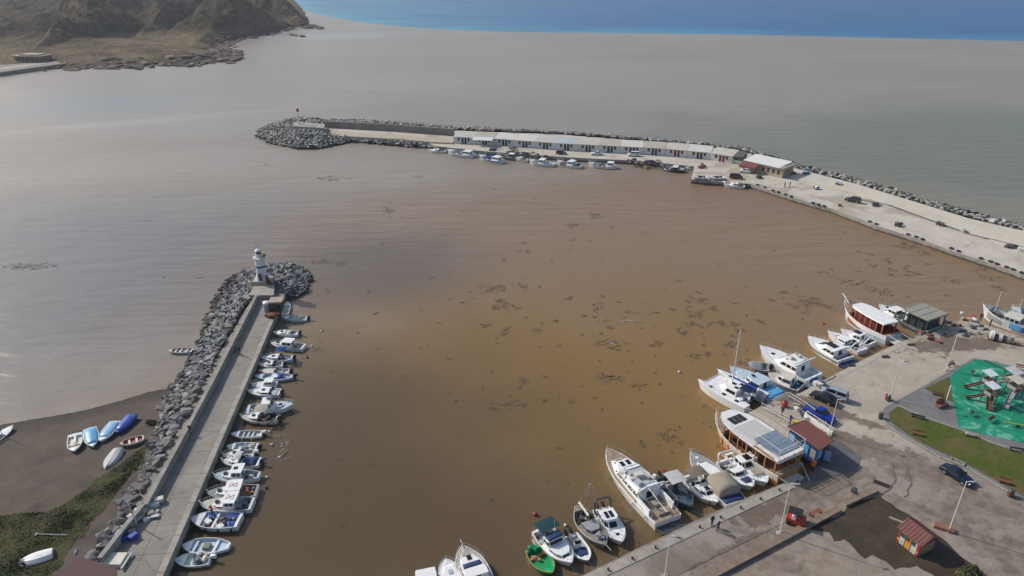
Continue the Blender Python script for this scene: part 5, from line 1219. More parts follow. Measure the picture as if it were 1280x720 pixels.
b.hull(((.03, .2),), CLEAN, rise=.4, inner=DECKB, deck=CLEAN, sternw=.9, full=2.2, flare=.5, rail=None, stripe=None); b.cabin(.2, .64, .8, 1.25, rf=1.5, nose=.7, wv=(.35, .2), nw=3, knee=.7); zc = b.cab['z']; b.cabin(.24, .5, .72, .5, zc - .02, rf=.5, nose=.9, wins=False, name='flybridge'); b.clutter(6, .26, .46, [CREAM, INT, TANC], z=zc + .45, size=.7, seed=5); b.arch(.24, 1.0, .85, rake=-1.0, z0=zc + .3); b.hatch(.74, 0, .6, .6); b.pulpit(.5, .6); b.platform(.9, CLEAN, .5)
bm = B(); box(bm, b.x(0) - .02, -1.0, .6, b.x(0) + .02, 1.0, 1.25); b.part('stern_door', bm, BLUE)
b = Boat('motor_yacht', 'low sporty white yacht with black side windows and dark sun roof', 'yacht', (1009.5, 421.5), (1058, 449), 4.2, 1.3, 0, GU, pz=1.2)
b.hull(((.03, .16),), CLEAN, rise=.3, inner=TEAK, deck=CLEAN, sternw=.9, full=2.2, flare=.5, rail=None); b.cabin(.16, .74, .8, 1.15, rf=2.4, nose=.6, wv=(.3, .2), nw=3, knee=.6, name='saloon'); zc = b.cab['z']; b.hatch(.38, 0, 1.8, 1.3, zc + .02); b.arch(.22, .6, .9, rake=-.9, z0=zc); b.chine_stripe(DARKG, .5, .68); b.pulpit(.5, .5); b.platform(1.3, NAVY, .5); b.clutter(5, .04, .14, [NAVY, INT], size=.7)
b = Boat('motorboat', 'white speedboat with black windscreen, moored behind the low sporty yacht', 'speedboat', (1034, 416), (1078, 440), 3.0, 1.0, 0, GU); b.hull(((.05, .4),), CLEAN, inner=INT, rise=.3); b.cabin(.38, .78, .7, .5, rf=.9, nose=.5, wv=(.2, .2), nw=1, name='coach_roof'); b.screen(.42, .8, .55, .4); b.arch(.2, 1.2); b.clutter(5, .1, .35, [DARKG, CREAM, INT], size=.7); b.pulpit(.6, .45)
b = Boat('motorboat', 'white motorboat with large black roof panel and bow to the left, farthest of its trio', 'motorboat', (1050, 414.5), (1090, 432), 3.0, 1.1, 0, GU); b.hull(((.05, .26),), CLEAN, inner=DARKG, rise=.3); b.cabin(.3, .68, .76, 1.0, rf=.9, nose=.6, roof=CLEAN, wv=(.3, .2)); b.hatch(.48, 0, 1.2, 1.2, b.cab['z'] + .08, BLACK); b.pulpit(.6, .45); b.arch(.15, 1.1)
b = Boat('tour_boat', 'white and pale blue tour boat with raised prow, pink-brown posts and long white roof', 'tour boat', (1054, 383), (1118, 420), 5.2, 2.15, 0, GU, pz=1.9)
b.hull(((.05, .72),), DECKB, rise=.95, inner=PINKB, deck=TEAK, sternw=.75, sole=.33, cap=PINKB, stripe=CLEAN, full=2.4, capw=.14, rail=CLEAN, bottom=AFB)
zl = b.zs; zt = 3.4; bm = B(); up = [(.10, .82), (.25, .82), (.45, .8), (.62, .78), (.72, .7), (.76, .5)]
ol = [(b.x(q), -b.w(q) * .95 * k, 0) for q, k in up] + [(b.x(q), b.w(q) * .95 * k, 0) for q, k in up[::-1]]
prism(bm, [(x, y, zt) for x, y, _ in ol], [(x, y * .96, zt + .22) for x, y, _ in ol]); b.part('roof', bm, CLEAN)
for q in (.12, .22, .32, .42, .52, .62, .7):
    for sg in (1, -1): bm = B(); box(bm, b.x(q) - .12, sg * (b.w(q) * .78 - .2) - .06, zl, b.x(q) + .12, sg * (b.w(q) * .78 - .2) + .06, zt); b.part('deck_post', bm, PINKB)
bm = B(); slab(bm, [(b.x(.25), -1.2), (b.x(.66), -1.2), (b.x(.66), 1.2), (b.x(.25), 1.2)], zl, zt); b.part('saloon', bm, M('dark_red_saloon', (.14, .03, .025), .6))
b.clutter(8, .06, .2, [RED, CREAM, BLUE], size=.8); bm = B(); tube(bm, [(b.x(.9), 0, b.sheer(.9)), (b.x(1.0) + .8, 0, b.sheer(1) + .9)], .1, 6); b.part('prow', bm, CLEAN); b.pulpit(.75, .8, WHITE)
bm = B(); box(bm, b.x(0) - 2.2, -1.4, 1.0, b.x(0), 1.4, 1.1); tube(bm, [(b.x(0), 1.4, 2), (b.x(0) - 2.2, 1.4, 1.9)], .04, 5); tube(bm, [(b.x(0), -1.4, 2), (b.x(0) - 2.2, -1.4, 1.9)], .04, 5); b.part('stern_gangway', bm, CREAM)
b = pilot('small white boat with arched cabin, behind the pink-posted tour boat', (1098, 385), (1133, 402), 3.4, GU, house=(.3, .6), hh=1.1, fb=1.2, gear=2)
b = pilot('second small white cabin boat, between the tour boat and the flat-roofed barge', (1114, 388), (1150, 405), 3.4, GU, house=(.26, .6), hh=1.2, fb=1.2, gear=2)
b = Boat('houseboat', 'pale green barge with large flat grey-green roof and dark stern side', 'barge', (1120, 390), (1168, 412), 5.4, 1.5, 0, GU, pz=1.4)
b.hull(((.05, .8),), PALEG, rise=.25, inner=DARKG, sternw=.9, full=3.2, rail=DARKG); zl = b.zs; zt = 3.6
bm = B(); box(bm, b.x(-.02), -2.9, zt, b.x(.62), 2.9, zt + .2); b.part('roof', bm, M('grey_green_roof', (.27, .28, .22), .8, .12, .6, .1, dirt=((.18, .18, .14), .4)))
for k in range(6): bm = B(); box(bm, b.x(.0) + k * 1.7 - .05, -2.95, zt + .2, b.x(.0) + k * 1.7 + .05, 2.95, zt + .26); b.part('roof_batten', bm, GREYC)
for q in (.02, .2, .4, .58):
    for sg in (1, -1): bm = B(); box(bm, b.x(q) - .08, sg * 2.5 - .08, zl, b.x(q) + .08, sg * 2.5 + .08, zt); b.part('deck_post', bm, DARKG)
bm = B(); box(bm, b.x(.08), -2.0, zl, b.x(.55), 2.0, zt); b.part('cabin', bm, DARKG)
b = Boat('fishing_boat', 'white trawler with blue side panels and tall prow at the right edge', 'fishing boat', (1226, 387), (1314, 417), 4.8, 1.9, 0, None, pz=1.6)
b.hull(((.05, .3), (.62, .86)), WHITE, rise=.9, inner=GREYC, deck=GREYC, sternw=.7, sole=.5, rail=WHITE, full=2.8, bottom=AFR); b.cabin(.4, .64, .66, 1.9, b.zs, rf=.2, nose=.9, roof=CREAM, mat=WHITE, knee=.9, nw=3, wv=(.5, .15)); b.cabin(.1, .34, .66, 1.1, rf=.2, nose=.95, mat=WHITE, roof=PINKB, nw=2)
for k in range(3): bm = B(); x0 = b.x(.50) - k * 2.1; sg = 1; box(bm, x0 - 1.8, b.w(.4) + .0, .75, x0, b.w(.4) + .06, 1.75); b.part('blue_panel', bm, BLUE if k else SKYB)
b.mast(.5, 3.5, .06, z=b.cab['z'], stays=False); b.mast(.8, 4, .07, stays=True, mat=WHITE); b.clutter(9, .64, .84, [RUST, NAVY, BLUE, DARKG, TANC], size=.7, seed=7)
b = trawler('white boat mostly beyond the right edge, behind the blue-panelled trawler', (1262, 388), (1330, 402), 4.6, GU, stripe=LBLUE)
# ================================================================== THE FAR QUAY: row of huts
row = gl([(567, 179), (621, 181.5), (702, 187.5), (800, 192.5), (838, 195), (881, 199), (915, 204.5)], FZ)
NH = 13; RL = plen(row); hl = RL / NH
roofs = [M('roof_cream', (.50, .47, .41), .8, .12, .4), M('roof_pale', (.58, .56, .51), .8, .1, .4), M('roof_grey_blue', (.42, .47, .48), .8, .1, .4), M('roof_tan', (.44, .40, .34), .8, .12, .4)]
WHW = M('white_plaster', (.66, .655, .63), .8, .12, .5, 0, dirt=((.40, .37, .33), .5)); DOORM = M('dark_door', (.04, .035, .035), .5); REDD = M('red_door', (.20, .05, .04), .6)
hut_labels = ['white fishermen\'s hut at the left end of the row, beside the grey wave wall', 'white hut with long pale awning over its front, second from the left in the row', 'white hut just right of the awning, with grey nets at its door',
  'fourth white hut from the left in the far row, pale roof panel', 'white hut behind the dark parked car on the far quay', 'white hut with the blue-grey roof in the far row', 'white hut directly behind the leftmost white car on the far quay',
  'white hut between the two white parked cars on the far quay', 'white hut behind the right-hand white car of the far row', 'ninth-from-left type white hut with tan roof and two dark doors, past the white cars', 'white hut with reddish shutters, fourth from the right end of the row',
  'white hut second from the right end of the far row, cream roof', 'white hut with red doors at the right end of the far row']
hut_labels[9] = 'white hut with tan roof, fourth from the right end of the far row'; hut_labels[10] = 'white hut with reddish shutters, third from the right end of the row'
for i in range(NH):
    p, d = along(row, hl * (i + .5)); hh_ = 2.9
    t = thing('fishing_hut', hut_labels[i], 'hut', (p.x, p.y, FZ), math.atan2(d.y, d.x), 'row of fishing huts on the far breakwater')
    if Vector((0, 1, 0)).dot(Matrix.Rotation(math.atan2(d.y, d.x), 3, 'Z') @ Vector((0, 1, 0))) < 0: pass
    hh_ = 2.3; dp = 5.2; hw_ = hl / 2 - .02
    bm = B(); prism(bm, [(-hw_, 0, 0), (hw_, 0, 0), (hw_, dp, 0), (-hw_, dp, 0)], [(-hw_, 0, hh_), (hw_, 0, hh_), (hw_, dp, hh_ + .9), (-hw_, dp, hh_ + .9)]); obj('wall', bm, WHW, t)
    rm = roofs[(0, 3, 1, 1, 0, 2, 0, 3, 1, 3, 0, 1, 0)[i]]; bm = B()
    prism(bm, [(-hw_, -.35, hh_ - .02), (hw_, -.35, hh_ - .02), (hw_, dp + .2, hh_ + .93), (-hw_, dp + .2, hh_ + .93)], [(-hw_, -.35, hh_ + .12), (hw_, -.35, hh_ + .12), (hw_, dp + .2, hh_ + 1.07), (-hw_, dp + .2, hh_ + 1.07)]); obj('roof', bm, rm, t)
    dm = REDD if i in (10, 12) else DOORM
    for x_ in (-.75, .35): bm = B(); box(bm, x_, -.04, 0, x_ + .75, .02, 2.1); obj('door', bm, dm, t)
    for x_ in (-2.2, 1.5): bm = B(); box(bm, x_, -.04, 1.0, x_ + .75, .02, 2.1); obj('window', bm, dm if i == 10 else DARKG, t)
    if i == 1:
        bm = B(); prism(bm, [(-3.6, -3.0, 2.2), (3.6, -3.0, 2.2), (3.6, -.3, 2.75), (-3.6, -.3, 2.75)], [(-3.6, -3.0, 2.28), (3.6, -3.0, 2.28), (3.6, -.3, 2.83), (-3.6, -.3, 2.83)]); a_ = obj('awning', bm, WHITE, t)
        for x_ in (-3.4, 0, 3.4): bm = B(); tube(bm, [(x_, -2.9, 0), (x_, -2.9, 2.2)], .05, 6); obj('awning_post', bm, STEEL, a_)
    if i == NH - 1:
        bm = B(); prism(bm, [(hw_, -.3, hh_ - .1), (hw_ + 3.0, .6, 1.2), (hw_ + 3.0, dp - .3, 1.2), (hw_, dp + .2, hh_ - .1)], [(hw_, -.3, hh_ + .15), (hw_ + 3.0, .6, hh_ + .1), (hw_ + 3.0, dp - .3, hh_ + .8), (hw_, dp + .2, hh_ + 1.07)]); obj('side_roof', bm, M('dark_roof', (.12, .115, .11), .8), t)
        bm = B(); box(bm, hw_, .6, 0, hw_ + 2.9, dp - .4, 1.2); obj('side_wall', bm, WHW, t)
# separate long building with maroon awning
a0 = G(930, 212, FZ); a1 = G(977, 223, FZ); d = (a1 - a0).normalized(); Lb = (a1 - a0).length
t = thing('quayside_building', 'long tan building with white roof and maroon awning at the right of the hut row', 'building', (a0.x, a0.y, FZ), math.atan2(d.y, d.x))
bm = B(); box(bm, 0, .1, 0, Lb, 6.5, 3.0); obj('wall', bm, M('tan_plaster', (.42, .33, .25), .8, .15, .5), t)
bm = B(); prism(bm, [(-.4, -.5, 3), (Lb - 1, -.5, 3), (Lb - 1, 7, 3.6), (-.4, 7, 3.6)], [(-.4, -.5, 3.2), (Lb - 1, -.5, 3.2), (Lb - 1, 7, 3.8), (-.4, 7, 3.8)]); obj('roof', bm, M('white_roof_sheet', (.70, .69, .66), .6, .08), t)
bm = B(); box(bm, Lb - 1, -.4, 3, Lb + .4, 6.8, 3.25); obj('flat_roof', bm, M('tan_roof', (.36, .31, .25), .8), t)
bm = B(); prism(bm, [(-.4, -2.6, 1.9), (5.2, -2.6, 1.9), (5.2, -.4, 2.85), (-.4, -.4, 2.85)], [(-.4, -2.6, 2.0), (5.2, -2.6, 2.0), (5.2, -.4, 2.95), (-.4, -.4, 2.95)]); aw = obj('awning', bm, MAROON, t)
bm = B(); box(bm, -.4, -2.62, 1.2, 5.2, -2.56, 1.95); obj('awning_skirt', bm, MAROON, aw)
for k in range(4): bm = B(); box(bm, 6 + k * 1.7, .06, .9, 6.9 + k * 1.7, .12, 2.2); obj('window', bm, DARKG, t)
bm = B(); box(bm, Lb + .0, 1.0, .8, Lb + .05, 5.5, 2.3); obj('shutter', bm, GREYW, t)

# ================================================================== VEHICLES
def car(name, label, cat, front, rear, paintm, kind='sedan', z=QZ, W=1.78, group=None, zz=.5):
    a, b_ = G(*front, z + zz), G(*rear, z + zz); d = a - b_; c = (a + b_) / 2; L_ = {'sedan': 4.4, 'hatch': 4.0, 'van': 4.5, 'pickup': 5.1, 'suv': 4.5}[kind]
    t = thing(name, label, cat, (c.x, c.y, z + .03), math.atan2(d.y, d.x), group); h = L_ / 2
    prof = {'sedan': [(-h, .45), (-h + .03, .85), (-h + .9, .98), (h - 1.45, .95), (h - .25, .72), (h, .5)],
            'hatch': [(-h, .45), (-h + .03, .95), (-h + .5, 1.0), (h - 1.1, .95), (h - .2, .74), (h, .5)],
            'van': [(-h, .45), (-h + .03, 1.0), (-h + .5, 1.05), (h - 1.1, 1.0), (h - .2, .8), (h, .5)],
            'suv': [(-h, .5), (-h + .03, 1.05), (-h + .5, 1.1), (h - 1.3, 1.08), (h - .2, .92), (h, .6)],
            'pickup': [(-h, .5), (-h + .02, 1.05), (-h + .4, 1.07), (h - 1.4, 1.07), (h - .25, .92), (h, .6)]}[kind]
    bm = B(); top = [(x, z_) for x, z_ in prof]; lo = .24; rings = []
    xs = [p[0] for p in prof]
    for x, z_ in top:
        e = .06 if abs(x) > h - .3 else 0; w_ = W / 2 - e
        rings.append([bm.verts.new(p) for p in ((x, -w_ * .96, lo), (x, -w_, .5), (x, -w_ * .98, z_ - .12), (x, -w_ * .88, z_), (x, 0, z_ + .03), (x, w_ * .88, z_), (x, w_ * .98, z_ - .12), (x, w_, .5), (x, w_ * .96, lo))])
    for r0, r1 in zip(rings, rings[1:]):
        for k in range(8): bm.faces.new((r0[k], r1[k], r1[k + 1], r0[k + 1]))
        bm.faces.new((r0[8], r1[8], r1[0], r0[0]))
    bm.faces.new(rings[0][::-1]); bm.faces.new(rings[-1]); bmesh.ops.recalc_face_normals(bm, faces=bm.faces)
    bd = obj('body', bm, paintm, t)
    g0, g1, gr, gf, gz = {'sedan': (-h + .55, h - 1.35, .75, .85, 1.43), 'hatch': (-h + .12, h - 1.05, .35, .8, 1.47), 'van': (-h + .1, h - .75, .2, .75, 1.75), 'suv': (-h + .12, h - 1.25, .35, .7, 1.75), 'pickup': (-.55, h - 1.3, .15, .7, 1.75)}[kind]
    bz_ = .95 if kind in ('sedan', 'hatch') else 1.05; w0, w1 = W / 2 * .88, W / 2 * .70
    bot = [(g0, -w0, bz_), (g1, -w0, bz_), (g1, w0, bz_), (g0, w0, bz_)]; tp = [(g0 + gr, -w1, gz), (g1 - gf, -w1, gz), (g1 - gf, w1, gz), (g0 + gr, w1, gz)]
    bm = B(); prism(bm, bot, tp); ro = obj('roof', bm, paintm, t)
    for i, nm in ((0, 'side_window'), (1, 'windscreen'), (2, 'side_window'), (3, 'rear_window')):
        j = (i + 1) % 4
        for k in range(2 if i in (0, 2) else 1):
            n_ = 2 if i in (0, 2) else 1; A = [Vector(bot[i]).lerp(Vector(bot[j]), k / n_), Vector(bot[i]).lerp(Vector(bot[j]), (k + 1) / n_), Vector(tp[i]).lerp(Vector(tp[j]), (k + 1) / n_), Vector(tp[i]).lerp(Vector(tp[j]), k / n_)]
            bm = B(); pane(bm, A, .06, .12, .12, .012); obj(nm, bm, GLASS, ro)
    for sx in (1, -1):
        for sy in (1, -1):
            bm = B(); cx = sx * (h - .85); r = .33 if kind not in ('pickup', 'suv') else .37; y = sy * (W / 2 - .02)
            n = 14; a_ = [bm.verts.new((cx + r * math.cos(k * 6.2832 / n), y + sy * .04, r - .03 + r * math.sin(k * 6.2832 / n))) for k in range(n)]; b2 = [bm.verts.new((v.co.x, y - sy * .2, v.co.z)) for v in a_]
            for k in range(n): bm.faces.new((a_[k], a_[(k + 1) % n], b2[(k + 1) % n], b2[k]))
            bm.faces.new(a_); bm.faces.new(b2); bmesh.ops.recalc_face_normals(bm, faces=bm.faces); wh = obj('wheel', bm, BLACK, t)
            bm = B(); a_ = [bm.verts.new((cx + r * .6 * math.cos(k * 6.2832 / n), y + sy * .055, r - .03 + r * .6 * math.sin(k * 6.2832 / n))) for k in range(n)]; f = bm.faces.new(a_); b2 = [bm.verts.new((v.co.x, y, v.co.z)) for v in a_]
            for k in range(n): bm.faces.new((a_[k], a_[(k + 1) % n], b2[(k + 1) % n], b2[k]))
            obj('rim', bm, STEEL, wh)
    for sy in (1, -1):
        bm = B(); box(bm, h - .12, sy * .62 - .16, .58, h + .0, sy * .62 + .16, .72); obj('headlight', bm, CLEAN, t)
        bm = B(); box(bm, -h - .01, sy * .68 - .12, .68, -h + .1, sy * .68 + .12, .85); obj('tail_light', bm, RED, t)
        bm = B(); box(bm, g1 - .35, sy * (W / 2 + .02) - .09, 1.0, g1 - .15, sy * (W / 2 + .02) + .09, 1.12); obj('mirror', bm, paintm, t)
    t.scale = (.9, .9, .9)
    if kind == 'pickup':
        bm = B(); box(bm, -h + .1, -W / 2 + .12, 1.06, -.6, W / 2 - .12, 1.10); obj('bed_cover', bm, NAVY, t)
    return t
CARB = paint('royal_blue_car', (.012, .03, .28), .2); CARK = paint('black_car', (.012, .012, .014), .2); CARN = paint('navy_car', (.012, .02, .05), .2); CARW = paint('white_car', (.72, .72, .72), .25); CARG = paint('dark_grey_car', (.05, .055, .06), .25)
car('pickup_truck', 'royal blue pickup truck parked behind the maroon-roofed cabin', 'pickup', (1037, 524.5), (1012, 511.5), CARB, 'pickup')
car('parked_car', 'black car parked between the blue pickup and the silver van', 'car', (1018, 491.5), (1042, 502.5), CARK, 'sedan')
car('parked_van', 'silver-blue small van parked beside the black car on the upper quay', 'van', (1032, 489), (1053, 496.5), SILVER, 'van')
car('parked_car', 'dark navy car driving past the long lawn of the playground island', 'car', (1214, 604), (1180, 583), CARN, 'sedan')
car('parked_car', 'dark car parked before the fifth white hut on the far quay', 'car', (708, 190.5), (695, 190), CARG, 'hatch', FZ, zz=.7)
car('parked_car', 'white low car parked before the middle of the far hut row', 'car', (737, 191), (754, 191), CARW, 'sedan', FZ, zz=.7)
car('parked_car', 'white taller hatchback parked right of the low white car on the far quay', 'car', (784, 192.5), (800, 192.5), CARW, 'van', FZ, zz=.7)
car('parked_car', 'white car parked under the end of the maroon awning', 'car', (924, 212), (939, 214), CARW, 'hatch', FZ, zz=.7)
car('parked_van', 'dark red-brown van standing on the stone spur of the far quay', 'van', (929, 220.5), (912, 219), paint('red_brown_van', (.12, .035, .03), .4), 'van', FZ, zz=.9)
car('parked_suv', 'dark grey off-road car alone on the pale breakwater road', 'car', (1058, 247.5), (1075, 251), CARG, 'suv', FZ, zz=.7)
# small red tractor cart with black roof
c = G(994, 654, QZ); t = thing('utility_cart', 'small red utility cart with black flat roof beside the low brown wall', 'cart', (c.x, c.y, QZ + .04), R(-28))
bm = B(); box(bm, -1.1, -.65, .35, 1.1, .65, .8, taper=.04); box(bm, .35, -.6, .8, 1.05, .6, 1.05, taper=.06); obj('body', bm, RED, t)
bm = B(); box(bm, -1.0, -.65, 1.75, .6, .65, 1.83, taper=.03); obj('roof', bm, BLACK, t)
for x_ in (-.95, .5):
    for y_ in (-.58, .58): bm = B(); tube(bm, [(x_, y_, .7), (x_, y_, 1.76)], .03, 5); obj('roof_post', bm, DARKG, t)
for k in (-.3, .3): bm = B(); box(bm, -.5, k - .22, .8, -.05, k + .22, 1.25, taper=.03); obj('seat', bm, CLEAN, t)
for sx in (-.7, .75):
    for sy in (-.66, .66): bm = B(); tube(bm, [(sx, sy - .09, .28), (sx, sy + .09, .28)], .29, 12); obj('wheel', bm, BLACK, t)

# ================================================================== LAMPS
def lamp(label, base, top, z=QZ, h=None, arm=.45):
    p = G(*base, z); # height that brings the pole's tip to its place in the photograph
    t = thing('street_lamp', label, 'street lamp', (p.x, p.y, z), 0, 'tall white lamp posts on the quay'); h = h or 7.5
    bm = B(); lathe(bm, [(.08, .1), (.065, 1.2), (.045, h)], 10); obj('pole', bm, WHITE, t)
    bm = B(); box(bm, -.35, -.35, 0, .35, .35, .18, taper=.05); obj('base', bm, COPE, t)
    bm = B(); tube(bm, [(0, 0, h - .1), (.4, -.1, h + .1), (arm, -.25, h + .15)], .035, 6); obj('arm', bm, WHITE, t)
    bm = B(); box(bm, arm - .1, -.38, h + .08, arm + .5, -.12, h + .2, taper=.03); obj('lamp_head', bm, GREYC, t)
    bm = B(); box(bm, arm - .05, -.35, h + .05, arm + .45, -.15, h + .08); obj('lens', bm, INT, t)
lamp('lamp post beside the red utility cart, in front of the tour boat', (974.5, 667), None)
lamp('lamp post at the bottom edge of the picture, on the slabbed pier', (831, 721), None, h=6.0)
lamp('lamp post on a brown plinth in the yard right of the colourful kiosk', (1186, 664), None)
lamp('lamp post at the upper corner kerb of the green rubber playground', (1182.7, 463), None, h=6.8)
lamp('lamp post at the round left corner of the playground island', (1112, 499), None, h=6.8)
lamp('lamp post directly behind the maroon-roofed blue cabin', (1036, 545), None, h=6.2)
pl_ = G(1180, 661, QZ); bm = B(); box(bm, -1.1, -.5, 0, 1.0, .45, .4, taper=.03); o = obj('plinth', bm, M('brown_brick_plinth', (.25, .12, .075), .8, .3, 3)); o.location = pl_; o.rotation_euler = (0, 0, R(-30)); tag(o, 'low brown brick plinth at the foot of the yard lamp post', 'plinth')
# left pier poles
for (bx_, tp_, h_, lb_) in (((289, 437), None, 3.4, 'thin white pole leaning at the left pier wall beside the two walkers'), ((171, 653), None, 3.0, 'thin pale pole standing by the gear heap at the lower left pier wall')):
    p = G(*bx_, PZ + .6); t = thing('wooden_pole', lb_, 'pole', p); bm = B(); tube(bm, [(0, 0, -1.2), (-.5, .2, h_)], .06, 6); obj('pole', bm, CREAM, t)

def heap(name, label, cat, px, py, z, n, spread, size, mats, seed):
    rnd = random.Random(seed); c0 = G(px, py, z); t = thing(name, label, cat, c0)
    for i in range(n):
        a = size * rnd.uniform(.6, 1.3); bm = B(); mt = Matrix.Translation((rnd.gauss(0, spread), rnd.gauss(0, spread), rnd.uniform(0, .2) if i > n // 2 else 0)) @ Matrix.Rotation(rnd.uniform(0, 3), 4, 'Z')
        if i % 3 != 1: box(bm, -a / 2, -a * .35, 0, a / 2, a * .35, a * .5, 0, mt, .02); nm = 'crate'
        else: add_rock(bm, ROCKS[i % 20], mt @ Matrix.Translation((0, 0, a * .3)) @ Matrix.Diagonal((a * 1.6, a * 1.2, a * .9, 1))); nm = 'net_bundle'
        obj(nm, bm, mats[i % len(mats)], t)
# ================================================================== TOWER, HUT
tb = G(329, 352.5, PZ + .9); TW = M('tower_white', (.66, .69, .73), .6, .1, 1.2, 0, dirt=((.42, .42, .42), .35))
t = thing('lighthouse', 'small white lighthouse with dark band and railed top on the left pier head', 'lighthouse', (tb.x, tb.y, PZ + .7))
bm = B(); box(bm, -1.9, -1.6, 0, 1.9, 1.6, .9, taper=.12); obj('plinth', bm, M('tan_plinth', (.34, .29, .23), .85, .2, 1), t)
bm = B(); lathe(bm, [(1.45, .85), (1.2, 1.6), (1.02, 2.2), (.95, 3.6)], 20); obj('lower_tower', bm, TW, t)
bm = B(); lathe(bm, [(.97, 3.6), (.96, 3.95)], 20); obj('dark_band', bm, paint('dark_green_band', (.01, .05, .045), .4), t)
bm = B(); lathe(bm, [(.95, 3.95), (.9, 5.4)], 20); obj('upper_tower', bm, TW, t)
bm = B(); lathe(bm, [(.9, 5.4), (1.25, 5.55), (1.25, 5.7), (.75, 5.72)], 20); ga = obj('gallery', bm, TW, t)
bm = B()
for k in range(10): a = k * .628; tube(bm, [(1.2 * math.cos(a), 1.2 * math.sin(a), 5.7), (1.2 * math.cos(a), 1.2 * math.sin(a), 6.5)], .025, 4)
for z_ in (6.1, 6.5): tube(bm, [(1.2 * math.cos(k * .314), 1.2 * math.sin(k * .314), z_) for k in range(21)], .025, 4)
obj('railing', bm, YELLOW, ga)
bm = B(); lathe(bm, [(.62, 5.72), (.62, 6.5)], 16); la = obj('lantern', bm, TW, t); bm = B(); lathe(bm, [(.5, 6.5), (.52, 7.0)], 16); obj('lens', bm, GLASS, la)
bm = B(); lathe(bm, [(.68, 7.0), (.5, 7.3), (.1, 7.5)], 16); obj('dome', bm, TW, la)
bm = B(); tube(bm, [(0, 0, 7.4), (0, 0, 8.2)], .03, 5); tube(bm, [(-.35, 0, 7.8), (-.35, 0, 8.3), (.35, 0, 8.3), (.35, 0, 7.8)], .03, 5); obj('finial', bm, DARKG, la)
bm = B(); box(bm, -.35, -.08, 0, .35, .08, 1.8); dr = obj('door', bm, DARKG, t); dr.location = (.1, -1.25, .9); dr.rotation_euler = (R(9), 0, 0)
bm = B(); box(bm, .9, -.4, 5.9, 1.3, .3, 6.3); obj('lamp_box', bm, DARKG, t)
for k in range(4):
    bm = B(); box(bm, 1.2 + k * .2, -1.55 - k * .0, 0, 1.5 + k * .2, -1.15, 2.3 - k * .5); obj('buttress', bm, RUST, t)
c = G(346.5, 387, PZ); t = thing('net_hut', 'brown fisher hut with flat tan roof at the end of the left pier', 'hut', (c.x, c.y, PZ), math.atan2(pd.y, pd.x) - R(90))
bm = B(); box(bm, -1.1, -1.2, 0, 1.1, 1.2, 1.9); obj('wall', bm, M('brown_boards', (.11, .07, .045), .9, .3, 3), t)
bm = B(); box(bm, -1.2, -.9, 1.9, 1.3, 1.4, 2.02); obj('roof', bm, M('tan_tin', (.38, .33, .27), .8, .2, 1.5), t)
bm = B(); box(bm, -.4, -1.24, .05, .4, -1.19, 1.7); obj('door', bm, DARKG, t); bm = B(); box(bm, .55, -1.24, .9, .95, -1.19, 1.5); obj('window', bm, GLASS, t)
heap('net_pile', 'brown nets heaped against the front of the fisher hut on the pier', 'nets', 343, 394, PZ, 10, .6, 1.1, [RUST, DARKG, RUST], 61)
c = G(334.5, 389, PZ); t = thing('water_tank', 'grey-blue drum with white domed lid left of the brown hut on the pier', 'tank', (c.x, c.y, PZ))
bm = B(); lathe(bm, [(.62, 0), (.62, 1.7)], 16); obj('drum', bm, M('blue_grey_tank', (.30, .33, .40), .6), t); bm = B(); lathe(bm, [(.66, 1.7), (.6, 1.95), (.3, 2.1)], 16); obj('lid', bm, CLEAN, t)
# far beacon
c = G(374, 154, 4); t = thing('beacon', 'thin pole beacon on the head of the far outer breakwater', 'beacon', (c.x, c.y, 3.5)); bm = B(); lathe(bm, [(.5, 0), (.3, 1.6), (.18, 5.0)], 8); obj('pole', bm, WHITE, t); bm = B(); lathe(bm, [(.5, 5.0), (.5, 6.0), (.1, 6.3)], 8); obj('lamp', bm, RED, t)

# ================================================================== CABINS ON THE RIGHT
Pq = [G(985, 533, QZ + 3), G(1007.7, 525.4, QZ + 3), G(1041.7, 549.8, QZ + 3), G(1024, 561.5, QZ + 3)]
c = sum(Pq, Vector()) / 4; c.z = QZ
t = thing('quay_cabin', 'blue-walled cabin with maroon roof beside the wooden tour boat', 'cabin', c)
def shr(k, z): return [(c + (p - c) * k).xy.to_3d() - c.xy.to_3d() + Vector((0, 0, z)) for p in Pq]
CBL = M('cabin_blue', (.02, .055, .17), .6, .2, 1.5)
bm = B(); slab(bm, shr(.90, 0), 0, 2.75); wl2 = obj('wall', bm, CBL, t)
bm = B(); slab(bm, shr(1.04, 0), 2.75, 2.92); rf_ = obj('roof', bm, MAROON, t)
q = shr(1.05, 2.9)
for i in range(4): bm = B(); tube(bm, [q[i], q[(i + 1) % 4]], .07, 4); obj('roof_edge', bm, M('dark_edge', (.07, .04, .035), .7), rf_)
w_ = ccw([(p.x, p.y) for p in shr(.905, 0)])
for i in range(4):
    a, b2 = Vector((*w_[i], 0)), Vector((*w_[(i + 1) % 4], 0)); nrm = Vector(((b2 - a).y, -(b2 - a).x, 0)).normalized()
    if nrm.y > .3: continue
    nn = 4 if (b2 - a).length > 4 else 2
    for k in range(nn):
        A, Bp = a.lerp(b2, (k + .15) / nn), a.lerp(b2, (k + .85) / nn); up_ = Vector((0, 0, 1)); bm = B()
        z0 = .1 if k == 1 else .9; pane(bm, [A + up_ * z0, Bp + up_ * z0, Bp + up_ * 2.2, A + up_ * 2.2], 0, 0, 0, .03); obj('door' if k == 1 else 'window', bm, (LBLUE, DARKG, SKYB, GREYC)[k % 4], wl2)
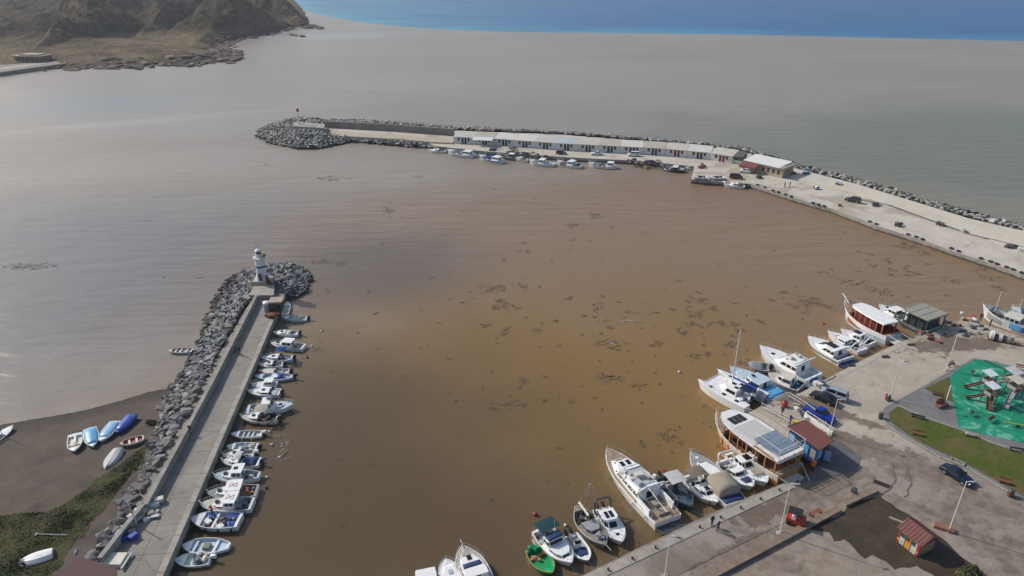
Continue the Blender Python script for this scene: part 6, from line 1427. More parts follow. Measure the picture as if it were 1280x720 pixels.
for (px, py, mt_, lb_) in ((1003, 571, SKYB, 'light blue arched board leaning at the left wall of the blue cabin'), (1016, 584, ORANGE, 'orange chair standing before the blue cabin'), (1030, 575, LBLUE, 'pale blue sign board before the blue cabin door')):
    p = G(px, py, QZ); t = thing('sign_board' if mt_ is not ORANGE else 'chair', lb_, 'board' if mt_ is not ORANGE else 'chair', p, R(-35)); bm = B()
    if mt_ is ORANGE:
        box(bm, -.3, -.3, .38, .3, .3, .45); obj('seat', bm, mt_, t); bm = B(); box(bm, -.3, .25, .45, .3, .3, .95); obj('backrest', bm, mt_, t)
        for sx in (-.25, .25):
            for sy in (-.25, .25): bm = B(); tube(bm, [(sx, sy, 0), (sx, sy, .38)], .03, 5); obj('leg', bm, DARKG, t)
    else:
        box(bm, -.6, -.04, .1, .6, .04, 1.5); obj('panel', bm, mt_, t); bm = B(); box(bm, -.66, -.03, .0, .66, .03, 1.56); f_ = obj('frame', bm, CREAM, t)
# colourful kiosk
kz = G(1143, 694, QZ); kx0 = G(1121, 676, QZ); kx1 = G(1146, 696, QZ); kd = (kx1 - kx0).normalized(); kl = (kx1 - kx0).length
t = thing('kiosk', 'small kiosk with maroon gable roof and red, orange and pale striped front', 'kiosk', (kx0.x, kx0.y, QZ), math.atan2(kd.y, kd.x))
KD = 2.6; bm = B(); box(bm, 0, 0, 0, kl, KD, 1.9); kw = obj('wall', bm, M('kiosk_tan', (.30, .20, .13), .8, .2, 2), t)
KR = paint('kiosk_red', (.42, .035, .05)); cols = [KR, paint('kiosk_mint', (.42, .52, .50)), KR, paint('kiosk_orange', (.62, .27, .04)), paint('kiosk_violet', (.22, .10, .22)), paint('kiosk_mint', (.42, .52, .50)), KR]
ws_ = [.10, .22, .04, .24, .05, .24, .11]; x_ = 0
for m_, w2 in zip(cols, ws_): bm = B(); box(bm, x_ * kl, -.05, .02, (x_ + w2) * kl - .01, .0, 1.9); obj('front_panel', bm, m_, kw); x_ += w2
for x_ in (.18, .42, .70): bm = B(); box(bm, x_ * kl - .28, -.08, 1.05, x_ * kl + .28, -.04, 1.6); obj('window', bm, DARKG, kw)
bm = B(); box(bm, -.05, -.12, .45, .22 * kl, -.05, .55); box(bm, .7 * kl, -.12, .5, kl, -.05, .6); obj('stripe', bm, YELLOW, kw)
bm = B(); o_ = .3; prism(bm, [(-o_, -o_, 1.9), (kl + o_, -o_, 1.9), (kl + o_, KD + o_, 1.9), (-o_, KD + o_, 1.9)], [(-o_, KD / 2 - .02, 2.75), (kl + o_, KD / 2 - .02, 2.75), (kl + o_, KD / 2 + .02, 2.75), (-o_, KD / 2 + .02, 2.75)]); kr = obj('roof', bm, MAROON, t)
for k in range(8):
    bm = B(); xx = -o_ + .2 + k * (kl + 2 * o_ - .4) / 7; tube(bm, [(xx, -o_, 1.93), (xx, KD / 2, 2.78), (xx, KD + o_, 1.93)], .025, 4); obj('roof_rib', bm, M('roof_rib_maroon', (.12, .03, .03), .6), kr)
# maroon roofed shed at the bottom left
c = G(100, 735, PZ); rp = [G(60, 730, PZ + 2.6), G(99, 696.5, PZ + 2.6), G(146, 711, PZ + 2.6), G(150, 760, PZ + 2.6), G(70, 775, PZ + 2.6)]
t = thing('shed', 'dark maroon-roofed shed cut by the bottom edge at the foot of the left pier', 'shed', c); bm = B(); slab(bm, [p - c for p in rp], 2.5, 2.7); obj('roof', bm, M('dark_maroon_roof', (.085, .035, .04), .8, .12, .8), t)
cc = sum(rp, Vector()) / 5; bm = B(); slab(bm, [cc + (p - cc) * .88 - c for p in rp], -1, 2.5); obj('wall', bm, WALLC, t)
bm = B(); o = thing('door_panel', 'pale cream board lying against the end of the wave wall near the maroon shed', 'board', G(143, 702, PZ)); box(bm, -1.2, -.9, 0, 1.2, .9, .5, taper=.05); obj('panel', bm, CREAM, o); bm = B(); tube(bm, [(1.5, -1.3, .3), (1.5, 1.0, .3)], .12, 6); obj('beam', bm, WHITE, o)

# ================================================================== PLAYGROUND
def G2(px, py, z=KZ + .03): return G(px, py, z)
c = G2(1244, 499); t = thing('climbing_frame', 'brown climbing frame of two double towers with square pale roofs, slides and bridge', 'play structure', c)
BR = M('brown_play_posts', (.13, .075, .05), .6, .25, 2); GP = M('grey_play_panel', (.30, .29, .29), .6, .15, 2)
def tower(pos, dh, rh, roofm, sz=1.5, rot=0.3):
    mt = Matrix.Translation(pos - c) @ Matrix.Rotation(rot, 4, 'Z'); s_ = sz / 2
    for sx in (-1, 1):
        for sy in (-1, 1): bm = B(); tube(bm, [mt @ Vector((sx * s_, sy * s_, 0)), mt @ Vector((sx * s_, sy * s_, rh))], .07, 6); obj('post', bm, BR, t)
    bm = B(); box(bm, -s_, -s_, dh, s_, s_, dh + .1, 0, mt); obj('deck', bm, BR, t)
    bm = B(); prism(bm, [mt @ Vector(p) for p in ((-s_ - .15, -s_ - .15, rh), (s_ + .15, -s_ - .15, rh), (s_ + .15, s_ + .15, rh + .25), (-s_ - .15, s_ + .15, rh + .25))], [mt @ Vector(p) for p in ((-s_ - .15, -s_ - .15, rh + .08), (s_ + .15, -s_ - .15, rh + .08), (s_ + .15, s_ + .15, rh + .33), (-s_ - .15, s_ + .15, rh + .33))]); obj('roof_panel', bm, roofm, t)
    for sx, sy, dx, dy in ((-1, -1, 0, 1), (1, -1, 0, 1), (-1, 1, 1, 0)):
        bm = B(); a_ = mt @ Vector((sx * s_, sy * s_, dh + .1)); b_ = mt @ Vector((sx * s_ + dx * sz, sy * s_ + dy * sz, dh + .1)); pane(bm, [a_, b_, b_ + Vector((0, 0, .7)), a_ + Vector((0, 0, .7))], .08, .1, .1, .04); obj('side_panel', bm, (GP, BR)[sx > 0], t)
WP = paint('pale_roof_panel', (.66, .70, .72), .5); TP = paint('cream_roof_panel', (.55, .48, .40), .6); GPN = paint('grey_roof_panel', (.48, .49, .50), .6)
T1, T2, T3, T4 = G2(1231, 487), G2(1234, 503), G2(1260, 487), G2(1264, 497)
tower(T1, 1.3, 2.9, WP, 1.3); tower(T2, 1.3, 2.9, WP, 1.3); tower(T3, 1.6, 3.3, GPN, 1.6); tower(T4, 1.6, 3.1, TP, 1.6)
def slide(a, b_, za, w_=.5, m_=BR):
    a = a - c; b_ = b_ - c; d = (b_ - a); d.z = 0; d.normalize(); n_ = Vector((-d.y, d.x, 0)) * w_ / 2
    pts = [a + Vector((0, 0, za)), a.lerp(b_, .15) + Vector((0, 0, za * .92)), a.lerp(b_, .82) + Vector((0, 0, .28)), b_ + Vector((0, 0, .2))]
    bm = B(); L_ = [[bm.verts.new(p + n_ * s_ + Vector((0, 0, h_))) for s_, h_ in ((-1, .25), (-1, 0), (1, 0), (1, .25), (.85, .25), (.85, .06), (-.85, .06), (-.85, .25))] for p in pts]
    for r0, r1 in zip(L_, L_[1:]):
        for k in range(8): bm.faces.new((r0[k], r1[k], r1[(k + 1) % 8], r0[(k + 1) % 8]))
    bm.faces.new(L_[0]); bm.faces.new(L_[-1][::-1]); bmesh.ops.recalc_face_normals(bm, faces=bm.faces); obj('slide', bm, m_, t)
slide(T1, G2(1204, 485), 1.4); slide(T2, G2(1206, 498), 1.4); slide(T4, G2(1256, 512), 1.7, .8, GP); slide(T2, G2(1236, 514), 1.3, .9, BR)
a_, b_ = T1 - c + Vector((0, 0, 1.4)), T3 - c + Vector((0, 0, 1.6)); bm = B(); dd = (b_ - a_).normalized(); n_ = Vector((-dd.y, dd.x, 0)) * .4
for k in range(9): p = a_.lerp(b_, (k + .5) / 9); prism(bm, [p - n_ - dd * .12, p - n_ + dd * .12, p + n_ + dd * .12, p + n_ - dd * .12][::-1], [v + Vector((0, 0, .06)) for v in (p - n_ - dd * .12, p - n_ + dd * .12, p + n_ + dd * .12, p + n_ - dd * .12)][::-1])
bmesh.ops.recalc_face_normals(bm, faces=bm.faces); tag(obj('bridge_boards', bm, GP, t), kind='stuff')
for s_ in (-1, 1): bm = B(); tube(bm, [a_ + n_ * s_ + Vector((0, 0, .7)), b_ + n_ * s_ + Vector((0, 0, .7))], .04, 5); tube(bm, [a_ + n_ * s_, b_ + n_ * s_], .04, 5); obj('bridge_rail', bm, BR, t)
def rider(pos, label, m_, long_=1.3, rot=.5):
    t = thing('spring_rider', label, 'spring rider', pos, rot); bm = B(); tube(bm, [(.09 * math.cos(k * 1.3), .09 * math.sin(k * 1.3), .03 * k) for k in range(16)], .025, 4); obj('spring', bm, DARKG, t)
    bm = B(); prism(bm, [(-long_ / 2, -.18, .45), (long_ / 2, -.18, .45), (long_ / 2, .18, .45), (-long_ / 2, .18, .45)], [(-long_ / 2 + .1, -.12, .85), (long_ / 2 - .3, -.12, .72), (long_ / 2 - .3, .12, .72), (-long_ / 2 + .1, .12, .85)]); obj('body', bm, m_, t)
    bm = B(); tube(bm, [(.15, -.3, .95), (.15, .3, .95)], .03, 5); tube(bm, [(.15, 0, .7), (.15, 0, .95)], .03, 5); obj('handle', bm, RUST, t)
rider(G2(1238, 526), 'dark red-brown spring rider on the lower green rubber floor', M('dark_red_brown', (.09, .035, .025), .6), 1.6)
rider(G2(1214, 519), 'dark rider shape added for a shadow left of the red-brown one on green rubber', DARKG, .9); rider(G2(1215, 468), 'small dark spring rider at the upper left of the green rubber floor', BR, 1.0)  # first form is added as a dark shape where only a shadow lies
c2 = G2(1272, 534); t = thing('seesaw', 'yellow-green seesaw with thin handles at the right of the green rubber floor', 'seesaw', c2, R(-20)); bm = B(); box(bm, -1.8, -.12, .45, 1.8, .12, .53); obj('beam', bm, paint('yellow_green', (.30, .38, .04)), t); bm = B(); box(bm, -.2, -.15, 0, .2, .15, .45, taper=.05); obj('stand', bm, DARKG, t)
for s_ in (-1.5, 1.5): bm = B(); tube(bm, [(s_, -.25, .5), (s_, -.25, .9), (s_, .25, .9), (s_, .25, .5)], .025, 5); obj('handle', bm, RUST, t)
c2 = G2(1261, 528); t = thing('swing_frame', 'thin green A-shaped metal frame left of the seesaw', 'play frame', c2, R(-20)); bm = B(); tube(bm, [(-.5, -.4, 0), (0, 0, 2.0), (.5, .4, 0)], .035, 5); tube(bm, [(-.5, .4, 0), (0, 0, 2.0)], .035, 5); obj('frame', bm, GREEN, t); bm = B(); tube(bm, [(-.25, -.2, 1.0), (.25, .2, 1.0)], .03, 5); obj('crossbar', bm, GREEN, t)
c2 = G2(1245, 461); t = thing('balance_beam', 'long thin dark balance beam at the top of the green rubber floor', 'balance beam', c2, 0); p1, p2 = G2(1231, 452) - c2, G2(1256, 464) - c2; bm = B(); tube(bm, [p1 + Vector((0, 0, .35)), p2 + Vector((0, 0, .35))], .09, 6); obj('beam', bm, DARKG, t)
for p in (p1, (p1 + p2) / 2, p2): bm = B(); tube(bm, [p, p + Vector((0, 0, .35))], .06, 5); obj('post', bm, DARKG, t)
def bench(pos, label, m_, rot, L_=1.8, frame=DARKG):
    t = thing('park_bench', label, 'bench', pos, rot, 'benches around the playground')
    for k in range(3): bm = B(); box(bm, -L_ / 2, -.24 + k * .17, .42, L_ / 2, -.11 + k * .17, .46); obj('seat_slat', bm, m_, t)
    for k in range(2): bm = B(); box(bm, -L_ / 2, .28 + k * .03, .55 + k * .17, L_ / 2, .31 + k * .03, .68 + k * .17); obj('back_slat', bm, m_, t)
    for s_ in (-1, 1): bm = B(); box(bm, s_ * L_ * .4 - .05, -.24, 0, s_ * L_ * .4 + .05, .3, .42, taper=.01); obj('leg', bm, frame, t)
    t.scale = (.82, .82, .82)
RBR = M('red_brown_slats', (.25, .09, .055), .7, .25, 3)
bench(G2(1213.5, 545), 'white bench with a dark bag-like lump at the lower edge of the green rubber', WHITE, R(165)); bench(G2(1147, 522), 'dark grey bench on the grey paving beside the long lawn', DARKG, R(150), 2.2)
bench(G2(1147, 544), 'red-brown bench at the left end of the long lawn', RBR, R(-25)); bench(G2(1256, 604), 'red-brown bench on the lower right part of the long lawn', RBR, R(-25)); bench(G2(1172, 494), 'red-brown bench below the small triangular lawn', RBR, R(150))
bench(G2(1189, 457), 'dark brown bench at the top left corner of the playground island', BR, R(25)); bench(G2(1276, 461), 'red-brown bench at the upper right of the playground', RBR, R(-20)); bench(G2(1270, 563), 'dark bench at the right end of the paving strip', DARKG, R(165), 2.2)
c2 = G2(1177, 508); t = thing('rocking_seat', 'wooden swing seat with tall slanted post on the grey paving', 'swing seat', c2, R(20)); bm = B(); box(bm, -.9, -.4, .35, .9, .4, .45); obj('seat', bm, PINKB, t); bm = B(); box(bm, -.9, .35, .45, .9, .45, 1.3); obj('backrest', bm, PINKB, t); bm = B(); tube(bm, [(.6, 0, 0), (.9, .2, 3.4)], .1, 6); obj('post', bm, CREAM, t)
for s_ in (-.8, .8): bm = B(); box(bm, s_ - .08, -.4, 0, s_ + .08, .4, .35); obj('leg', bm, BR, t)
for (px, py, n_, lb_, cat_, m_, sz) in ((1110, 501, 'litter_bin', 'dark litter bin beside the lamp post at the left corner of the island', 'bin', DARKG, .3), (1100, 523, 'litter_bin', 'black and red bin at the leftmost bend of the kerb', 'bin', DARKG, .34), (1262, 620, 'litter_bin', 'brown bin outside the lower kerb near the right edge', 'bin', RUST, .38), (1107, 499, 'hydrant', 'small red hydrant at the left corner of the playground kerb', 'hydrant', RED, .14)):
    t = thing(n_, lb_, cat_, G(px, py, QZ + .05)); bm = B(); lathe(bm, [(sz * .8, 0), (sz, .7), (sz * .9, .9)], 12); obj('body', bm, m_, t); bm = B(); lathe(bm, [(sz * .95, .9), (sz * .6, 1.02)], 12); obj('lid', bm, RUST if 'black and red' in lb_ else DARKG, t)
t = thing('metal_edging', 'pale empty rectangular frame lying on the lawn edge above the navy car', 'frame', G2(1196, 577)); bm = B(); pp_ = [G2(1189, 572) - G2(1196, 577), G2(1206, 579.5) - G2(1196, 577), G2(1204.5, 583) - G2(1196, 577), G2(1188, 575.5) - G2(1196, 577)]
for i in range(4): tube(bm, [pp_[i] + Vector((0, 0, .08)), pp_[(i + 1) % 4] + Vector((0, 0, .08))], .08, 4)
obj('frame', bm, COPE, t)

# ================================================================== JETTY FENCE AND QUAY CLUTTER
t = thing('metal_fence', 'pale pipe fence around the small jetty behind the tour boat', 'fence', G(965, 510, QZ))
for pts_ in (((951, 511), (970, 521), (990, 532)), ((984, 497), (1002, 508), (1020, 521)), ((984, 497), (966, 504))):
    ln = [p - t.location for p in gl(pts_, QZ)]
    for h_ in (.5, 1.05): bm = B(); tube(bm, [p + Vector((0, 0, h_)) for p in ln], .04, 5); obj('rail', bm, WHITE, t)
    for a_, b_ in zip(ln, ln[1:]):
        for k in range(3): p = a_.lerp(b_, k / 2); bm = B(); tube(bm, [p, p + Vector((0, 0, 1.1))], .04, 5); obj('post', bm, WHITE, t)
t = thing('white_handrail', 'white low wall with railing beside the blue pickup behind the cabin', 'railing', G(1025, 534, QZ)); ln = [p - t.location for p in gl(((1007, 522), (1022, 532), (1040, 544)), QZ)]
bm = B(); strip(bm, ln, -.15, .15, 0, .6); obj('wall', bm, WHITE, t); bm = B(); tube(bm, [p + Vector((0, 0, 1.2)) for p in ln], .05, 5); obj('rail', bm, WHITE, t)
for p in ln: bm = B(); tube(bm, [p, p + Vector((0, 0, 1.2))], .05, 5); obj('post', bm, WHITE, t)
def buoy(name, label, px, py, z, r, m_, cat='buoy', group=None):
    p = G(px, py, z); t = thing(name, label, cat, p, 0, group); bm = B(); lathe(bm, [(r * math.sin(a * math.pi / 8) + .001, r - r * math.cos(a * math.pi / 8)) for a in range(9)], 12); obj('float', bm, m_, t, True)
    bm = B(); lathe(bm, [(r * .25, 2 * r - .03), (r * .2, 2 * r + .1)], 8); obj('eye', bm, DARKG, t)
buoy('mooring_buoy', 'big red ball fender on the jetty behind the tour boat', 980, 508, QZ, .5, RED)
buoy('mooring_buoy', 'red and white buoy floating above the green boat', 669, 645, -.15, .3, RED)
for i, (px, py, lb_) in enumerate([(707, 658, 'small white buoy floating right of the teal canopy boat'), (667, 671, 'pale buoy floating left of the teal canopy cruiser'), (337, 541, 'small buoy right of the slim open boat on the left pier'), (340, 557, 'small buoy off the stern of the boat with black console'),
    (350, 573, 'small pale buoy beside the light driftwood patch'), (334, 598, 'white buoy off the tall-wheelhouse fishing boat'), (333, 611, 'small dark buoy near the boat with brown after deck'), (390, 434, 'small buoy right of the third boat of the left pier'), (1029, 406, 'small red buoy in open water above the sporty white yacht'),
    (849, 466, 'small white buoy floating left of the catamaran'), (384, 448, 'small dark buoy off the blue canopy motorboat'), (402, 415, 'small buoy off the second boat below the brown hut')]):
    buoy('mooring_buoy', lb_, px, py, -.12, .22, RED if 'red' in lb_ else (DARKG if 'dark' in lb_ else WHITE), group='small mooring buoys')
def tyre(px, py, z, label, group, r=.45, rot=(0, 0, 0)):
    p = G(px, py, z); t = bpy.data.objects.new('tyre', TY); COL.objects.link(t); t.location = p; t.rotation_euler = rot; tag(t, label, 'tyre', group)
bm = B(); N1, N2 = 14, 6; g_ = [[bm.verts.new(((.40 + .15 * math.cos(b_ * 6.2832 / N2)) * math.cos(a * 6.2832 / N1), (.40 + .15 * math.cos(b_ * 6.2832 / N2)) * math.sin(a * 6.2832 / N1), .15 + .15 * math.sin(b_ * 6.2832 / N2))) for b_ in range(N2)] for a in range(N1)]
for a in range(N1):
    for b_ in range(N2): bm.faces.new((g_[a][b_], g_[(a + 1) % N1][b_], g_[(a + 1) % N1][(b_ + 1) % N2], g_[a][(b_ + 1) % N2]))
TY = bpy.data.meshes.new('tyre'); bm.to_mesh(TY); bm.free(); TY.materials.append(BLACK)
for px, py in ((947, 232), (956, 235), (966, 239), (973, 241), (982, 244), (989, 246.5), (1016, 254.5), (1023, 256.5), (1030, 258.5), (1087, 278), (1095, 281), (1135, 294), (1145, 297), (1153, 300), (1189, 311.5), (1198, 315), (1226, 324), (1238, 328), (1246, 331), (1258, 335), (1266, 338), (1277, 342)):
    tyre(px, py - .5, FZ, 'black tyre used as fender along the edge of the far breakwater quay', 'black tyres along the far quay edge')
# bollards on the near quay
for k in range(11):
    p = e0 + ed * (3.5 + k * 3.3) + en * .7; t = thing('bollard', 'small dark mooring bollard on the pale edge stones of the foreground pier', 'bollard', (p.x, p.y, QZ + .08), 0, 'dark bollards along the pier edge')
    bm = B(); lathe(bm, [(.12, 0), (.10, .05), (.09, .2)], 10); obj('post', bm, BLACK, t); bm = B(); lathe(bm, [(.14, .2), (.14, .26)], 10); obj('cap', bm, BLACK, t)
for k, (px, py) in enumerate(((1065, 457), (1107, 446), (1139, 431))):
    p = G(px, py, QZ); t = thing('iron_grate', ('dark iron grate near the stern of the tall white yacht', 'square dark iron grate on the open upper quay', 'dark grate by the gangway of the pink-posted tour boat')[k], 'grate', p); bm = B(); box(bm, -.6, -.4, 0, .6, .4, .04); obj('plate', bm, BLACK, t); bm = B(); box(bm, -.7, -.5, 0, .7, .5, .025); obj('rim', bm, RUST, t)
p = G(1102, 605, QZ); t = thing('iron_grate', 'dark rectangular drain cover at the end of the low brown wall', 'grate', p, R(-38)); bm = B(); box(bm, -.9, -.35, 0, .9, .35, .05); obj('plate', bm, BLACK, t); bm = B(); box(bm, -1, -.45, 0, 1, .45, .02); obj('rim', bm, RUST, t)
# crate pile on pier, drums and heaps
heap('gear_heap', 'heap of white bins and pale crates by the left pier wave wall', 'gear', 181, 643, PZ, 12, .7, 1.0, [WHITE, CREAM, INT, TANC], 1)
heap('gear_heap', 'blue and dark fishing gear lying below the white bins on the left pier', 'gear', 160, 668, PZ, 12, .7, .9, [NAVY, BLUE, DARKG, WHITE], 2)
heap('gear_heap', 'white sack and grey box at the upper end of the pier wall gear', 'gear', 193, 630, PZ, 4, .4, .9, [WHITE, GREYC], 6)
heap('gear_heap', 'red and orange gear heap left of the blue-panelled trawler', 'gear', 1211, 400, QZ, 9, .8, .75, [RED, ORANGE, WHITE, TANC, GREYC], 3)
heap('gear_heap', 'grey nets and crates on the quay below the flat-roofed barge', 'gear', 1188, 410, QZ, 14, 1.6, .8, [DARKG, GREYC, TANC, RUST], 4)
heap('gear_heap', 'dark nets and tan sacks beside the trawler at the upper right quay', 'gear', 1224, 411, QZ, 9, 1.0, .8, [GREYC, TANC, DARKG], 8)
heap('gear_heap', 'white, red and grey boxes on the small jetty behind the tour boat', 'gear', 1000, 519, QZ, 8, 1.2, .7, [GREYW, DARKG, YELLOW, WHITE], 5)
heap('gear_heap', 'small white and dark scooter-like heap on the quay corner below the tall white yacht', 'gear', 1021, 482, QZ, 6, .5, .8, [WHITE, DARKG, CREAM], 15)
heap('gear_heap', 'dark lump of ropes on the low brown wall near the puddle', 'gear', 1071, 619, QZ + .1, 4, .3, .7, [RUST, DARKG], 16)
heap('gear_heap', 'pinkish crates at the gangway of the pink-posted tour boat', 'gear', 1160, 421, QZ, 6, .8, .9, [PINKB, RUST, TANC], 17)
for k, (px, py) in enumerate(((617, 187), (655, 193), (640, 191), (675, 196), (788, 202), (806, 204), (815, 203), (876, 208), (640, 186))):
    heap('net_pile', ('dark nets piled before the awning hut', 'dark net pile beside the small white far boat', 'brown nets on the far quay edge near the third hut', 'low dark nets between quay and low white fishing boat', 'brown net lumps on the quay left of the dark-hulled boat', 'reddish nets by the far quay edge', 'small net lump closest to the dark-hulled boat', 'orange-brown lump at the corner where the far quay widens', 'grey gear below the gap right of the awning')[k], 'nets', px, py, FZ, 7, .9, 1.1, [RUST, DARKG, BLUE if k % 3 == 0 else GREYW, TANC], 20 + k)
for k, (px, py, lb_) in enumerate(((1021, 236, 'dark and white gear before the pale trailer on the breakwater road'), (1050, 231, 'white cart with dark load near the off-road car'), (1093, 256, 'dark object right of the off-road car'), (1175, 281, 'small dark object alone on the breakwater road'), (1267, 309, 'dark handcart near the right edge of the breakwater road'), (1121, 282, 'small grey boards on the inner edge of the breakwater road'), (1278, 314, 'white box at the right edge of the breakwater road'), (1205, 290, 'white sack lying on the breakwater road'), (990, 218, 'grey and blue gear at the end wall of the tan building'), (950, 222, 'dark gear below the maroon awning'), (1008, 218, 'brown and blue boards right of the tan building'), (1050, 257, 'small pink box on the inner edge of the breakwater road'))):
    heap('gear_heap', lb_, 'gear', px, py, FZ + .05, 5 if k not in (6, 7, 11) else 2, .6 if k not in (6, 7, 11) else .2, 1.2, [WHITE, GREYC] if 'white' in lb_ and 'dark' not in lb_ else ([PINKB] if 'pink' in lb_ else [DARKG, WHITE, RUST, LBLUE][: 4 if k in (0, 1, 8, 10) else 1]), 40 + k)
# barrel train near trawler
c2 = G(1253, 427, QZ); t = thing('cable_drum', 'white and grey cylindrical machine lying on the upper right quay', 'machine', c2, R(-30))
for k, (m_, r_) in enumerate(((WHITE, .85), (DARKG, .6), (CREAM, .7), (DARKG, .6), (TANC, .7), (GREYC, .55))): bm = B(); tube(bm, [(-2.0 + k * .62, 0, r_), (-1.45 + k * .62, 0, r_)], r_, 14); obj('drum', bm, m_, t)
bm = B(); box(bm, -2.2, -.5, .1, 1.9, .5, .3); obj('frame', bm, RUST, t)
# wooden benches / pallets on the pier
p = G(1019, 643, QZ + .05); t = thing('park_bench', 'brown wooden bench on the pier right of the red utility cart', 'bench', p, R(28))
for k in range(3): bm = B(); box(bm, -.9, -.3 + k * .22, .42, .9, -.12 + k * .22, .47); obj('seat_slat', bm, RBR, t)
for s_ in (-.7, .7): bm = B(); box(bm, s_ - .06, -.3, 0, s_ + .06, .3, .42); obj('leg', bm, DARKG, t)
# shrub at the bottom right
def leafball(name, label, cat, c0, r, h, n, mats, seed, stem=True):
    rnd = random.Random(seed); t = thing(name, label, cat, c0); bm = B()
    for i in range(n):
        v = Vector((rnd.gauss(0, 1), rnd.gauss(0, 1), rnd.gauss(0, 1))).normalized() * (rnd.random() ** .4) * r; v.z = abs(v.z) * h / r; k = .8 + .5 * noise.noise(v * 1.6 + c0); v *= k
        a = Vector((rnd.gauss(0, 1), rnd.gauss(0, 1), rnd.gauss(0, 1))).normalized() * .11; b_ = a.orthogonal().normalized() * .06
        bm.faces.new([bm.verts.new(v + q) for q in (-a, b_, a, -b_)]).material_index = 0 if noise.noise(v * 2.3) > 0 else (1 if rnd.random() < .8 else 2)
    tag(obj('foliage', bm, mats, t), kind='stuff'); bm = B()
    for k in range(5): tube(bm, [(0, 0, 0), (rnd.gauss(0, r * .2), rnd.gauss(0, r * .2), h * .4), (rnd.gauss(0, r * .4), rnd.gauss(0, r * .4), h * .8)], [.05, .03, .015], 5)
    obj('stem', bm, BR, t)
LG = [paint('leaf_dark', (.03, .045, .015), .8), paint('leaf_mid', (.06, .08, .022), .8), paint('leaf_dry', (.22, .19, .08), .8)]
leafball('shrub', 'dark green shrub at the bottom edge right of the kiosk', 'shrub', G(1216, 716, QZ), 1.0, 1.3, 1500, LG, 1)
leafball('shrub', 'dry straw-coloured shrub at the bottom edge just left of the green one', 'shrub', G(1204, 719, QZ), .9, .9, 1200, [LG[2], LG[1], LG[2]], 2)
leafball('shrub', 'dark bush on the sand beside the boulders of the left breakwater', 'shrub', Vector((*G(188, 529, .9).xy, .5)), 1.1, .8, 1400, LG, 3)
leafball('shrub', 'low bush where the grass meets the boulders, right of the upturned grey boat', 'shrub', Vector((*G(168, 582, .9).xy, .9)), 1.4, .8, 1600, LG, 4)
# jagged white kerb pieces in the yard
for k, (px, py, r_) in enumerate(((1126, 653, -38), (1140, 656, -30))):
    p = G(px, py, QZ); t = thing('concrete_beam', ('pale concrete beam lying in the puddle above the kiosk', 'shorter pale slab behind the kiosk roof')[k], 'beam', p, R(r_)); bm = B(); box(bm, -1.3 + k * .4, -.14, 0, 1.3 - k * .4, .14, .16, taper=.01); obj('beam', bm, COPE, t)
p = G(68, 673.5, 1.2); t = thing('wooden_plank', 'long thin pale plank lying on the grass above the upturned white boat', 'plank', (p.x, p.y, beach_h(p.x, p.y) + .15), R(-2)); bm = B(); box(bm, -1.7, -.05, 0, 1.7, .05, .08); obj('board', bm, GREYC, t); bm = B(); box(bm, -2.0, -.25, 0, -1.75, .1, .15); obj('block', bm, GREYC, t)

# ================================================================== PEOPLE
SKIN = M('skin', (.45, .27, .19), .6, .05); HAIR = M('dark_hair', (.02, .015, .012), .8, .1)
def person(label, pos, rot, shirt, trousers, stride=.0, arms=.1, h=1.74, group=None):
    k = h / 1.74; me = bpy.data.meshes.new('person'); s_ = stride
    V = [(0, 0, .95), (0, 0, 1.12), (.01, 0, 1.32), (0, 0, 1.47), (.01, 0, 1.55), (.03, 0, 1.66),
         (0, .10, .92), (s_ * .45, .11, .50), (s_ * .45 - (.12 if s_ else 0) * 0 + s_ * .25, .11, .09), (s_ * .7 + .14, .12, .04),
         (0, -.10, .92), (-s_ * .30, -.11, .50), (-s_ * .85, -.11, .10), (-s_ * .85 + .14, -.12, .05),
         (0, .19, 1.42), (-s_ * .15 - arms * .4, .25, 1.14), (arms - s_ * .3, .25, .90), (arms + .06 - s_ * .3, .25, .80),
         (0, -.19, 1.42), (s_ * .15 - arms * .4, -.25, 1.14), (arms + s_ * .3, -.25, .90), (arms + .06 + s_ * .3, -.25, .80)]
    E = [(0, 1), (1, 2), (2, 3), (3, 4), (4, 5), (0, 6), (6, 7), (7, 8), (8, 9), (0, 10), (10, 11), (11, 12), (12, 13), (2, 14), (14, 15), (15, 16), (16, 17), (2, 18), (18, 19), (19, 20), (20, 21)]
    rad = [.15, .14, .155, .07, .06, .105, .09, .065, .05, .045, .09, .065, .05, .045, .065, .05, .04, .045, .065, .05, .04, .045]
    me.from_pydata([tuple(c_ * k for c_ in v) for v in V], E, []); o = bpy.data.objects.new('person', me); COL.objects.link(o)
    md = o.modifiers.new('skin', 'SKIN'); me.skin_vertices.new() if not me.skin_vertices else None
    for i, r_ in enumerate(rad): me.skin_vertices[0].data[i].radius = (r_ * k, r_ * k)
    me.skin_vertices[0].data[0].use_root = True
    o.modifiers.new('sub', 'SUBSURF').levels = 1
    dg = bpy.context.evaluated_depsgraph_get(); ev = o.evaluated_get(dg); nm = bpy.data.meshes.new_from_object(ev)
    o.modifiers.clear(); o.data = nm; nm.name = 'person'; nm.materials.clear()
    for m_ in (shirt, trousers, SKIN, HAIR): nm.materials.append(m_)
    for p in nm.polygons:
        p.use_smooth = True; c_ = p.center / k
        p.material_index = 3 if (c_.z > 1.70 or (c_.z > 1.58 and c_.x < -.01)) else (2 if c_.z > 1.50 or (abs(c_.y) > .2 and c_.z < .90 and c_.z > .6) else (0 if c_.z > .97 or abs(c_.y) > .2 else (1 if c_.z > .10 else 3)))
    o.location = pos; o.rotation_euler = (0, 0, rot); tag(o, label, 'person', group); return o
person('person in dark clothes standing at the very edge of the foreground pier', G(889.5, 657, QZ + .08), R(-60), CLOTH, CLOTH)
person('person in dark clothes on the pier just right of the edge stander', G(897, 664, QZ + .05), R(140), CLOTH, NAVY, .1, .25)
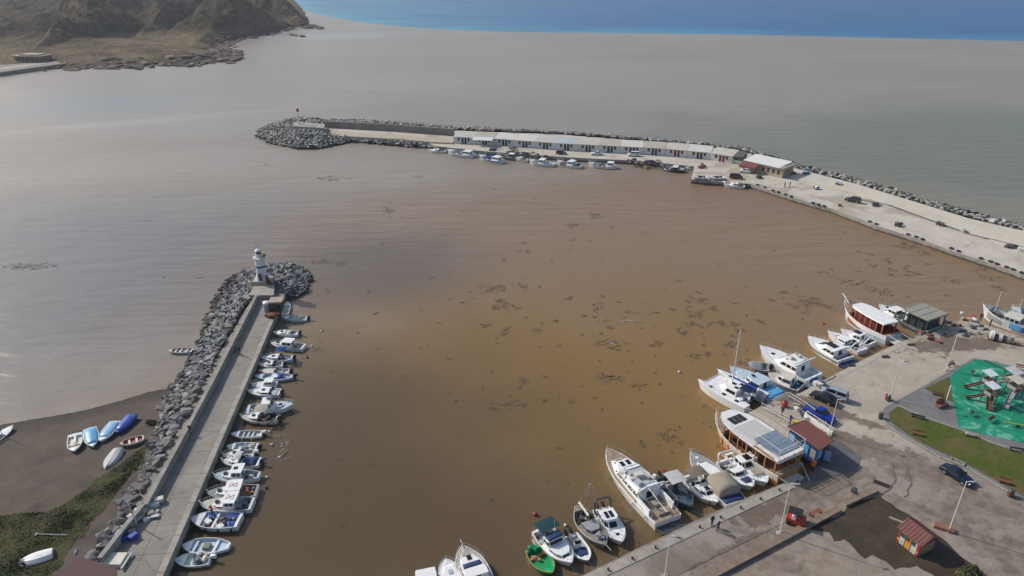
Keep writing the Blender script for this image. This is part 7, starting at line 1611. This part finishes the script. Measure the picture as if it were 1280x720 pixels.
person('person in black walking on the left pier below the lighthouse', G(299.5, 443, PZ), R(-120), CLOTH, CLOTH, .35)
person('person in grey beside the wave wall, next to the walker in black', G(294.5, 441, PZ), R(-120), M('grey_shirt', (.14, .13, .12), .9), CLOTH, .2)
person('person in red top and pale trousers by the wave wall halfway down the left pier', G(238.5, 543, PZ), R(-100), paint('dark_red_shirt', (.20, .02, .02), .9), M('grey_trousers', (.20, .22, .26), .9), .1)
person('person in dark clothes bending over the jetty beside the yellow box', G(987, 530, QZ), R(200), CLOTH, NAVY, .1, .3)
person('person near the red fender on the small jetty', G(977, 519, QZ), R(30), CLOTH, CLOTH, .1)
person('left one of two people standing on the far quay beyond the tan building', G(980.5, 234, FZ), R(10), M('grey_shirt', (.14, .13, .12), .9), CLOTH)
person('right one of two people standing on the far quay beyond the tan building', G(987, 234, FZ), R(190), NAVY, CLOTH)
person('person in dark clothes at the quay corner beside the blue-panelled trawler', G(1225, 401, QZ), R(60), CLOTH, CLOTH)
person('person in dark jacket beside the stern of the blue-panelled trawler', G(1237, 408, QZ), R(120), NAVY, CLOTH)
person('seated-looking person in white and red on deck gear of the broad open fishing boat', G(266, 644, .6), R(60), RED, NAVY, .05, .3)

# ================================================================== FLOATING DEBRIS
patches = [(616, 360, 20, 5), (632, 383, 15, 6), (655, 359, 6, 4), (617, 385, 5, 4), (711, 372, 5, 2), (747, 384, 8, 5), (607, 406, 8, 3), (633, 416, 6, 5), (672, 412, 6, 3), (766, 431, 16, 7), (763, 409, 5, 3), (787, 402, 13, 2.5), (823, 431, 9, 4), (860, 377, 4, 2),
    (879, 376, 9, 3), (892, 385, 6, 4), (870, 393, 11, 5), (817, 391, 6, 1.5), (865, 405, 7, 3), (851, 414, 7, 5), (910, 404, 16, 4), (925, 414, 8, 3), (910, 430, 11, 4), (866, 444, 8, 5), (887, 444, 6, 4), (755, 471, 11, 6), (772, 475, 6, 4), (800, 481, 7, 2),
    (653, 477, 6, 5), (642, 504, 14, 4), (678, 500, 6, 2), (716, 502, 5, 3), (840, 548, 12, 7), (803, 556, 6, 3), (1010, 381, 24, 8), (1063, 353, 16, 4), (1100, 364, 14, 4), (1130, 308, 12, 4), (1110, 327, 5, 3), (1113, 336, 3, 3), (1143, 342, 9, 2.5), (1156, 316, 6, 3), (1162, 331, 4, 1.5),
    (1230, 335, 6, 3), (1232, 346, 7, 3), (1072, 314, 3, 1.5), (419, 225, 10, 2), (484, 265, 7, 4), (742, 271, 7, 3.5), (716, 283, 8, 2), (765, 283, 3, 2), (657, 314, 7, 2), (403, 327, 12, 3), (428, 330, 6, 3), (410, 364, 7, 2), (470, 392, 5, 2.5), (332, 206, 4, 1.5), (400, 223, 5, 1.5), (522, 221, 5, 1.5),
    (355, 560, 5, 8), (350, 545, 4, 3), (356, 575, 5, 3), (372, 440, 9, 5), (395, 440, 8, 4), (425, 655, 5, 3), (40, 333, 30, 4), (205, 347, 3, 1), (250, 347, 4, 1), (630, 325, 3, 2), (560, 450, 4, 2), (1190, 352, 8, 3), (1250, 360, 9, 3), (980, 365, 6, 2), (1030, 341, 5, 2), (700, 560, 4, 2), (900, 465, 8, 4), (925, 455, 8, 3)]
rnd = random.Random(77); bm = B()
for k in range(110):
    q = rnd.choice(patches[:50]); x_, y_ = q[0] + rnd.gauss(0, 38), q[1] + rnd.gauss(0, 17)
    if y_ < 660 and x_ > 385 and not inside(G(x_, y_), poly): patches.append((x_, y_, rnd.uniform(1, 5), rnd.uniform(.6, 2)))
def flake(x, y, s_, mi):
    n_ = rnd.choice((3, 4, 5)); a0 = rnd.uniform(0, 6.28); e = rnd.uniform(.3, 1.0); an = rnd.uniform(0, 3.14); z = .045 + rnd.uniform(-.02, .02)
    vs = []
    for k in range(n_):
        a = a0 + k * 6.2832 / n_; u, v = s_ * math.cos(a), s_ * e * math.sin(a); vs.append(bm.verts.new((x + u * math.cos(an) - v * math.sin(an), y + u * math.sin(an) + v * math.cos(an), z + rnd.uniform(-.01, .015))))
    bm.faces.new(vs).material_index = mi
for k in range(130):
    x_, y_ = rnd.uniform(390, 1000), rnd.uniform(215, 640)
    if not inside(G(x_, y_), poly): patches.append((x_, y_, rnd.uniform(.5, 2.2), rnd.uniform(.3, .9)))
for px, py, rx, ry in patches:
    pale = (px, py) in ((787, 402), (355, 560), (350, 545), (356, 575))
    c0 = G(px, py); ax = abs(G(px + rx, py).x - c0.x); ay = abs(G(px, py + ry).y - c0.y); ax *= 1.2; ay *= 1.2; nfl = int(min(2600, 25 + 90 * ax * ay)); seed_ = rnd.uniform(0, 99)
    for k in range(nfl):
        for tr_ in range(6):
            u, v = rnd.uniform(-1.2, 1.2), rnd.uniform(-1.2, 1.2); x, y = c0.x + u * ax + noise.noise(Vector((v * 2, seed_, 0))) * ax, c0.y + v * ay + noise.noise(Vector((u * 2, seed_, 4))) * ay
            f = noise.fractal(Vector((x * .9, y * .9, seed_)), 1, 2.2, 5)
            if f > -.05 + .75 * (u * u + v * v) - .35: break
        else: continue
        flake(x, y, rnd.uniform(.03, .12), 3 if pale and rnd.random() < .8 else rnd.choice((0, 0, 0, 1, 1, 2)) if rnd.random() < .97 else 3)
tag(obj('floating_debris', bm, [M('debris_dark', (.10, .073, .05), .9, .3, 4), M('debris_brown', (.14, .09, .056), .9, .3, 4), M('debris_grey', (.13, .115, .10), .9, .3, 4), M('debris_pale', (.32, .28, .22), .9, .3, 4)]),
    'dark mats of twigs, weed and litter drifting on the brown harbour water', 'debris', kind='stuff')
# single twigs and litter, and driftwood
for k, (px, py, l_, r_, m_) in enumerate(((787, 402, 3.2, 5, CREAM), (764, 471, 1.6, 20, DARKG), (356, 568, 1.6, 70, GREYW), (352, 556, 1.2, -50, GREYW), (765, 430, 1.4, -30, INT), (637, 409, .8, 0, GREYC))):
    p = G(px, py); t = thing('driftwood', ('long pale branch floating in the middle of the basin', 'short dark branch in the lower basin', 'pale branch beside the left pier boats', 'short pale branch above the other near the slim open boat', 'grey stick on the dark mat in mid basin', 'small grey float near the middle of the basin')[k], 'driftwood', (p.x, p.y, .03), R(r_))
    bm = B(); tube(bm, [(-l_ / 2, 0, 0), (-l_ * .1, .12, .03), (l_ / 2, -.05, 0)], [.04, .09, .05], 5); obj('stem', bm, m_, t); bm = B(); tube(bm, [(-l_ * .1, .1, .03), (l_ * .2, .5, .05)], [.05, .02], 4); obj('twig', bm, m_, t)

# ================================================================== MOORING LINES
def line(a, b_, sag=.4, label='pale mooring rope from a moored boat to the quay edge', grp='mooring ropes'):
    m_ = (a + b_) / 2; m_.z = max(.06, min(a.z, b_.z) - sag); bm = B(); mid1 = a.lerp(m_, .5); mid1.z = (a.z + m_.z * 1.6) / 2.6; mid2 = b_.lerp(m_, .5); mid2.z = (b_.z + m_.z * 1.6) / 2.6
    tube(bm, [a, mid1, m_, mid2, b_], .022, 4); tag(obj('mooring_rope', bm, ROPE), label, 'rope', grp)
for bw_, q_, z_ in (((715, 708), (722, 716), 1), ((736, 702), (752, 706), .7), ((757, 690), (772, 697), 1), ((778, 682), (776, 695), 1), ((841, 655), (873, 649), 1.2), ((829, 660), (850, 661), 1.2), ((865, 638), (893, 640), 1), ((898, 632), (914, 637), 1), ((921, 632), (917, 637), 1), ((941, 613), (951, 615), 1), ((959, 607), (966, 607.5), 1), ((944, 614), (934, 621), 1)):
    line(G(*bw_, z_), G(*q_, QZ + .1))
for yq in (416, 430, 447, 456, 470, 481, 489, 521, 543, 558, 569, 577, 597, 618, 633, 651, 681, 699):
    xe = pr1.x; e_ = None
    xq = 346.5 - (yq - 390) * (346.5 - 203) / 332
    line(G(xq + 12, yq + 1, .6), G(xq - 1.5, yq + 4, PZ + .05), .2, 'dark slack mooring rope from a small boat to the left pier edge', 'mooring ropes of the left pier')

# ================================================================== AIR
bm = B(); box(bm, -3400, -380, -4, 3400, 3300, 125)
HM = bpy.data.materials.new('thin_haze'); HM.use_nodes = True; n_ = HM.node_tree; n_.nodes.clear(); ov = n_.nodes.new('ShaderNodeOutputMaterial'); pvn = n_.nodes.new('ShaderNodeVolumePrincipled')
pvn.inputs['Color'].default_value = (.86, .91, 1, 1); pvn.inputs['Density'].default_value = .00012; pvn.inputs['Anisotropy'].default_value = .4; n_.links.new(pvn.outputs[0], ov.inputs['Volume'])
tag(obj('haze', bm, HM), kind='stuff')
